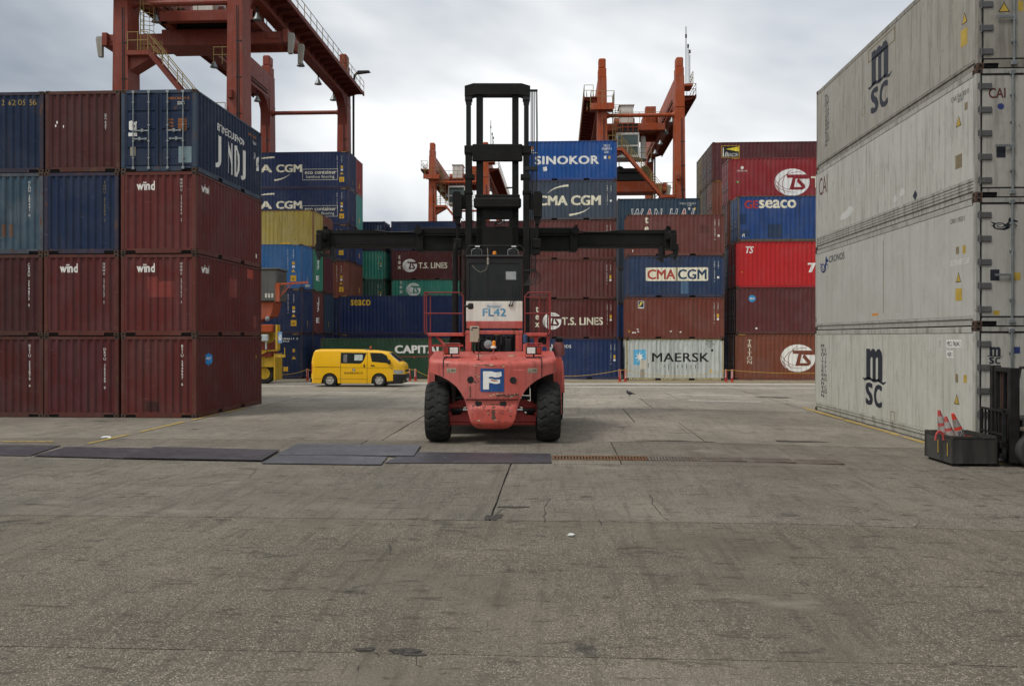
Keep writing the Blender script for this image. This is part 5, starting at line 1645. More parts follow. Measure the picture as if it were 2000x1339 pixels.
words(cab, fcab, 'FL42', 32 * kx, 11 * kx, 78 * kx, 26 * kx, M_TEAL, .03); words(cab, fcab, 'fantuzzi', 41 * kx, 28 * kx, 67 * kx, 33 * kx, M_TEAL, .02)
decal('lettering', frame2d(.02, .1), fcab, 38 * kx, 27 * kx, 69 * kx, 34.5 * kx, plain('faint_teal', (.42, .52, .54), .6), cab)
patch(cab, fcab, 46 * kx, 11 * kx, 54 * kx, 13 * kx, plain('deep_teal', (.02, .10, .25), .6), 'worn_print', .005); words(cab, fcab, 'SERIES', 68 * kx, 9.5 * kx, 78 * kx, 11 * kx, plain('faint_teal', (.42, .52, .54), .6), 0)
mb = MB(); mb.box(FX(914, dc - .3), FX(925, dc - .3), dc - .42, dc - .30, FZ(604, dc - .3), FZ(592, dc - .3), 0, .03); mb.tube([(FX(914, dc - .3), dc - .34, FZ(598, dc - .3)), (FX(904, dc - .3), dc - .34, FZ(598, dc - .3))], .03, 8); mb.build('rear_mirror', T_BLK, truck)
mb = MB()
for px in (995, 1000): mb.tube([(FX(px, dc), dc - .03, FZ(597, dc)), (FX(px + 3, dc), dc - .03, FZ(588, dc)), (FX(px + 6, dc), dc - .02, FZ(560, dc))], .012, 6); mb.box(FX(px, dc) - .02, FX(px, dc) + .02, dc - .05, dc, FZ(598, dc), FZ(594, dc))
mb.build('wiper', T_BLK, cab)
# roof lights, antenna, beacon
dr_ = dc + .25
mb = MB()
mb.tube([(FX(912, dr_), dr_, FZ(506, dr_)), (FX(911, dr_), dr_, FZ(490, dr_)), (FX(916, dr_), dr_, FZ(480, dr_)), (FX(1018, dr_), dr_, FZ(480, dr_)), (FX(1024, dr_), dr_, FZ(490, dr_)), (FX(1022, dr_), dr_, FZ(506, dr_))], .018, 8)
mb.box(FX(915, dr_), FX(1020, dr_), dr_ + .02, dr_ + .06, FZ(506.5, dr_), FZ(503, dr_)); mb.build('light_bar', T_BLK, cab)
for p0, p1 in ((922, 940), (993, 1011)):
    mb = MB(); a, b, c, d = FX(p0, dr_), FX(p1, dr_), FZ(503, dr_), FZ(488, dr_)
    mb.box(a, b, dr_ + .02, dr_ + .16, c, d, 0, .03); mb.tube([(a - .02, dr_, c - .01), (a - .01, dr_, d + .0), (a + .06, dr_, d + .03), (b - .06, dr_, d + .03), (b + .01, dr_, d), (b + .02, dr_, c - .01), (a - .02, dr_, c - .01)], .010, 6, 1); mb.build('roof_lamp', [T_BLK, M_GALV], cab)
    mb = MB(); mb.box(FX(p0 + 6, dr_), FX(p0 + 15, dr_), dr_ - .03, dr_ + .02, FZ(482.5, dr_), FZ(480, dr_)); mb.build('lamp_strip', T_LENS, cab)
mb = MB(); x = FX(966, dr_); mb.box(x - .07, x + .07, dr_ - .06, dr_ + .06, FZ(507, dr_), FZ(497, dr_), 0, .02); mb.lathe([(FZ(497, dr_), .055), (FZ(492, dr_), .05), (FZ(490.5, dr_), .02), (FZ(490.5, dr_), 0)], 14, 'z', (x, dr_, 0), 1); mb.build('beacon', [T_BLK, T_AMB], cab)
mb = MB(); x = FX(953, dc - .1); mb.tube([(x, dc - .1, FZ(517, dc)), (x, dc - .1, FZ(504, dc))], .028, 8); mb.tube([(x, dc - .1, FZ(506, dc)), (x - .01, dc - .1, FZ(485, dc))], .008, 6); mb.tube([(x, dc - .1, FZ(517, dc)), (x - .05, dc - .06, FZ(527, dc)), (x - .2, dc - .05, FZ(532, dc)), (x - .32, dc - .03, FZ(527, dc)), (x - .42, dc, FZ(518, dc))], .005, 5); mb.build('antenna', plain('antenna_tan', (.30, .28, .22), .5), cab)
# mast
dm = 5.7
mast = link('mast', None, truck, (0, 0, 0))
mx_ = .012
ztop = FZ(163, dm)


def mbar(name, x0, x1, z0, z1, y0=dm, y1=dm + .3, mat=T_BLKB, ch=.015):
    m = MB(); m.box(x0, x1, y0, y1, z0, z1, 0, ch); return m.build(name, mat, mast)


for s in (-1, 1):
    def sx(a, b): return (mx_ + s * a, mx_ + s * b)
    a, b = sx(.80, 1.0); m = MB()
    m.box(a, b, dm + .0, dm + .06, .75, FZ(297, dm), 0, .012); m.box(a, b, dm + .30, dm + .36, .75, FZ(297, dm), 0, .012); m.box(mx_ + s * .93, mx_ + s * .985, dm + .06, dm + .30, .75, FZ(297, dm))
    m.box(mx_ + s * .70, mx_ + s * 1.03, dm - .03, dm + .38, FZ(300, dm), FZ(284, dm), 0, .02); m.box(mx_ + s * .72, mx_ + s * 1.02, dm - .02, dm + .34, FZ(349, dm), FZ(340, dm), 0, .01); m.box(mx_ + s * .78, mx_ + s * 1.04, dm - .02, dm + .34, FZ(378, dm), FZ(372, dm), 0, .01)
    m.build('outer_rail', T_BLKB, mast)
    a, b = sx(.455, .66); m = MB(); m.box(a, b, dm + .05, dm + .11, 1.0, ztop - .1, 0, .012); m.box(a, b, dm + .28, dm + .33, 1.0, ztop - .1, 0, .012); m.box(mx_ + s * .60, mx_ + s * .655, dm + .11, dm + .28, 1.0, ztop - .1); m.build('inner_rail', T_BLKB, mast)
    # lift cylinder and chain seen above the outer rail
    m = MB(); xc = mx_ + s * .90
    m.tube([(xc, dm + .2, FZ(292, dm)), (xc, dm + .2, FZ(176, dm))], .055, 12); n_ = 60
    for k in range(n_): z = FZ(288, dm) + (FZ(196, dm) - FZ(288, dm)) * k / n_; m.box(xc - .075, xc + .075, dm + .02, dm + .10, z, z + .017)
    m.box(xc - .115, xc + .115, dm + .0, dm + .28, FZ(196, dm), FZ(187, dm), 0, .02); m.box(xc - .09, xc + .09, dm + .02, dm + .25, FZ(202, dm), FZ(196, dm), 0, .01)
    m.build('lift_chain', T_BLK, mast)
    # tilt pod and hanging link at each side
    a, b = sx(1.03, 1.42); m = MB()
    m.prism([(mx_ + s * 1.12, FZ(424, dm)), (mx_ + s * 1.38, FZ(424, dm)), (mx_ + s * 1.40, FZ(382, dm)), (mx_ + s * 1.34, FZ(375, dm)), (mx_ + s * 1.16, FZ(375, dm)), (mx_ + s * 1.10, FZ(384, dm))], dm - .12, dm + .3)
    m.prism([(mx_ + s * 1.14, FZ(424, dm)), (mx_ + s * 1.36, FZ(424, dm)), (mx_ + s * 1.30, FZ(438, dm)), (mx_ + s * 1.19, FZ(438, dm))], dm - .08, dm + .2)
    m.box(mx_ + s * 1.19, mx_ + s * 1.28, dm - .02, dm + .1, FZ(468, dm), FZ(436, dm), 0, .02); m.box(mx_ + s * 1.10, mx_ + s * 1.36, dm - .06, dm + .2, FZ(486, dm), FZ(466, dm), 0, .03); m.box(mx_ + s * 1.13, mx_ + s * 1.32, dm - .04, dm + .15, FZ(497, dm), FZ(486, dm), 0, .02)
    m.build('hoist_link', T_BLKB, mast)
    mbar('pod_arm', *sx(.98, 1.2), FZ(407, dm), FZ(379, dm), dm + .05, dm + .25)
m = MB(); hw = 1.02
m.prism([(mx_ - hw, FZ(188, dm)), (mx_ - hw, FZ(168, dm)), (mx_ - hw + .27, FZ(163, dm)), (mx_ + hw - .27, FZ(163, dm)), (mx_ + hw, FZ(168, dm)), (mx_ + hw, FZ(188, dm)), (mx_ + hw - .2, FZ(187, dm)), (mx_ + hw - .3, FZ(184.5, dm)), (mx_ - hw + .3, FZ(184.5, dm)), (mx_ - hw + .2, FZ(187, dm))], dm - .02, dm + .4); m.build('top_crossbeam', T_BLKB, mast)
mbar('crossbeam', mx_ - .78, mx_ + .78, FZ(316, dm), FZ(282, dm), dm - .08, dm + .03, ch=.03)
mbar('crossbeam', mx_ - .74, mx_ + .74, FZ(408, dm), FZ(386, dm), dm - .12, dm + .03, ch=.06)
mbar('crossbeam', mx_ - .70, mx_ + .70, FZ(386, dm), FZ(379.5, dm), dm + .0, dm + .12, ch=.02)
mbar('carriage_plate', mx_ - .66, mx_ + .66, FZ(428, dm), FZ(407, dm), dm + .05, dm + .14)
mbar('carriage_plate', mx_ - .66, mx_ + .66, FZ(505, dm), FZ(442, dm), dm + .05, dm + .14)
for s in (-1, 1): mbar('carriage_plate', *sorted((mx_ + s * .36, mx_ + s * .66)), FZ(442, dm), FZ(428, dm), dm + .05, dm + .14)
mbar('crossbeam', mx_ - .9, mx_ + .9, 1.3, 1.9, dm + .02, dm + .2)
m = MB(); m.tube([(mx_ - .1, dm + .02, FZ(440, dm)), (mx_ - .05, dm, FZ(434, dm)), (mx_ + .1, dm, FZ(431, dm)), (mx_ + .25, dm + .03, FZ(434, dm))], .03, 6); m.tube([(mx_ - .1, dm + .03, FZ(437, dm)), (mx_ + .08, dm, FZ(438, dm)), (mx_ + .2, dm, FZ(432, dm))], .025, 6); m.build('hose_loop', T_BLK, mast)
# hydraulic hoses down the right side
m = MB(); m.box(FX(1033, dm), FX(1050, dm), dm - .02, dm + .12, FZ(177.5, dm), FZ(175, dm)); m.box(FX(1024, dm), FX(1049, dm), dm - .02, dm + .1, FZ(333, dm), FZ(325, dm), 0, .01); m.box(FX(1022, dm), FX(1046, dm), dm - .02, dm + .1, FZ(530, dm), FZ(526, dm)); m.build('hose_bracket', T_BLK, mast)
for k, px in enumerate((1037.5, 1040.5, 1043.5, 1047, 1049)):
    m = MB(); x = FX(px, dm); e_ = FX(px - (7 if k < 4 else 3), dm)
    m.tube([(x, dm + .05, FZ(176, dm)), (x + (.02 if k > 2 else 0), dm + .05, FZ(260, dm)), (x - .01, dm + .05, FZ(400, dm)), (x - .04, dm + .04, FZ(526, dm)), (x - .05 + .03 * k, dm + .02, FZ(536, dm)), (x - .08 + .02 * k, dm, FZ(546, dm)), (e_ - .12, dm, FZ(558, dm))], .017 if k < 4 else .012, 6); m.build('hose', T_BLK, mast)
m = MB(); m.tube([(FX(1050, dm), dm, FZ(532, dm)), (FX(1056, dm), dm, FZ(538, dm)), (FX(1056, dm), dm, FZ(548, dm)), (FX(1048, dm), dm, FZ(554, dm)), (FX(1032, dm), dm, FZ(556, dm))], .014, 6); m.build('hose', T_BLK, mast)
for x in (FX(907, 4.5),):
    m = MB(); m.tube([(x, 4.5, 1.6), (x, 4.5, FZ(492, 4.5))], .055, 10); m.tube([(x, 4.5, FZ(500, 4.5)), (x, 4.5, FZ(488, 4.5))], .075, 10); m.build('tilt_post', T_DKBR, truck)
# spreader
dsp = 7.35
spr = link('spreader', None, truck, (0, 0, 0))
c0 = -.03
spr.scale = (.975, 1, 1)
m = MB(); zt_, zb_ = FZ(446, dsp), FZ(490, dsp)
m.box(c0 - 2.66, c0 + 2.66, dsp - .25, dsp + .35, FZ(459, dsp), zt_, 0, .03); m.box(c0 - 2.60, c0 + 2.60, dsp - .18, dsp + .30, zb_, FZ(459, dsp), 0, .02); m.box(c0 - 2.66, c0 + 2.66, dsp - .28, dsp - .18, FZ(462, dsp), FZ(459, dsp))
for s in (-1, 1):
    m.box(c0 + s * 2.45, c0 + s * 2.70, dsp - .32, dsp + .38, FZ(491, dsp), FZ(448, dsp), 0, .02); m.lathe([(dsp - .42, .13), (dsp - .2, .13)], 14, 'y', (c0 + s * 2.62, 0, FZ(453, dsp))); m.box(c0 + s * 2.5, c0 + s * 2.66, dsp - .3, dsp, FZ(492, dsp), FZ(484, dsp))
    m.box(c0 + s * 2.62, c0 + s * 2.70, dsp - .3, dsp - .1, FZ(447, dsp), FZ(441, dsp))
    m.box(c0 + s * .9, c0 + s * 1.3, dsp - .35, dsp + .3, FZ(497, dsp), FZ(490, dsp), 0, .02)
m.build('centre_box', T_BLKB, spr)
for s in (-1, 1):
    m = MB()
    m.box(c0 + s * 2.6, c0 + s * 5.75, dsp - .10, dsp + .25, FZ(480, dsp), FZ(456, dsp), 0, .02); m.box(c0 + s * 2.6, c0 + s * 5.7, dsp - .16, dsp + .28, FZ(484, dsp), FZ(480, dsp), 0, .01)
    m.prism([(c0 + s * 4.1, FZ(450, dsp)), (c0 + s * 5.75, FZ(450, dsp)), (c0 + s * 5.75, FZ(457, dsp)), (c0 + s * 2.7, FZ(457, dsp)), (c0 + s * 2.7, FZ(455.5, dsp)), (c0 + s * 3.7, FZ(455, dsp))], dsp - .14, dsp + .28)
    m.build('telescopic_arm', T_BLKB, spr)
    m = MB(); m.tube([(c0 + s * 2.6, dsp - .14, FZ(452, dsp)), (c0 + s * 3.0, dsp - .15, FZ(454.5, dsp)), (c0 + s * 3.6, dsp - .15, FZ(454.5, dsp)), (c0 + s * 4.1, dsp - .14, FZ(451, dsp))], .025, 6); m.build('hydraulic_hose', T_BLK, spr)
    m = MB()
    m.prism([(c0 + s * 5.62, FZ(486, dsp)), (c0 + s * 5.62, FZ(449, dsp)), (c0 + s * 5.84, FZ(447, dsp)), (c0 + s * 5.92, FZ(478, dsp)), (c0 + s * 5.92, FZ(488, dsp))], dsp - .26, dsp + .36)
    m.box(c0 + s * 5.66, c0 + s * 5.86, dsp - 1.1, dsp + 1.1, FZ(472, dsp), FZ(457, dsp), 0, .02)
    for yy in (dsp - 1.05, dsp + 1.05):
        m.box(c0 + s * 5.68, c0 + s * 5.86, yy - .10, yy + .10, FZ(496, dsp), FZ(464, dsp), 0, .02)
    m.box(c0 + s * 5.68, c0 + s * 5.82, dsp - .3, dsp - .1, FZ(447, dsp), FZ(443, dsp), 0, .02)
    m.build('end_beam', T_BLKB, spr)
    m = MB()
    m.prism([(c0 + s * 5.86, FZ(478, dsp)), (c0 + s * 6.05, FZ(479, dsp)), (c0 + s * 6.07, FZ(490, dsp)), (c0 + s * 5.98, FZ(509, dsp)), (c0 + s * 5.92, FZ(510, dsp)), (c0 + s * 5.90, FZ(495, dsp))], dsp - .42, dsp - .24); m.build('corner_guide', T_BLK, spr)
    for yy in (dsp - .95, dsp + 1.05):
        m = MB(); m.tube([(c0 + s * 5.77, yy, FZ(500, dsp)), (c0 + s * 5.77, yy, FZ(505, dsp))], .05, 10); m.lathe([(FZ(507.5, dsp), .05), (FZ(506, dsp), .075), (FZ(504.5, dsp), .06)], 4, 'z', (c0 + s * 5.77, yy, 0)); m.build('twistlock', T_BLK, spr)
    m = MB(); m.prism([(c0 + s * 5.26, FZ(505, dsp)), (c0 + s * 5.62, FZ(500, dsp)), (c0 + s * 5.90, FZ(496, dsp)), (c0 + s * 5.90, FZ(501, dsp)), (c0 + s * 5.56, FZ(507, dsp)), (c0 + s * 5.50, FZ(512, dsp)), (c0 + s * 5.42, FZ(508, dsp))], dsp - .24, dsp - .05); m.box(c0 + s * 5.45, c0 + s * 5.58, dsp - .2, dsp, FZ(504, dsp), FZ(482, dsp)); m.build('guide_arm', T_BLK, spr)
# ------------------------------------------------------------------ yellow van
VY, VK = 46.2, 36.7
vx0 = XY(644.0, VY)
van = thing('van', 'yellow panel van with an amber roof light driving past the green long container', 'van', (vx0 + 1.3, VY + .85, gz(vx0, VY)))
V_Y = paint('van_yellow', (.78, .43, .003), .08, .03, .04, .30, (.22, .14, .03), .1, .5)
V_B = plain('van_black', (.02, .02, .021), .5)
V_G, _t, _b = new_mat('van_glass'); _b.inputs['Base Color'].default_value = (.022, .028, .026, 1); _b.inputs['Roughness'].default_value = .06; _b.inputs['Specular IOR Level'].default_value = .8
V_RUB = plain('van_rubber', (.02, .02, .02), .8)
V_ALU = plain('wheel_alloy', (.62, .60, .55), .35, .5)


def vx(px): return (px - 644.0) / VK - 1.3
def vz(py): return (752.3 - py) / VK


TOP = [(vx(606.3), vz(706)), (vx(608), vz(695)), (vx(611), vz(684)), (vx(614), vz(680)), (vx(620), vz(678.6)), (vx(660), vz(678.5)), (vx(705), vz(679.2)), (vx(735), vz(681)), (vx(750), vz(682.8)), (vx(759), vz(684.5)), (vx(771), vz(694.5)), (vx(783), vz(704)), (vx(788), vz(706.5)), (vx(790.5), vz(711)), (vx(791.5), vz(717)), (vx(792), vz(727)), (vx(792.3), vz(735))]
XS = sorted(set([round(TOP[0][0] + (TOP[-1][0] - TOP[0][0]) * i / 110, 4) for i in range(111)] + [round(t[0], 4) for t in TOP]))
WX = (-1.3, vx(742.3)); WR_ = .365


def vlow(x):
    z = .20
    for w in WX:
        d = abs(x - w)
        if d < .43: z = max(z, .33 + math.sqrt(max(0, .43 ** 2 - d * d)))
    if x > vx(787): z = max(z, .22 + (x - vx(787)) * .8)
    return z


def vhalf(x, z):
    w = .855
    if z > 1.12: w -= (z - 1.12) ** 1.5 * .14
    if z < .55: w -= (.55 - z) * .06
    e0, e1 = TOP[0][0], TOP[-1][0]
    if x > e1 - .5: w -= .22 * ((x - e1 + .5) / .5) ** 2.4
    if x < e0 + .15: w -= .10 * ((e0 + .15 - x) / .15) ** 2
    return w


mb = MB(); rings = []
for x in XS:
    zt, zl = lerp(TOP, x), vlow(x); zl = min(zl, zt - .06)
    pr = []
    r = min(.12, (zt - zl) * .3)
    zs = [zl + (zt - r - zl) * k / 9 for k in range(10)]
    side = [(vhalf(x, z), z) for z in zs]
    wt = vhalf(x, zt - r)
    side += [(wt - r * (1 - math.cos(a)) * .9, zt - r + r * math.sin(a)) for a in (R(25), R(50), R(75))]
    side += [(wt * .45, zt + .012), (0, zt + .02)]
    ring = [(x, -a, z) for a, z in side] + [(x, a, z) for a, z in side[-2::-1]]
    rings.append(ring)
n = len(rings[0])
vs = [v for r_ in rings for v in r_]; fs = [(i * n + k, i * n + k + 1, (i + 1) * n + k + 1, (i + 1) * n + k) for i in range(len(rings) - 1) for k in range(n - 1)]
mb.add(vs, fs, 0, True)
mb.add(rings[0], [tuple(range(n))]); mb.add(rings[-1], [tuple(range(n - 1, -1, -1))])
body = mb.build('body', V_Y, van, sharp=28)
mb = MB(); mb.box(vx(613), vx(786), -.72, .72, .18, .45); mb.build('underbody', V_B, van)


def vside(pts, name, mat, d=.006, par=None, both=True, sub=8):
    o = None
    for s in ((-1, 1) if both else (-1,)):
        b = bmesh.new(); b.faces.new([b.verts.new((x, 0, z)) for x, z in pts])
        z0 = min(p[1] for p in pts); z1 = max(p[1] for p in pts)
        for k in range(1, sub): bmesh.ops.bisect_plane(b, geom=b.verts[:] + b.edges[:] + b.faces[:], plane_co=(0, 0, z0 + (z1 - z0) * k / sub), plane_no=(0, 0, 1))
        xa = min(p[0] for p in pts); xb = max(p[0] for p in pts); kx_ = max(1, int((xb - xa) / .06))
        for k in range(1, kx_): bmesh.ops.bisect_plane(b, geom=b.verts[:] + b.edges[:] + b.faces[:], plane_co=(xa + (xb - xa) * k / kx_, 0, 0), plane_no=(1, 0, 0))
        for v in b.verts: v.co.y = s * (vhalf(v.co.x, v.co.z) + d)
        me = bpy.data.meshes.new(name); b.to_mesh(me); b.free(); me.materials.append(mat); o = link(name, me, par or van)
    return o


def P_(*q): return [(vx(a), vz(b)) for a, b in q]


vside(P_((666, 684.6), (717, 685.2), (711.5, 700), (707, 705.5), (703, 706.4), (666, 705.6)), 'side_window', V_B, .004)
w = vside(P_((668, 686), (715, 686.6), (710, 699.5), (706, 704.2), (702, 705), (668, 704.3)), 'side_glass', V_G, .007)
vside(P_((693, 688.5), (709.5, 688.8), (709, 700), (693, 700)), 'window_notice', plain('notice_pale', (.42, .47, .42), .6), .010, None, False)
vside(P_((671, 689), (678.5, 688), (678.5, 704), (671, 703)), 'window_curtain', plain('curtain_grey', (.14, .13, .13), .8), .010, None, False)
vside(P_((723.5, 684.8), (748, 685.4), (757, 690.5), (764.5, 705.8), (728, 702.6)), 'front_side_window', V_B, .004); vside(P_((725.5, 686.4), (747.5, 687), (756, 691.5), (762.5, 704.2), (729.5, 701.4)), 'front_side_glass', V_G, .007)
for q in (((665.4, 684), (666.1, 684), (666.1, 746), (665.4, 746)), ((718.2, 683), (718.9, 683), (718.9, 746.5), (718.2, 746.5)), ((616, 712.4), (666, 713), (666, 713.6), (616, 713))):
    vside(P_(*q), 'door_seam', plain('seam_dark', (.10, .06, .01), .7), .003)
vside(P_((606.5, 713), (718, 714), (768, 714.4), (768, 714.9), (718, 714.5), (606.5, 713.5)), 'belt_seam', plain('seam_dark', (.10, .06, .01), .7), .0028); vside(P_((612, 735.8), (719, 736.5), (719, 737), (612, 736.3)), 'sill_seam', plain('seam_dark', (.10, .06, .01), .7), .003)
for q, nm in ((((711.5, 707.5), (714, 707.5), (714, 713), (711.5, 713)), 'door_handle'), (((726, 708.6), (733.5, 709.2), (733.5, 711.2), (726, 710.8)), 'door_handle')): vside(P_(*q), nm, V_B, .02)
vside(P_((606.6, 707.2), (608.6, 707.2), (608.4, 726), (606.4, 726)), 'tail_light', T_REDL, .008)
vside(P_((771, 718.5), (784, 718.8), (790, 720), (790, 725.5), (780, 726.5), (772, 725)), 'headlight', plain('headlamp', (.40, .42, .40), .12, .3), .008)
vside(P_((770, 726.6), (791.5, 727), (791.5, 737), (788.5, 745), (770, 746.2), (757.5, 746.5), (757.5, 741), (770, 740)), 'front_bumper', V_B, .012)
mb = MB(); fxx = TOP[-1][0]; mb.box(fxx - .12, fxx + .03, -.66, .66, .30, .70, 0, .04); mb.box(fxx - .03, fxx + .045, -.27, .27, .33, .45, 1); mb.build('bumper_face', [V_B, plain('plate_pale', (.6, .6, .55), .5)], van)
mb = MB(); mb.box(fxx - .06, fxx + .012, -.50, .50, .80, .92, 0, .02); mb.build('grille', V_B, van)
mb = MB(); mb.box(vx(604), vx(613), -.80, .80, vz(743.5), vz(734.5), 0, .05); mb.build('rear_bumper', V_B, van)
# windscreen and wipers
b = bmesh.new(); rows = []
for k in range(7):
    px = 760.5 + (781 - 760.5) * k / 6; x = vx(px); z = lerp(TOP, x)
    rows.append([b.verts.new((x + .012, y_ * (vhalf(x, z) - .11 - .04 * (1 - k / 6)), z + .018 - .03 * abs(y_) ** 6)) for y_ in (-1, -.8, -.4, 0, .4, .8, 1)])
for r0, r1 in zip(rows, rows[1:]):
    for k in range(6): b.faces.new((r0[k], r0[k + 1], r1[k + 1], r1[k]))
me = bpy.data.meshes.new('windscreen'); b.to_mesh(me); b.free(); me.materials.append(V_G); link('windscreen', me, van)
mb = MB()
for s in (-1, 1): mb.box(vx(759.5), vx(765.5), s * .88, s * 1.02, vz(707), vz(698.5), 0, .03); mb.tube([(vx(765), s * .82, vz(705)), (vx(763), s * .92, vz(704))], .02, 6)
mb.build('wing_mirror', V_B, van)
mb = MB(); x = vx(721); mb.box(x - .22, x + .10, -.30, -.24, 1.98, 2.01); mb.lathe([(1.99, .07), (2.05, .07)], 12, 'z', (x, -.27, 0), 0); mb.lathe([(2.05, .055), (2.17, .05), (2.19, .03), (2.19, 0)], 12, 'z', (x, -.27, 0), 1); mb.build('beacon', [V_B, plain('beacon_orange', (.42, .10, .02), .3)], van)
mb = MB(); mb.box(vx(713), vx(717), -.62, .62, 1.975, 2.03, 0, .01); mb.build('roof_bar', M_GALV, van)
mb = MB(); mb.box(vx(611), vx(615.5), -.55, .55, 1.93, 2.0, 0, .02); mb.build('rear_spoiler', V_B, van)
vf = (lambda u, v, o_: (u, -(vhalf(u, v)) - o_, v), lambda u: 0, [])
decal('emblem', ellipse2d(24), vf, vx(689), vz(721.5), vx(695), vz(715.5), V_B, van, .004); words(van, vf, 'Z', vx(690.2), vz(720.6), vx(693.8), vz(716.6), M_WHITE, .06, lift=.006)
words(van, vf, '聯達運輸有限公司', vx(673), vz(727), vx(710), vz(722.5), plain('van_letters', (.10, .055, .01), .6), .0, lift=.004)
for wx in WX:
    for s in (-1, 1):
        wl = link('wheel', None, van, (wx, s * .74, WR_))
        mb = MB(); mb.lathe([(-.11, .22), (-.115, .30), (-.10, .345), (-.06, .365), (.06, .365), (.10, .345), (.115, .30), (.11, .22)], 40, 'y', caps=False); mb.build('tyre', V_RUB, wl)
        mb = MB(); mb.lathe([(s * .10, .235), (s * .11, .22), (s * .05, .20), (s * .04, .10)], 32, 'y', caps=False)
        for k in range(6):
            a = k * math.pi / 3; mb.obox((math.cos(a) * .04, s * .085, math.sin(a) * .04), (math.cos(a) * .215, s * .095, math.sin(a) * .215), .055, .03, 0, (0, 1, 0))
        mb.lathe([(s * .06, .07), (s * .11, .06), (s * .115, .0)], 16, 'y'); mb.build('rim', V_ALU, wl)
        mb = MB(); mb.lathe([(s * .03, .21), (s * .035, 0)], 24, 'y'); mb.build('brake_disc', V_B, wl)
        mb = MB(); ar = [(.425 * math.cos(R(q)), .425 * math.sin(R(q))) for q in range(-8, 190, 9)]
        mb.add([(cx_, yy, cz_) for cx_, cz_ in ar for yy in (-s * .5, s * .085)], [(2 * q, 2 * q + 2, 2 * q + 3, 2 * q + 1) for q in range(len(ar) - 1)], 0, True); mb.build('wheel_arch', V_B, wl)
# ------------------------------------------------------------------ rubber-tyred gantry cranes
C_OR = paint('crane_orange', (.33, .064, .018), .45, .32, .3, .5, (.10, .04, .03), .2)
C_ORD = paint('crane_orange_dark', (.22, .042, .018), .35, .35, .2, .6)
C_RED = paint('crane_red', (.20, .043, .026), .4, .25, .25, .5, (.08, .035, .03), .2)
C_REDD = paint('crane_red_dark', (.15, .032, .02), .35, .35, .2, .6)
C_YR = plain('rail_yellow', (.24, .18, .06), .6)
C_BLK = plain('crane_black', (.018, .017, .017), .6)
C_WH = paint('crane_white', (.60, .60, .55), .3, .15, .2)
C_GLS, _t, _b = new_mat('crane_glass'); _b.inputs['Base Color'].default_value = (.03, .06, .055, 1); _b.inputs['Roughness'].default_value = .08
C_YB = paint('bogie_yellow', (.46, .29, .02), .4, .25, .2, .5)
GX, SP = 6.75, 25.0          # distance between the legs along the runway, span between the runways
ZG0, ZG1, ZL = 23.3, 25.5, 26.7


def railing(m, pts, h=1.05, step=1.5, r=.025, mi=0, mid=True):
    """handrail along a path of deck points"""
    for a, b in zip(pts, pts[1:]):
        a, b = Vector(a), Vector(b); n_ = max(1, round((b - a).length / step))
        for k in range(n_ + 1):
            p = a + (b - a) * k / n_; m.tube([p, p + Vector((0, 0, h))], r, 5, mi, False, False)
        for z in ((h, h * .55) if mid else (h,)): m.tube([a + Vector((0, 0, z)), b + Vector((0, 0, z))], r, 5, mi, False, False)


def stair(m, p, q, w=.7, mi=0, mr=1, h=1.0):
    p, q = Vector(p), Vector(q); d = q - p; side = Vector((0, 1, 0)) if abs(d.x) > abs(d.y) else Vector((1, 0, 0))
    for s in (-1, 1): m.obox(p + side * s * w / 2, q + side * s * w / 2, .08, .26, mi)
    n_ = int(abs(d.z) / .24)
    for k in range(1, n_):
        c = p + d * k / n_; e = side * w / 2; f = d.copy(); f.z = 0; f = f.normalized() * .12
        m.add([c - e - f, c + e - f, c + e + f, c - e + f], [(0, 1, 2, 3)], mi)
    for s in (-1, 1):
        o_ = side * s * w / 2
        for z in (h, h * .55): m.tube([p + o_ + Vector((0, 0, z)), q + o_ + Vector((0, 0, z))], .028, 5, mr, False, False)
        k = max(2, int(d.length / 1.3))
        for i in range(k + 1): c = p + d * i / k + o_; m.tube([c, c + Vector((0, 0, h))], .025, 5, mr, False, False)


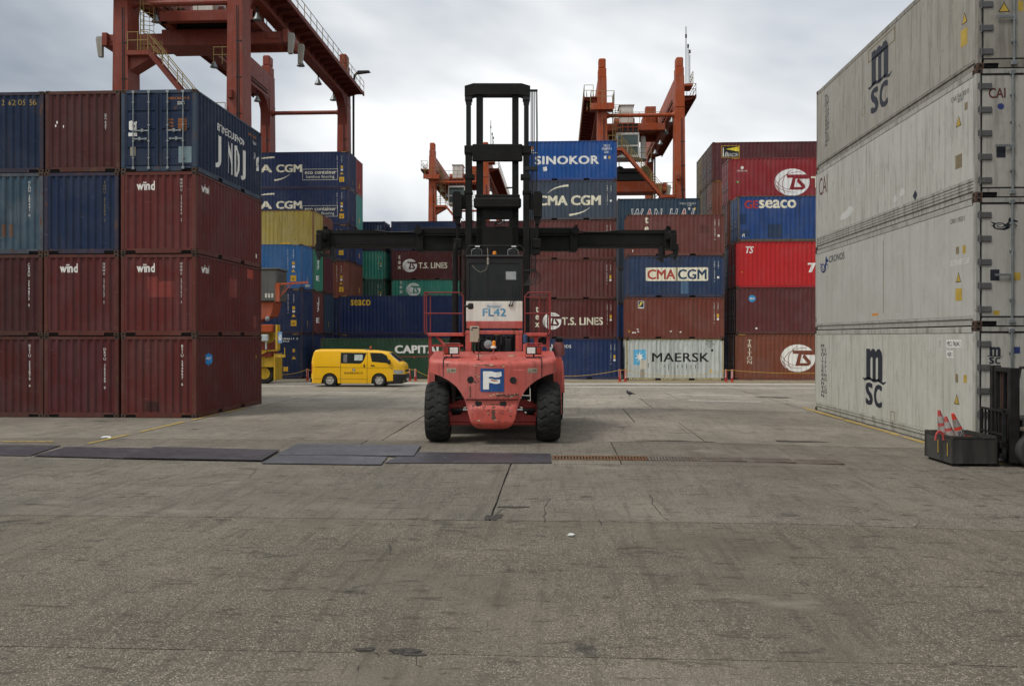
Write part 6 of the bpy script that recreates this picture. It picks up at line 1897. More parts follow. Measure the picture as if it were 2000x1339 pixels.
def crane(label, X, Y, ty, spz, om, dm_, lettering=(), rz=0, cabin=True, sx0=0, hl=3.2):
    t = thing('gantry_crane', label, 'gantry crane', (X, Y, gz(X, Y)), rz, 'container gantry cranes')
    for x in (0, GX):
        for y in (0, SP):
            m = MB()
            w0, w1, d0, d1 = .57, .37, .85, .70
            zz_ = [(2.4, w0, d0), (ZG0 - 2.2, w1 + .06, d1), (ZG0, w1 + .03, d1), (ZG1, w1, d1)]
            for (za, wa, da), (zc, wc, dc_) in zip(zz_, zz_[1:]):
                vs = [(x + sx * wa, y + sy * da, za) for sx, sy in ((-1, -1), (1, -1), (1, 1), (-1, 1))] + [(x + sx * wc, y + sy * dc_, zc) for sx, sy in ((-1, -1), (1, -1), (1, 1), (-1, 1))]
                m.add(vs, [(0, 1, 5, 4), (1, 2, 6, 5), (2, 3, 7, 6), (3, 0, 4, 7)])
            m.box(x - .36, x + .36, y - .60, y + .60, ZG1 + .003, ZL - .4, 0, .05); m.box(x - .32, x + .32, y - .5, y + .5, ZL - .397, ZL + .5, 0, .1)
            m.lathe([(y - .64 if y == 0 else y + .64, .28), (y - .59 if y == 0 else y + .59, .28)], 16, 'y', (x, 0, ZG1 - .6), 0)
            m.box(x - .42, x + .42, y - .74, y + .74, ZG0 - .5, ZG0 - .42)
            # inner haunch towards the girder
            s = 1 if y == 0 else -1
            m.prism([(y + s * .70, ZG0 - 2.3), (y + s * .95, ZG0 - .9), (y + s * 1.5, ZG0 - .3), (y + s * 2.3, ZG0 + .01), (y + s * .70, ZG0 + .01)], x - .36, x + .36, 1, 'yz')
            m.build('leg', [om, dm_], t)
    for x, s in ((0, -1), (GX, 1)):
        for y, q in ((0, -1), (SP, -1)):
            m = MB(); yy = y + q * .80
            m.tube([(x + .25, yy - .05, 3), (x + .2, yy + .0, 12), (x + .12, yy + .12, ZG0 - 1.5)], .04, 5, 0, False, False); m.tube([(x + .38, yy - .05, 3), (x + .32, yy, 12), (x + .22, yy + .12, ZG0 - 1.5)], .03, 5, 0, False, False)
            for k in range(8): m.box(x + .08, x + .42, yy - .03 + k * .015, yy + .12, 5 + k * 2.1, 5.08 + k * 2.1)
            m.box(x - .25, x + .1, yy - .22, yy + .1, 9.2, 10.0, 1, .03); m.box(x - .3, x - .05, yy - .2, yy + .12, 16.4, 16.9, 1, .03); m.build('cable_run', [C_BLK, dm_], t)
        m = MB(); m.tube([(x - s * .42, 1.2, ZG0 + .35), (x - s * .42, SP - 1.2, ZG0 + .35)], .04, 5); m.tube([(x - s * .44, 1.2, ZG0 + .6), (x - s * .44, SP - 1.2, ZG0 + .6)], .03, 5)
        m.build('conduit', C_BLK, t)
        m = MB(); m.box(x - .38, x + .38, .72, SP - .72, ZG0, ZG1, 0, .02)
        for k in range(9): m.box(x - .385, x + .385, 2 + k * 2.6, 2.05 + k * 2.6, ZG0 - .01, ZG1 + .01)
        m.box(x - .10, x + .10, .8, SP - .8, ZG1 + .002, ZG1 + .14, 1)
        m.build('girder', [om, dm_], t)
        # walkway hung outside the girder
        m = MB(); xo = x + s * 1.55; zw = ZG0 + .75
        m.box(min(x + s * .40, xo), max(x + s * .40, xo), .4, SP + .8, zw - .06, zw); m.box(xo - .05, xo + .05, .4, SP + .8, zw - .20, zw + .1)
        for k in range(20): y = .6 + k * 1.28; m.prism([(x + s * .39, zw - .5), (x + s * .39, zw - .07), (xo, zw - .07), (xo, zw - .16)], y, y + .07)
        m.build('walkway', [dm_], t)
        m = MB(); railing(m, [(xo, .4, zw), (xo, SP + .8, zw)]); railing(m, [(xo, .4, zw), (x + s * .75, .4, zw)]); m.build('walkway_rail', C_YR, t)
        for k in range(5):
            m = MB(); y = 3.5 + k * 4.6; xi = x - s * .15; m.tube([(xi, y, ZG0), (xi, y, ZG0 - .45)], .05, 6); m.lathe([(ZG0 - .42, .10), (ZG0 - .55, .14), (ZG0 - .85, .30), (ZG0 - .87, 0)], 12, 'z', (xi, y, 0), 1); m.build('floodlight', [C_BLK, M_GALV], t)
    for y in (0, SP):
        m = MB(); m.tube([(.4, y, ZG0 - 1.05), (GX - .4, y, ZG0 - 1.05)], .17, 10); m.lathe([(.38, .30), (.7, .18)], 10, 'x', (0, y, ZG0 - 1.05)); m.lathe([(GX - .7, .18), (GX - .38, .30)], 10, 'x', (0, y, ZG0 - 1.05)); m.build('tie_pipe', om, t)
        m = MB(); m.box(-1.6, GX + 2.1, y - .55, y + .55, 1.55, 2.5, 0, .03); m.build('sill_beam', om, t)
        for x in (-.9, GX + .95):
            g = link('bogie', None, t, (x, y, 0))
            m = MB(); m.box(-1.25, 1.30, -.42, .42, .95, 1.6, 0, .04); m.box(1.30, 1.42, -.62, .62, .22, 1.75, 0, .03); m.box(-1.37, -1.25, -.62, .62, .22, 1.75, 0, .03); m.prism([(-.2, 1.5), (.75, 1.5), (1.2, 2.9), (.75, 3.1)], -.52, -.40); m.lathe([(-.56, .42), (-.38, .42)], 18, 'y', (.92, 0, 2.75))
            m.obox((-1.6, -.6, 1.75), (1.6, -.6, 1.95), .06, .09); m.obox((-1.4, -.62, .8), (.9, -.62, 1.9), .07, .1); m.build('bogie_frame', C_YB, g)
            for xx in (-.62, .62):
                w_ = link('bogie_wheel', None, g, (xx, 0, .60)); w_.rotation_euler = (0, 0, R(90)); me = tyre(.60, .46, 18)
                link('bogie_tyre', me[0], w_); setmat(link('bogie_rim', me[1], w_), C_YB)
    # platforms, stairs and caged ladder on the near frame
    m = MB(); zp = ZG0 - .25
    def plat(*bx):
        m = MB()
        for q in bx: m.box(*q)
        m.build('platform', om, t)
    plat((-1.0, 1.0, -1.25, -.72, zp - .18, zp), (-1.0, -.44, -.719, 1.2, zp - .18, zp), (.44, 1.0, -.719, 1.2, zp - .18, zp), (-1.02, 1.02, -1.28, -1.251, zp - .55, zp + .02))
    plat((GX + .38, GX + 1.1, -.9, .9, zp + 1.5, zp + 1.68)); plat((GX - 1.7, GX - .4, -.85, .85, 14.85, 15.1)); plat((.4, 1.6, -.85, .85, 10.6, 10.85))
    m = MB(); m.box(.4, 1.75, -.85, .85, 19.0, 19.25); m.prism([(.46, 18.2), (1.75, 18.95), (1.75, 18.999), (.46, 18.999)], -.5, .5)
    m.build('platform', om, t)
    m = MB(); railing(m, [(-1.0, 1.2, zp), (-1.0, -1.25, zp), (1.0, -1.25, zp), (1.0, 1.2, zp)], step=.9); railing(m, [(.5, .85, 19.25), (1.75, .85, 19.25)]); railing(m, [(.5, -.85, 19.25), (1.7, -.85, 19.25)], step=.6); railing(m, [(GX - 1.7, -.85, 15.1), (GX - .5, -.85, 15.1)], step=.6); railing(m, [(GX + 1.1, -.9, zp + 1.68), (GX + 1.1, .9, zp + 1.68)], step=.6)
    m.build('platform_rail', C_YR, t)
    m = MB(); stair(m, (1.7, -.45, 19.2), (GX - 1.6, -.45, 15.05)); m.build('stair', [C_REDD if om is C_RED else C_OR, C_YR], t)
    m = MB(); stair(m, (GX - 1.65, .45, 14.95), (1.55, .45, 10.8)); m.build('stair', [C_REDD if om is C_RED else C_OR, C_YR], t)
    m = MB()
    for s in (-.22, .22): m.tube([(.95, s, 19.2), (.95, s, zp + 1.0)], .03, 5)
    for k in range(15): z = 19.5 + k * .3; m.tube([(.95, -.22, z), (.95, .22, z)], .015, 5)
    for k in range(6):
        z = 20.6 + k * .5; m.tube([(.95, -.22, z), (1.2, -.4, z), (1.55, -.3, z), (1.65, 0, z), (1.55, .3, z), (1.2, .4, z), (.95, .22, z)], .02, 5)
    for p in ((1.2, -.4), (1.65, 0), (1.2, .4)): m.tube([(p[0], p[1], 20.6), (p[0], p[1], 23.1)], .015, 5)
    m.build('caged_ladder', C_YR, t)
    m = MB(); stair(m, (-.95, 1.2, zp), (-.95, 3.6, zp + 1.4), .6); m.build('stair', [dm_, C_YR], t)
    # trolley with cab, hoist and ropes
    tr = link('trolley', None, t, (0, ty, 0))
    m = MB(); zt = ZG0 + .1
    for y in (-2.4, 2.4): m.box(.40, GX - .40, y - .22, y + .22, zt - .95, zt - .35, 0, .02)
    for x in (.6, GX - .6): m.box(x - .2, x + .2, -2.6, 2.6, zt - .95, zt - .30, 0, .02)
    m.box(.6, GX - .6, -2.6, 2.6, zt - .35, zt - .28)
    m.box(4.4, 5.8, -1.2, 1.2, zt - .27, zt + .9, 0, .05); m.box(1.9, 3.2, 1.3, 2.3, zt - .27, zt + .5, 0, .05); m.lathe([(1.6, .45), (3.6, .45)], 18, 'x', (0, -.3, zt + .35)); m.box(4.5, 5.5, -2.3, -1.4, zt - .9, zt + 1.4, 0, .03)
    m.build('trolley_frame', [om], tr)
    m = MB(); m.box(2.1, 3.4, -1.6, .6, zt + .0, zt + 1.7, 0, .03); m.box(2.0, 3.5, -1.7, .7, zt + 1.7, zt + 1.78); m.build('machine_housing', C_WH, tr)
    m = MB(); railing(m, [(.7, -2.6, zt - .28), (GX - .7, -2.6, zt - .28)], step=1.0); railing(m, [(.7, -2.6, zt - .28), (.7, 2.6, zt - .28)]); railing(m, [(GX - .7, -2.6, zt - .28), (GX - .7, 2.6, zt - .28)]); railing(m, [(3.9, -2.7, zt - 3.7), (5.0, -2.7, zt - 3.7)], step=.5); m.build('trolley_rail', C_YR, tr)
    if cabin:
        m = MB(); c0_, c1_ = 1.7, 3.85; y0 = -2.9
        m.box(c0_, c1_, y0 + .05, y0 + 2.3, zt - 3.6, zt - 3.35, 0, .03); m.box(c0_, c1_, y0 + .05, y0 + 2.3, zt - 1.45, zt - 1.2, 0, .03)
        for x in (c0_, c1_ - .12): m.box(x, x + .12, y0 + .05, y0 + .17, zt - 3.35, zt - 1.45); m.box(x, x + .12, y0 + 2.1, y0 + 2.3, zt - 3.35, zt - 1.45)
        m.box(c0_ + .12, c1_ - .12, y0 + .06, y0 + .14, zt - 2.55, zt - 2.40); m.box(c0_ + 1.0, c0_ + 1.08, y0 + .06, y0 + .14, zt - 3.35, zt - 2.55); m.box(c0_ + .1, c1_ - .1, y0 + 2.2, y0 + 2.28, zt - 3.35, zt - 1.45); m.box(c1_, c1_ + .8, y0 + .6, y0 + 2.3, zt - 3.6, zt - 3.5); m.box(c1_ + .3, c1_ + .75, y0 + 1.6, y0 + 2.2, zt - 3.5, zt - 1.2, 0, .03)
        cb_ = m.build('cab', C_WH, tr)
        m = MB(); m.box(c0_ + .12, c1_ - .12, y0 + .10, y0 + .12, zt - 2.40, zt - 1.45); m.box(c0_ + .12, c0_ + 1.0, y0 + .10, y0 + .12, zt - 3.35, zt - 2.55); m.box(c0_ + 1.08, c1_ - .12, y0 + .10, y0 + .12, zt - 3.35, zt - 2.55); m.box(c0_ + .02, c0_ + .04, y0 + .17, y0 + 2.1, zt - 3.35, zt - 1.45); m.box(c1_ - .04, c1_ - .02, y0 + .17, y0 + 2.1, zt - 3.35, zt - 1.45); m.build('cab_window', C_GLS, cb_)
        m = MB(); m.box(c0_ + .1, c1_ - .1, y0 + .02, y0 + .06, zt - 1.18, zt - .40, 1); railing(m, [(c0_ + .1, y0, zt - 1.18), (c1_ - .1, y0, zt - 1.18)], .8, .5, .04); m.build('cab_guard', [om, C_BLK], tr)
    # spreader on its ropes
    sp = link('spreader', None, t, (GX / 2 + sx0, ty, spz))
    m = MB()
    m.box(-hl, hl, -.95, -.65, 0, .75, 0, .03); m.box(-hl, hl, .65, .95, 0, .75, 0, .03); m.box(-2.2, 2.2, -1.1, 1.1, -.1, .95, 0, .04)
    for s in (-1, 1): m.box(s * (hl - .25), s * (hl + .1), -1.2, 1.2, -.05, .8, 0, .03); m.box(s * (hl * .8 - .1), s * (hl - .4), -1.0, -.9, .3, .6)
    m.build('spreader_frame', om, sp)
    m = MB(); m.box(-2.0, 2.0, -.95, .95, 1.0, 1.75, 0, .1); m.box(-1.5, 1.5, -.8, .8, 1.75, 2.3, 0, .15)
    for s in (-1, 1): m.lathe([(-.5, .45), (.5, .45)], 16, 'y', (s * 1.2, 0, 2.1))
    m.build('headblock', C_BLK, sp)
    m = MB()
    for s in (-1, 1):
        for y in (-1.05, 1.05): m.prism([(s * (hl + .1), -.75), (s * (hl + .1), .55), (s * (hl + .45), .55), (s * (hl + .5), .35), (s * (hl + .35), -.75)], y - .14, y + .14)
    m.build('corner_flipper', paint('flipper_grey', (.30, .29, .25), .4, .3), sp)
    m = MB()
    for x in (-1.2, 1.2):
        for y in (-.5, .5): m.tube([(x, y, 2.1), (x * 1.15, y * 1.6, ZG0 - spz - .2)], .025, 5)
    m.build('rope', C_BLK, sp)
    for s_, u0, u1, v0, v1 in lettering: words(sp, (lambda u, v, o_: (u, -.952 - o_, v), lambda u: 0, []), s_, u0, v0, u1, v1, M_WHITE, .02)
    # power cabinet on a bracket, lamp post, aerials
    m = MB(); m.box(GX + .7, GX + 2.55, -.9, .9, 4.75, 6.55, 0, .05); m.box(GX + .66, GX + 2.6, -.94, .94, 6.55, 6.66, 0, .02)
    for k in range(3): m.box(GX + 1.85 + k * .18, GX + 1.97 + k * .18, -.915, -.9, 4.95, 5.2, 1)
    for k in range(7): m.box(GX + 2.55, GX + 2.565, -.8 + k * .23, -.7 + k * .23, 4.95, 6.35, 0)
    m.build('power_cabinet', [paint('cabinet_grey', (.085, .085, .078), .4, .3), plain('pale_vent', (.45, .44, .38), .6)], t)
    m = MB(); m.prism([(GX + .4, 3.3), (GX + 2.1, 3.9), (GX + 2.3, 4.72), (GX + .4, 4.72)], -.7, .7); m.box(GX + 2.45, GX + 2.7, -.95, -.8, 4.72, 5.75); m.obox((GX + 2.5, -.88, 5.72), (GX + 4.35, -.88, 5.82), .08, .12); m.tube([(GX + 2.4, -.88, 4.7), (GX + 3.4, -.88, 5.72)], .03, 5); m.tube([(GX + 2.6, -.88, 4.75), (GX + 3.1, -.88, 5.7)], .02, 5); m.box(GX + 4.2, GX + 4.45, -.95, -.8, 5.55, 5.7, 1)
    m.build('cabinet_bracket', [C_OR, M_GALV], t)
    m = MB()
    for x, z in ((GX + .95, 4.1), (GX + 2.0, 3.75)): m.lathe([(-.9, .02), (-.86, .14), (-.68, .10), (-.66, 0)], 12, 'y', (x, -.1, z))
    m.build('work_light', M_GALV, t)
    m = MB(); m.box(GX + 1.15, GX + 2.35, -1.0, -.7, 2.98, 3.42, 0, .04); bx = m.build('warning_box', C_OR, t); m = MB(); m.box(GX + 1.2, GX + 2.05, -1.0, -.75, 2.45, 2.85, 0, .05); m.tube([(GX + 1.9, -.87, 2.0), (GX + 1.9, -.87, 2.46)], .05, 6); m.build('mirror_box', plain('pale_grey_box', (.36, .40, .40), .4), t)
    m = MB(); m.box(GX + 2.5, GX + 2.62, -1.05, -.55, 1.95, 3.4, 0, .02); m.box(GX + 2.62, GX + 2.86, -1.0, -.97, 2.35, 3.0, 1); m.box(GX + 2.5, GX + 3.05, -1.05, -.95, 1.55, 1.7); m.tube([(GX + 3.02, -1.0, 1.6), (GX + 3.02, -1.0, 2.1)], .025, 5); m.build('number_board', [C_YB, plain('board_blue', (.16, .30, .48), .4)], t)
    words(t, (lambda u, v, o_: (GX + 2.63 + u, -1.0 - o_, 2.35 + v), lambda u: 0, []), '60', .03, .16, .20, .50, M_WHITE, .03)
    m = MB(); y = SP + .5; m.tube([(GX + .70, y, 8), (GX + .70, y, ZG1 - .6), (GX + .8, y, ZG1 + .1), (GX + 1.1, y, ZG1 + .35)], .10, 6); m.prism([(GX + 1.0, ZG1 + .2), (GX + 2.2, ZG1 + .34), (GX + 2.1, ZG1 + .46), (GX + 1.1, ZG1 + .46)], y - .2, y + .2); m.build('lamp_post', C_BLK, t)
    m = MB()
    for dx_, h_ in ((.62, 4.2), (.80, 2.6), (.95, 1.7)): m.tube([(GX + dx_, 0, zp + 1.6), (GX + dx_, 0, ZL + h_ - .9)], .035, 5); m.box(GX + dx_ - .07, GX + dx_ + .07, -.07, .07, ZL + h_ * .55, ZL + h_ * .55 + .3)
    m.tube([(GX - .1, SP, ZL), (GX - .1, SP, ZL + .3)], .03, 5)
    m.build('aerial', C_BLK, t)
    return t


Y1c = 49.9
cx1 = XY(467, Y1c) - GX
crane('huge dark red gantry crane over the near left block, cut by the top edge', cx1, Y1c, 6.0, 21.55, C_RED, C_REDD, (('06', -1.3, -.45, .12, .62), ('LIFT 40', .2, 1.9, .25, .42)), cabin=False, sx0=-1.35, hl=6.0)
Y3c = 77.3
crane('orange gantry crane with white cab right of the mast, behind the slate blue container', XY(1326, Y3c) - GX, Y3c, 9.0, 16.9, C_OR, C_ORD, (('SWL 40T', -1.6, 1.6, .30, .50),))
Y2c = 109.5
crane('most distant orange gantry crane, seen left of and through the mast', XY(949, Y2c) - GX, Y2c, 5.0, 15.5, C_OR, C_ORD)
# ------------------------------------------------------------------ things in front of the rows
B_RED = plain('bollard_red', (.34, .03, .028), .55); B_WH = plain('bollard_white', (.65, .62, .58), .5); ROPE = plain('rope_yellow', (.48, .30, .04), .7)
posts = []
BG = 'striped bollards along the road edge'
bl = ['left of the yellow van', 'just right of the yellow van, left of a pair', 'right of the yellow van, right of a pair', "at the navy container's corner, left of a pair", "beside the pale grey container's left end",
      "at the pale grey container's right end", "at the brown long container's left end"]
for px, lab in zip((600.5, 800, 811.5, 1210.5, 1221.5, 1418, 1430), bl):
    Y = 53.2; x = XY(px, Y); z = gz(x, Y)
    b = thing('bollard', 'red and white striped bollard ' + lab, 'bollard', (x, Y, z), random.uniform(0, 6), BG)
    m = MB(); m.lathe([(0, .075), (.72, .075), (.74, .06), (.75, 0)], 16, 'z'); m.lathe([(0, .13), (.03, .13), (.05, .08)], 16, 'z'); m.build('post', B_RED, b)
    m = MB()
    for k in range(4):
        for q in range(2):
            vs = []
            for i in range(9):
                a = q * math.pi + i * math.pi / 12; zz2 = .20 + k * .125 + i * .016
                vs += [(.0775 * math.cos(a), .0775 * math.sin(a), zz2), (.0775 * math.cos(a), .0775 * math.sin(a), zz2 + .055)]
            m.add(vs, [(2 * i, 2 * i + 2, 2 * i + 3, 2 * i + 1) for i in range(8)], 0, True)
    m.build('stripe', B_WH, b, recalc=False)
    posts.append(Vector((x, Y, z + .70)))
L_ = lambda px, Y, z: Vector((XY(px, Y), Y, z))
spans = [(L_(541, 52.4, .28), posts[0], .12), (posts[0], posts[1], .35), (posts[1], posts[2], .0), (posts[2], L_(850, 53.2, .15), .12), (L_(1090, 53.2, .18), posts[3], .12), (posts[3], posts[4], .0), (posts[4], posts[5], .36), (posts[5], posts[6], .0), (posts[6], L_(1600, 53.2, .40), .08)]
rp_lab = ['yellow rope from the yellow bogie to the bollard left of the van', 'yellow rope sagging behind the yellow van', 'yellow rope between the close pair of bollards right of the van', 'yellow rope falling from the bollards right of the van towards the lift truck',
          'yellow rope sagging across the navy container right of the lift truck', 'yellow rope between the close pair left of the pale grey container', 'yellow rope sagging across the pale grey container', 'yellow rope between the close pair right of the pale grey container', 'yellow rope across the foot of the brown long container']
for (a, b, sag), lab in zip(spans, rp_lab):
    m = MB(); m.tube([a + (b - a) * k / 16 - Vector((0, .10, 4 * sag * (k / 16) * (1 - k / 16))) for k in range(17)], .014, 5); tag(m.build('rope', ROPE), lab, 'rope', 'ropes strung between the bollards')

# bin of cones
bz = -.10
bn = thing('bin', 'open dark steel bin holding traffic cones, in front of the small forklift', 'bin', (8.05, 18.28, bz + .06), R(1.5))
STEEL = paint('bin_steel', (.046, .044, .038), .6, .5, .4, .55, (.02, .02, .02), .6)
m = MB(); W_, D_, Hh = .90, 1.20, .56; tk = .012
m.box(0, W_, 0, tk, 0, Hh); m.box(0, W_, D_ - tk, D_, 0, Hh); m.box(-.0, tk, tk, D_ - tk, 0, Hh); m.box(W_ - tk, W_, tk, D_ - tk, 0, Hh); m.box(tk, W_ - tk, tk, D_ - tk, .0, .02)
m.build('bin_body', STEEL, bn)
for a in ((-.012, .03, -.012, .03), (W_ - .03, W_ + .012, -.012, .03), (-.012, .03, D_ - .03, D_ + .012), (W_ - .03, W_ + .012, D_ - .03, D_ + .012)): m = MB(); m.box(*a, .0, Hh + .008); m.build('bin_corner', STEEL, bn)
for a in ((.031, W_ - .031, -.014, -.001), (.031, W_ - .031, D_ + .001, D_ + .014), (-.014, -.001, .031, D_ - .031), (W_ + .001, W_ + .014, .031, D_ - .031)): m = MB(); m.box(*a, Hh - .04, Hh + .006); m.build('bin_rim', STEEL, bn)
m = MB()
for x in (.06, W_ - .16): m.box(x, x + .1, .02, D_ - .02, -.06, -.001)
m.box(.05, W_ - .05, .08, .18, -.03, -.002); m.build('skid', plain('skid_dark', (.015, .013, .012), .8), bn)
m = MB()
for y, z0, z1 in ((.14, .16, .40), (.56, .18, .42)): m.box(-.0145, -.0125, y, y + .03, z0, z1); m.box(-.0146, -.0124, y - .006, y + .036, z0 - .02, z0)
m.build('yellow_mark', M_DY, bn)
CO_R = paint('cone_red', (.40, .035, .03), .3, 0, .35, .6); CO_O = paint('cone_orange', (.62, .05, .025), .12, 0, .2, .5); CO_W = paint('cone_white', (.30, .27, .25), .8, .1, .2, .5)


def cone(label, px, Y, zb, h, lean, mat, txt=None):
    x = XY(px, Y); c = thing('traffic_cone', label, 'traffic cone', (x, Y, zb), 0, 'traffic cones in the bin')
    c.rotation_euler = lean
    m = MB(); r0, r1 = .145, .030
    f = lambda z: r0 + (r1 - r0) * z / h
    m.lathe([(0, r0), (h, r1), (h + .004, 0)], 24, 'z'); m.build('cone_body', mat, c)
    m = MB(); m.box(-.19, .19, -.19, .19, -.03, 0, 0, .01); m.build('cone_base', mat, c)
    for a, b in ((.38, .55), (.64, .84)):
        m = MB(); m.lathe([(h * a, f(h * a) + .003), (h * b, f(h * b) + .003)], 24, 'z', (0, 0, 0)); m.build('white_band', CO_W, c)
    if txt:
        fc = (lambda u, v, o_: (math.sin(u / .1) * (f(v) + .004 + o_), -math.cos(u / .1) * (f(v) + .004 + o_), v), lambda u: 0, [-.08 + .01 * k for k in range(17)])
        words(c, fc, txt, -.075, h * .40, .075, h * .53, M_INK, .02)


cone('faded red traffic cone standing at the left in the steel bin', 1846, 19.1, .26, .74, (R(2), R(-11), 0), CO_R)
cone('dirty red traffic cone, the short middle one in the steel bin', 1862, 18.95, .20, .68, (R(-2), R(-13), 0), CO_R)
cone('bright orange lettered traffic cone leaning left at the right of the bin', 1885, 18.75, .22, .80, (R(4), R(-23), R(8)), CO_O, 'FLO')
m = MB(); p = [(XY(1827 + 8 * (1 - math.cos(a)), 18.6), 18.6, .40 + .19 * math.sin(a)) for a in [k * math.pi / 10 for k in range(11)]]; m.tube(p, .022, 8); tag(m.build('hose', CO_R), 'short looped red hose hanging over the left rim of the bin', 'hose')
m = MB(); x = XY(1893, 18.7); m.box(x - .10, x + .09, 18.62, 18.80, .44, .475, 0, .012); tag(m.build('cone_foot', CO_O), 'orange cone foot lying on the rubbish heap in the bin', 'cone foot')
m = MB(); rr = random.Random(9)
for k in range(26): x, y = rr.uniform(8.26, 8.72), rr.uniform(18.46, 19.25); s = rr.uniform(.04, .13); m.box(x - s, x + s, y - s, y + s, .0, rr.uniform(.22, .40), 0, .03)
o = m.build('rubbish', plain('rubbish_brown', (.055, .035, .028), .9, vary=.5)); tag(o, 'brown rubbish filling the steel bin', 'rubbish', None, 'stuff')

# small forklift squeezed between the two right stacks
fk = thing('forklift', 'small dark forklift with upright mast parked between the right stacks behind the bin', 'forklift', (9.32, 18.72, -.10), R(-2))
FK = plain('forklift_black', (.018, .017, .016), .5, vary=.4, scale=4); FKR = paint('forklift_brown', (.055, .030, .024), .4, .5, .2)
for s, nm in ((-1, 'near'), (1, 'far')):
    m = MB(); y = s * .40
    m.box(-.10, .10, y - .05, y + .05, .08, 2.05 if s > 0 else 2.02, 0, .012); m.box(-.06, .13, y - s * .10 - .03, y - s * .10 + .03, .2, 2.0, 0, .01); m.build('mast_rail', FK, fk)
m = MB(); m.box(-.05, .05, -.36, .36, 1.92, 2.02, 0, .01); m.box(-.03, .07, -.36, .36, 1.05, 1.15); m.box(-.03, .07, -.36, .36, .30, .42); m.build('mast_crossbar', FK, fk)
m = MB(); m.tube([(.10, .18, .3), (.10, .18, 1.95)], .05, 10); m.tube([(.10, -.18, .3), (.10, -.18, 1.95)], .05, 10); m.build('lift_cylinder', plain('cyl_black', (.012, .012, .013), .3), fk)
m = MB()
for y in (-.2, -.12, .12, .2): m.tube([(.02, y, .5), (.02, y, 1.93)], .016, 5)
m.tube([(.0, -.26, 1.9), (-.04, -.28, 1.5), (.02, -.30, 1.2), (.1, -.3, .9)], .02, 6); m.build('hose', FKR, fk)
m = MB()
for y in [-.48 + .16 * k for k in range(7)]: m.box(-.26, -.22, y - .015, y + .015, .50, 1.14)
m.box(-.27, -.21, -.52, .52, 1.12, 1.16); m.box(-.27, -.21, -.52, .52, .64, .68); m.box(-.27, -.20, -.52, .52, .40, .52); m.box(-.27, -.20, -.52, .52, .16, .26)
for y in (-.52, .50): m.box(-.27, -.20, y, y + .03, .16, 1.16)
m.build('load_backrest', FK, fk)
for y in (-.26, .26):
    m = MB(); m.box(-.30, -.255, y - .06, y + .06, .0, .5, 0, .01); m.box(-1.15, -.30, y - .06, y + .06, .015, .05, 0, .008); m.build('fork', FK, fk)
m = MB(); m.prism([(.12, .35), (.2, .95), (.9, 1.0), (1.0, .62), (2.0, .62), (2.3, 1.1), (2.35, .30), (.3, .25)], -.52, .52); m.build('chassis', paint('forklift_grey', (.07, .07, .068), .4, .3), fk)
m = MB(); m.prism([(1.0, .62), (2.0, .62), (2.25, 1.12), (2.0, 1.18), (1.1, 1.05)], -.48, .48); m.build('engine_hood', paint('forklift_grey', (.07, .07, .068), .4, .3), fk)
m = MB()
for y in (-.48, .48): m.tube([(.35, y, .95), (.55, y, 2.0), (1.75, y, 2.05), (2.0, y, 1.1)], .035, 6)
for x, z in ((.55, 2.0), (.95, 2.02), (1.35, 2.04), (1.75, 2.05)): m.tube([(x, -.48, z), (x, .48, z)], .028, 6)
m.build('overhead_guard', FK, fk)
m = MB(); m.box(1.15, 1.65, -.26, .26, 1.05, 1.2, 0, .05); m.box(1.6, 1.75, -.26, .26, 1.15, 1.65, 0, .05); m.build('seat', FK, fk)
m = MB(); m.box(.10, .55, -.66, -.36, .72, .82, 0, .03); m.box(.10, .55, .36, .66, .72, .82, 0, .03); m.build('mudguard', plain('mudguard_tan', (.10, .085, .065), .6), fk)
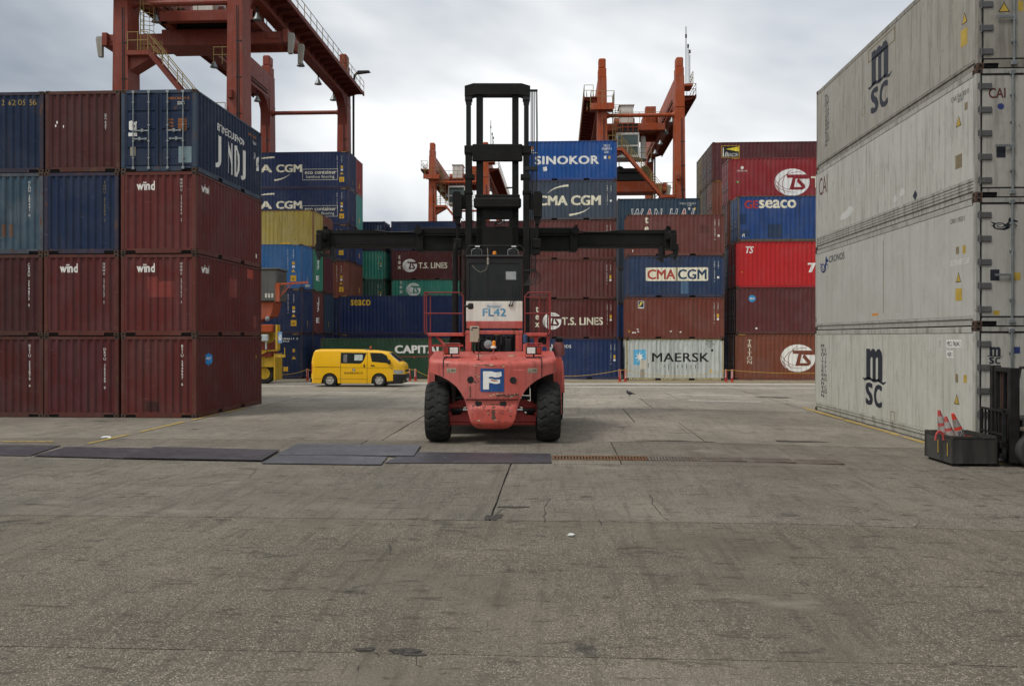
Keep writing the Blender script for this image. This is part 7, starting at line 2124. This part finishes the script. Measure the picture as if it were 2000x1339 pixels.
for x, y, r_, w_ in ((.33, -.53, .34, .24), (.33, .53, .34, .24), (1.95, -.47, .27, .2), (1.95, .47, .27, .2)):
    wl = link('wheel', None, fk, (x, y, r_)); m = MB(); w2 = w_ / 2
    m.lathe([(-w2, r_ * .58), (-w2 - .005, r_ * .8), (-w2 * .85, r_ * .96), (-w2 * .4, r_), (w2 * .4, r_), (w2 * .85, r_ * .96), (w2 + .005, r_ * .8), (w2, r_ * .58)], 36, 'y', caps=False); m.build('tyre', plain('forklift_tyre', (.045, .045, .044), .8), wl)
    m = MB(); m.lathe([(-w2 * .8, r_ * .6), (-w2 * .5, r_ * .5), (-w2 * .4, 0)], 24, 'y'); m.lathe([(w2 * .8, r_ * .6), (w2 * .5, r_ * .5), (w2 * .4, 0)], 24, 'y'); m.build('rim', plain('forklift_rim', (.06, .06, .055), .5), wl)

# bird on the yard
p = GP(1230, 773)
bd = thing('bird', 'dark pigeon standing on the concrete in front of the pale grey container', 'bird', p, R(-160))
b = bmesh.new(); bmesh.ops.create_uvsphere(b, u_segments=16, v_segments=12, radius=1)
for v in b.verts:
    x, y, z = v.co; tp = 1 - .35 * max(0, -x)
    v.co = Vector((x * .15, y * .075 * tp, z * .075 * tp + .13 + .03 * x))
m = MB(); m.bm(b, 0, True); m.prism([(-.10, .10), (-.27, .045), (-.28, .065), (-.11, .15)], -.03, .03); m.build('bird_body', plain('feather_grey', (.05, .05, .055), .7), bd)
m = MB(); m.lathe([(.155, .045), (.19, .036), (.22, .034), (.245, .028), (.26, .0)], 12, 'z', (.115, 0, 0)); m.lathe([(.14, .012), (.175, .002)], 8, 'x', (0, 0, .225)); m.build('bird_head', plain('feather_dark', (.025, .028, .03), .6), bd)
m = MB()
for y in (-.03, .03): m.tube([(.02, y, .07), (.025, y, .003)], .008, 5); m.box(.0, .06, y - .012, y + .012, .0, .008)
m.build('bird_leg', plain('bird_leg_red', (.12, .04, .035), .6), bd)
# litter
LIT = [('white crumpled paper lying left of the steel plates', 207, 855, .13), ('small white paper scrap lying in the near middle of the yard', 1115, 1046, .060)]
for k, (lab, px, py, s) in enumerate(LIT):
    p = GP(px, py); r_ = random.Random(k); b = bmesh.new(); bmesh.ops.create_icosphere(b, subdivisions=2, radius=1)
    for v in b.verts: q = 1 + r_.uniform(-.35, .25); v.co = Vector((v.co.x * s * q, v.co.y * s * .8 * q, max(-.02, v.co.z) * s * .35 * q + .012))
    m = MB(); m.bm(b); o = m.build('paper_scrap', plain('litter_white', (.55, .56, .54), .8)); o.location = p; o.rotation_euler = (0, 0, k); tag(o, lab, 'litter', 'scraps of litter on the yard')
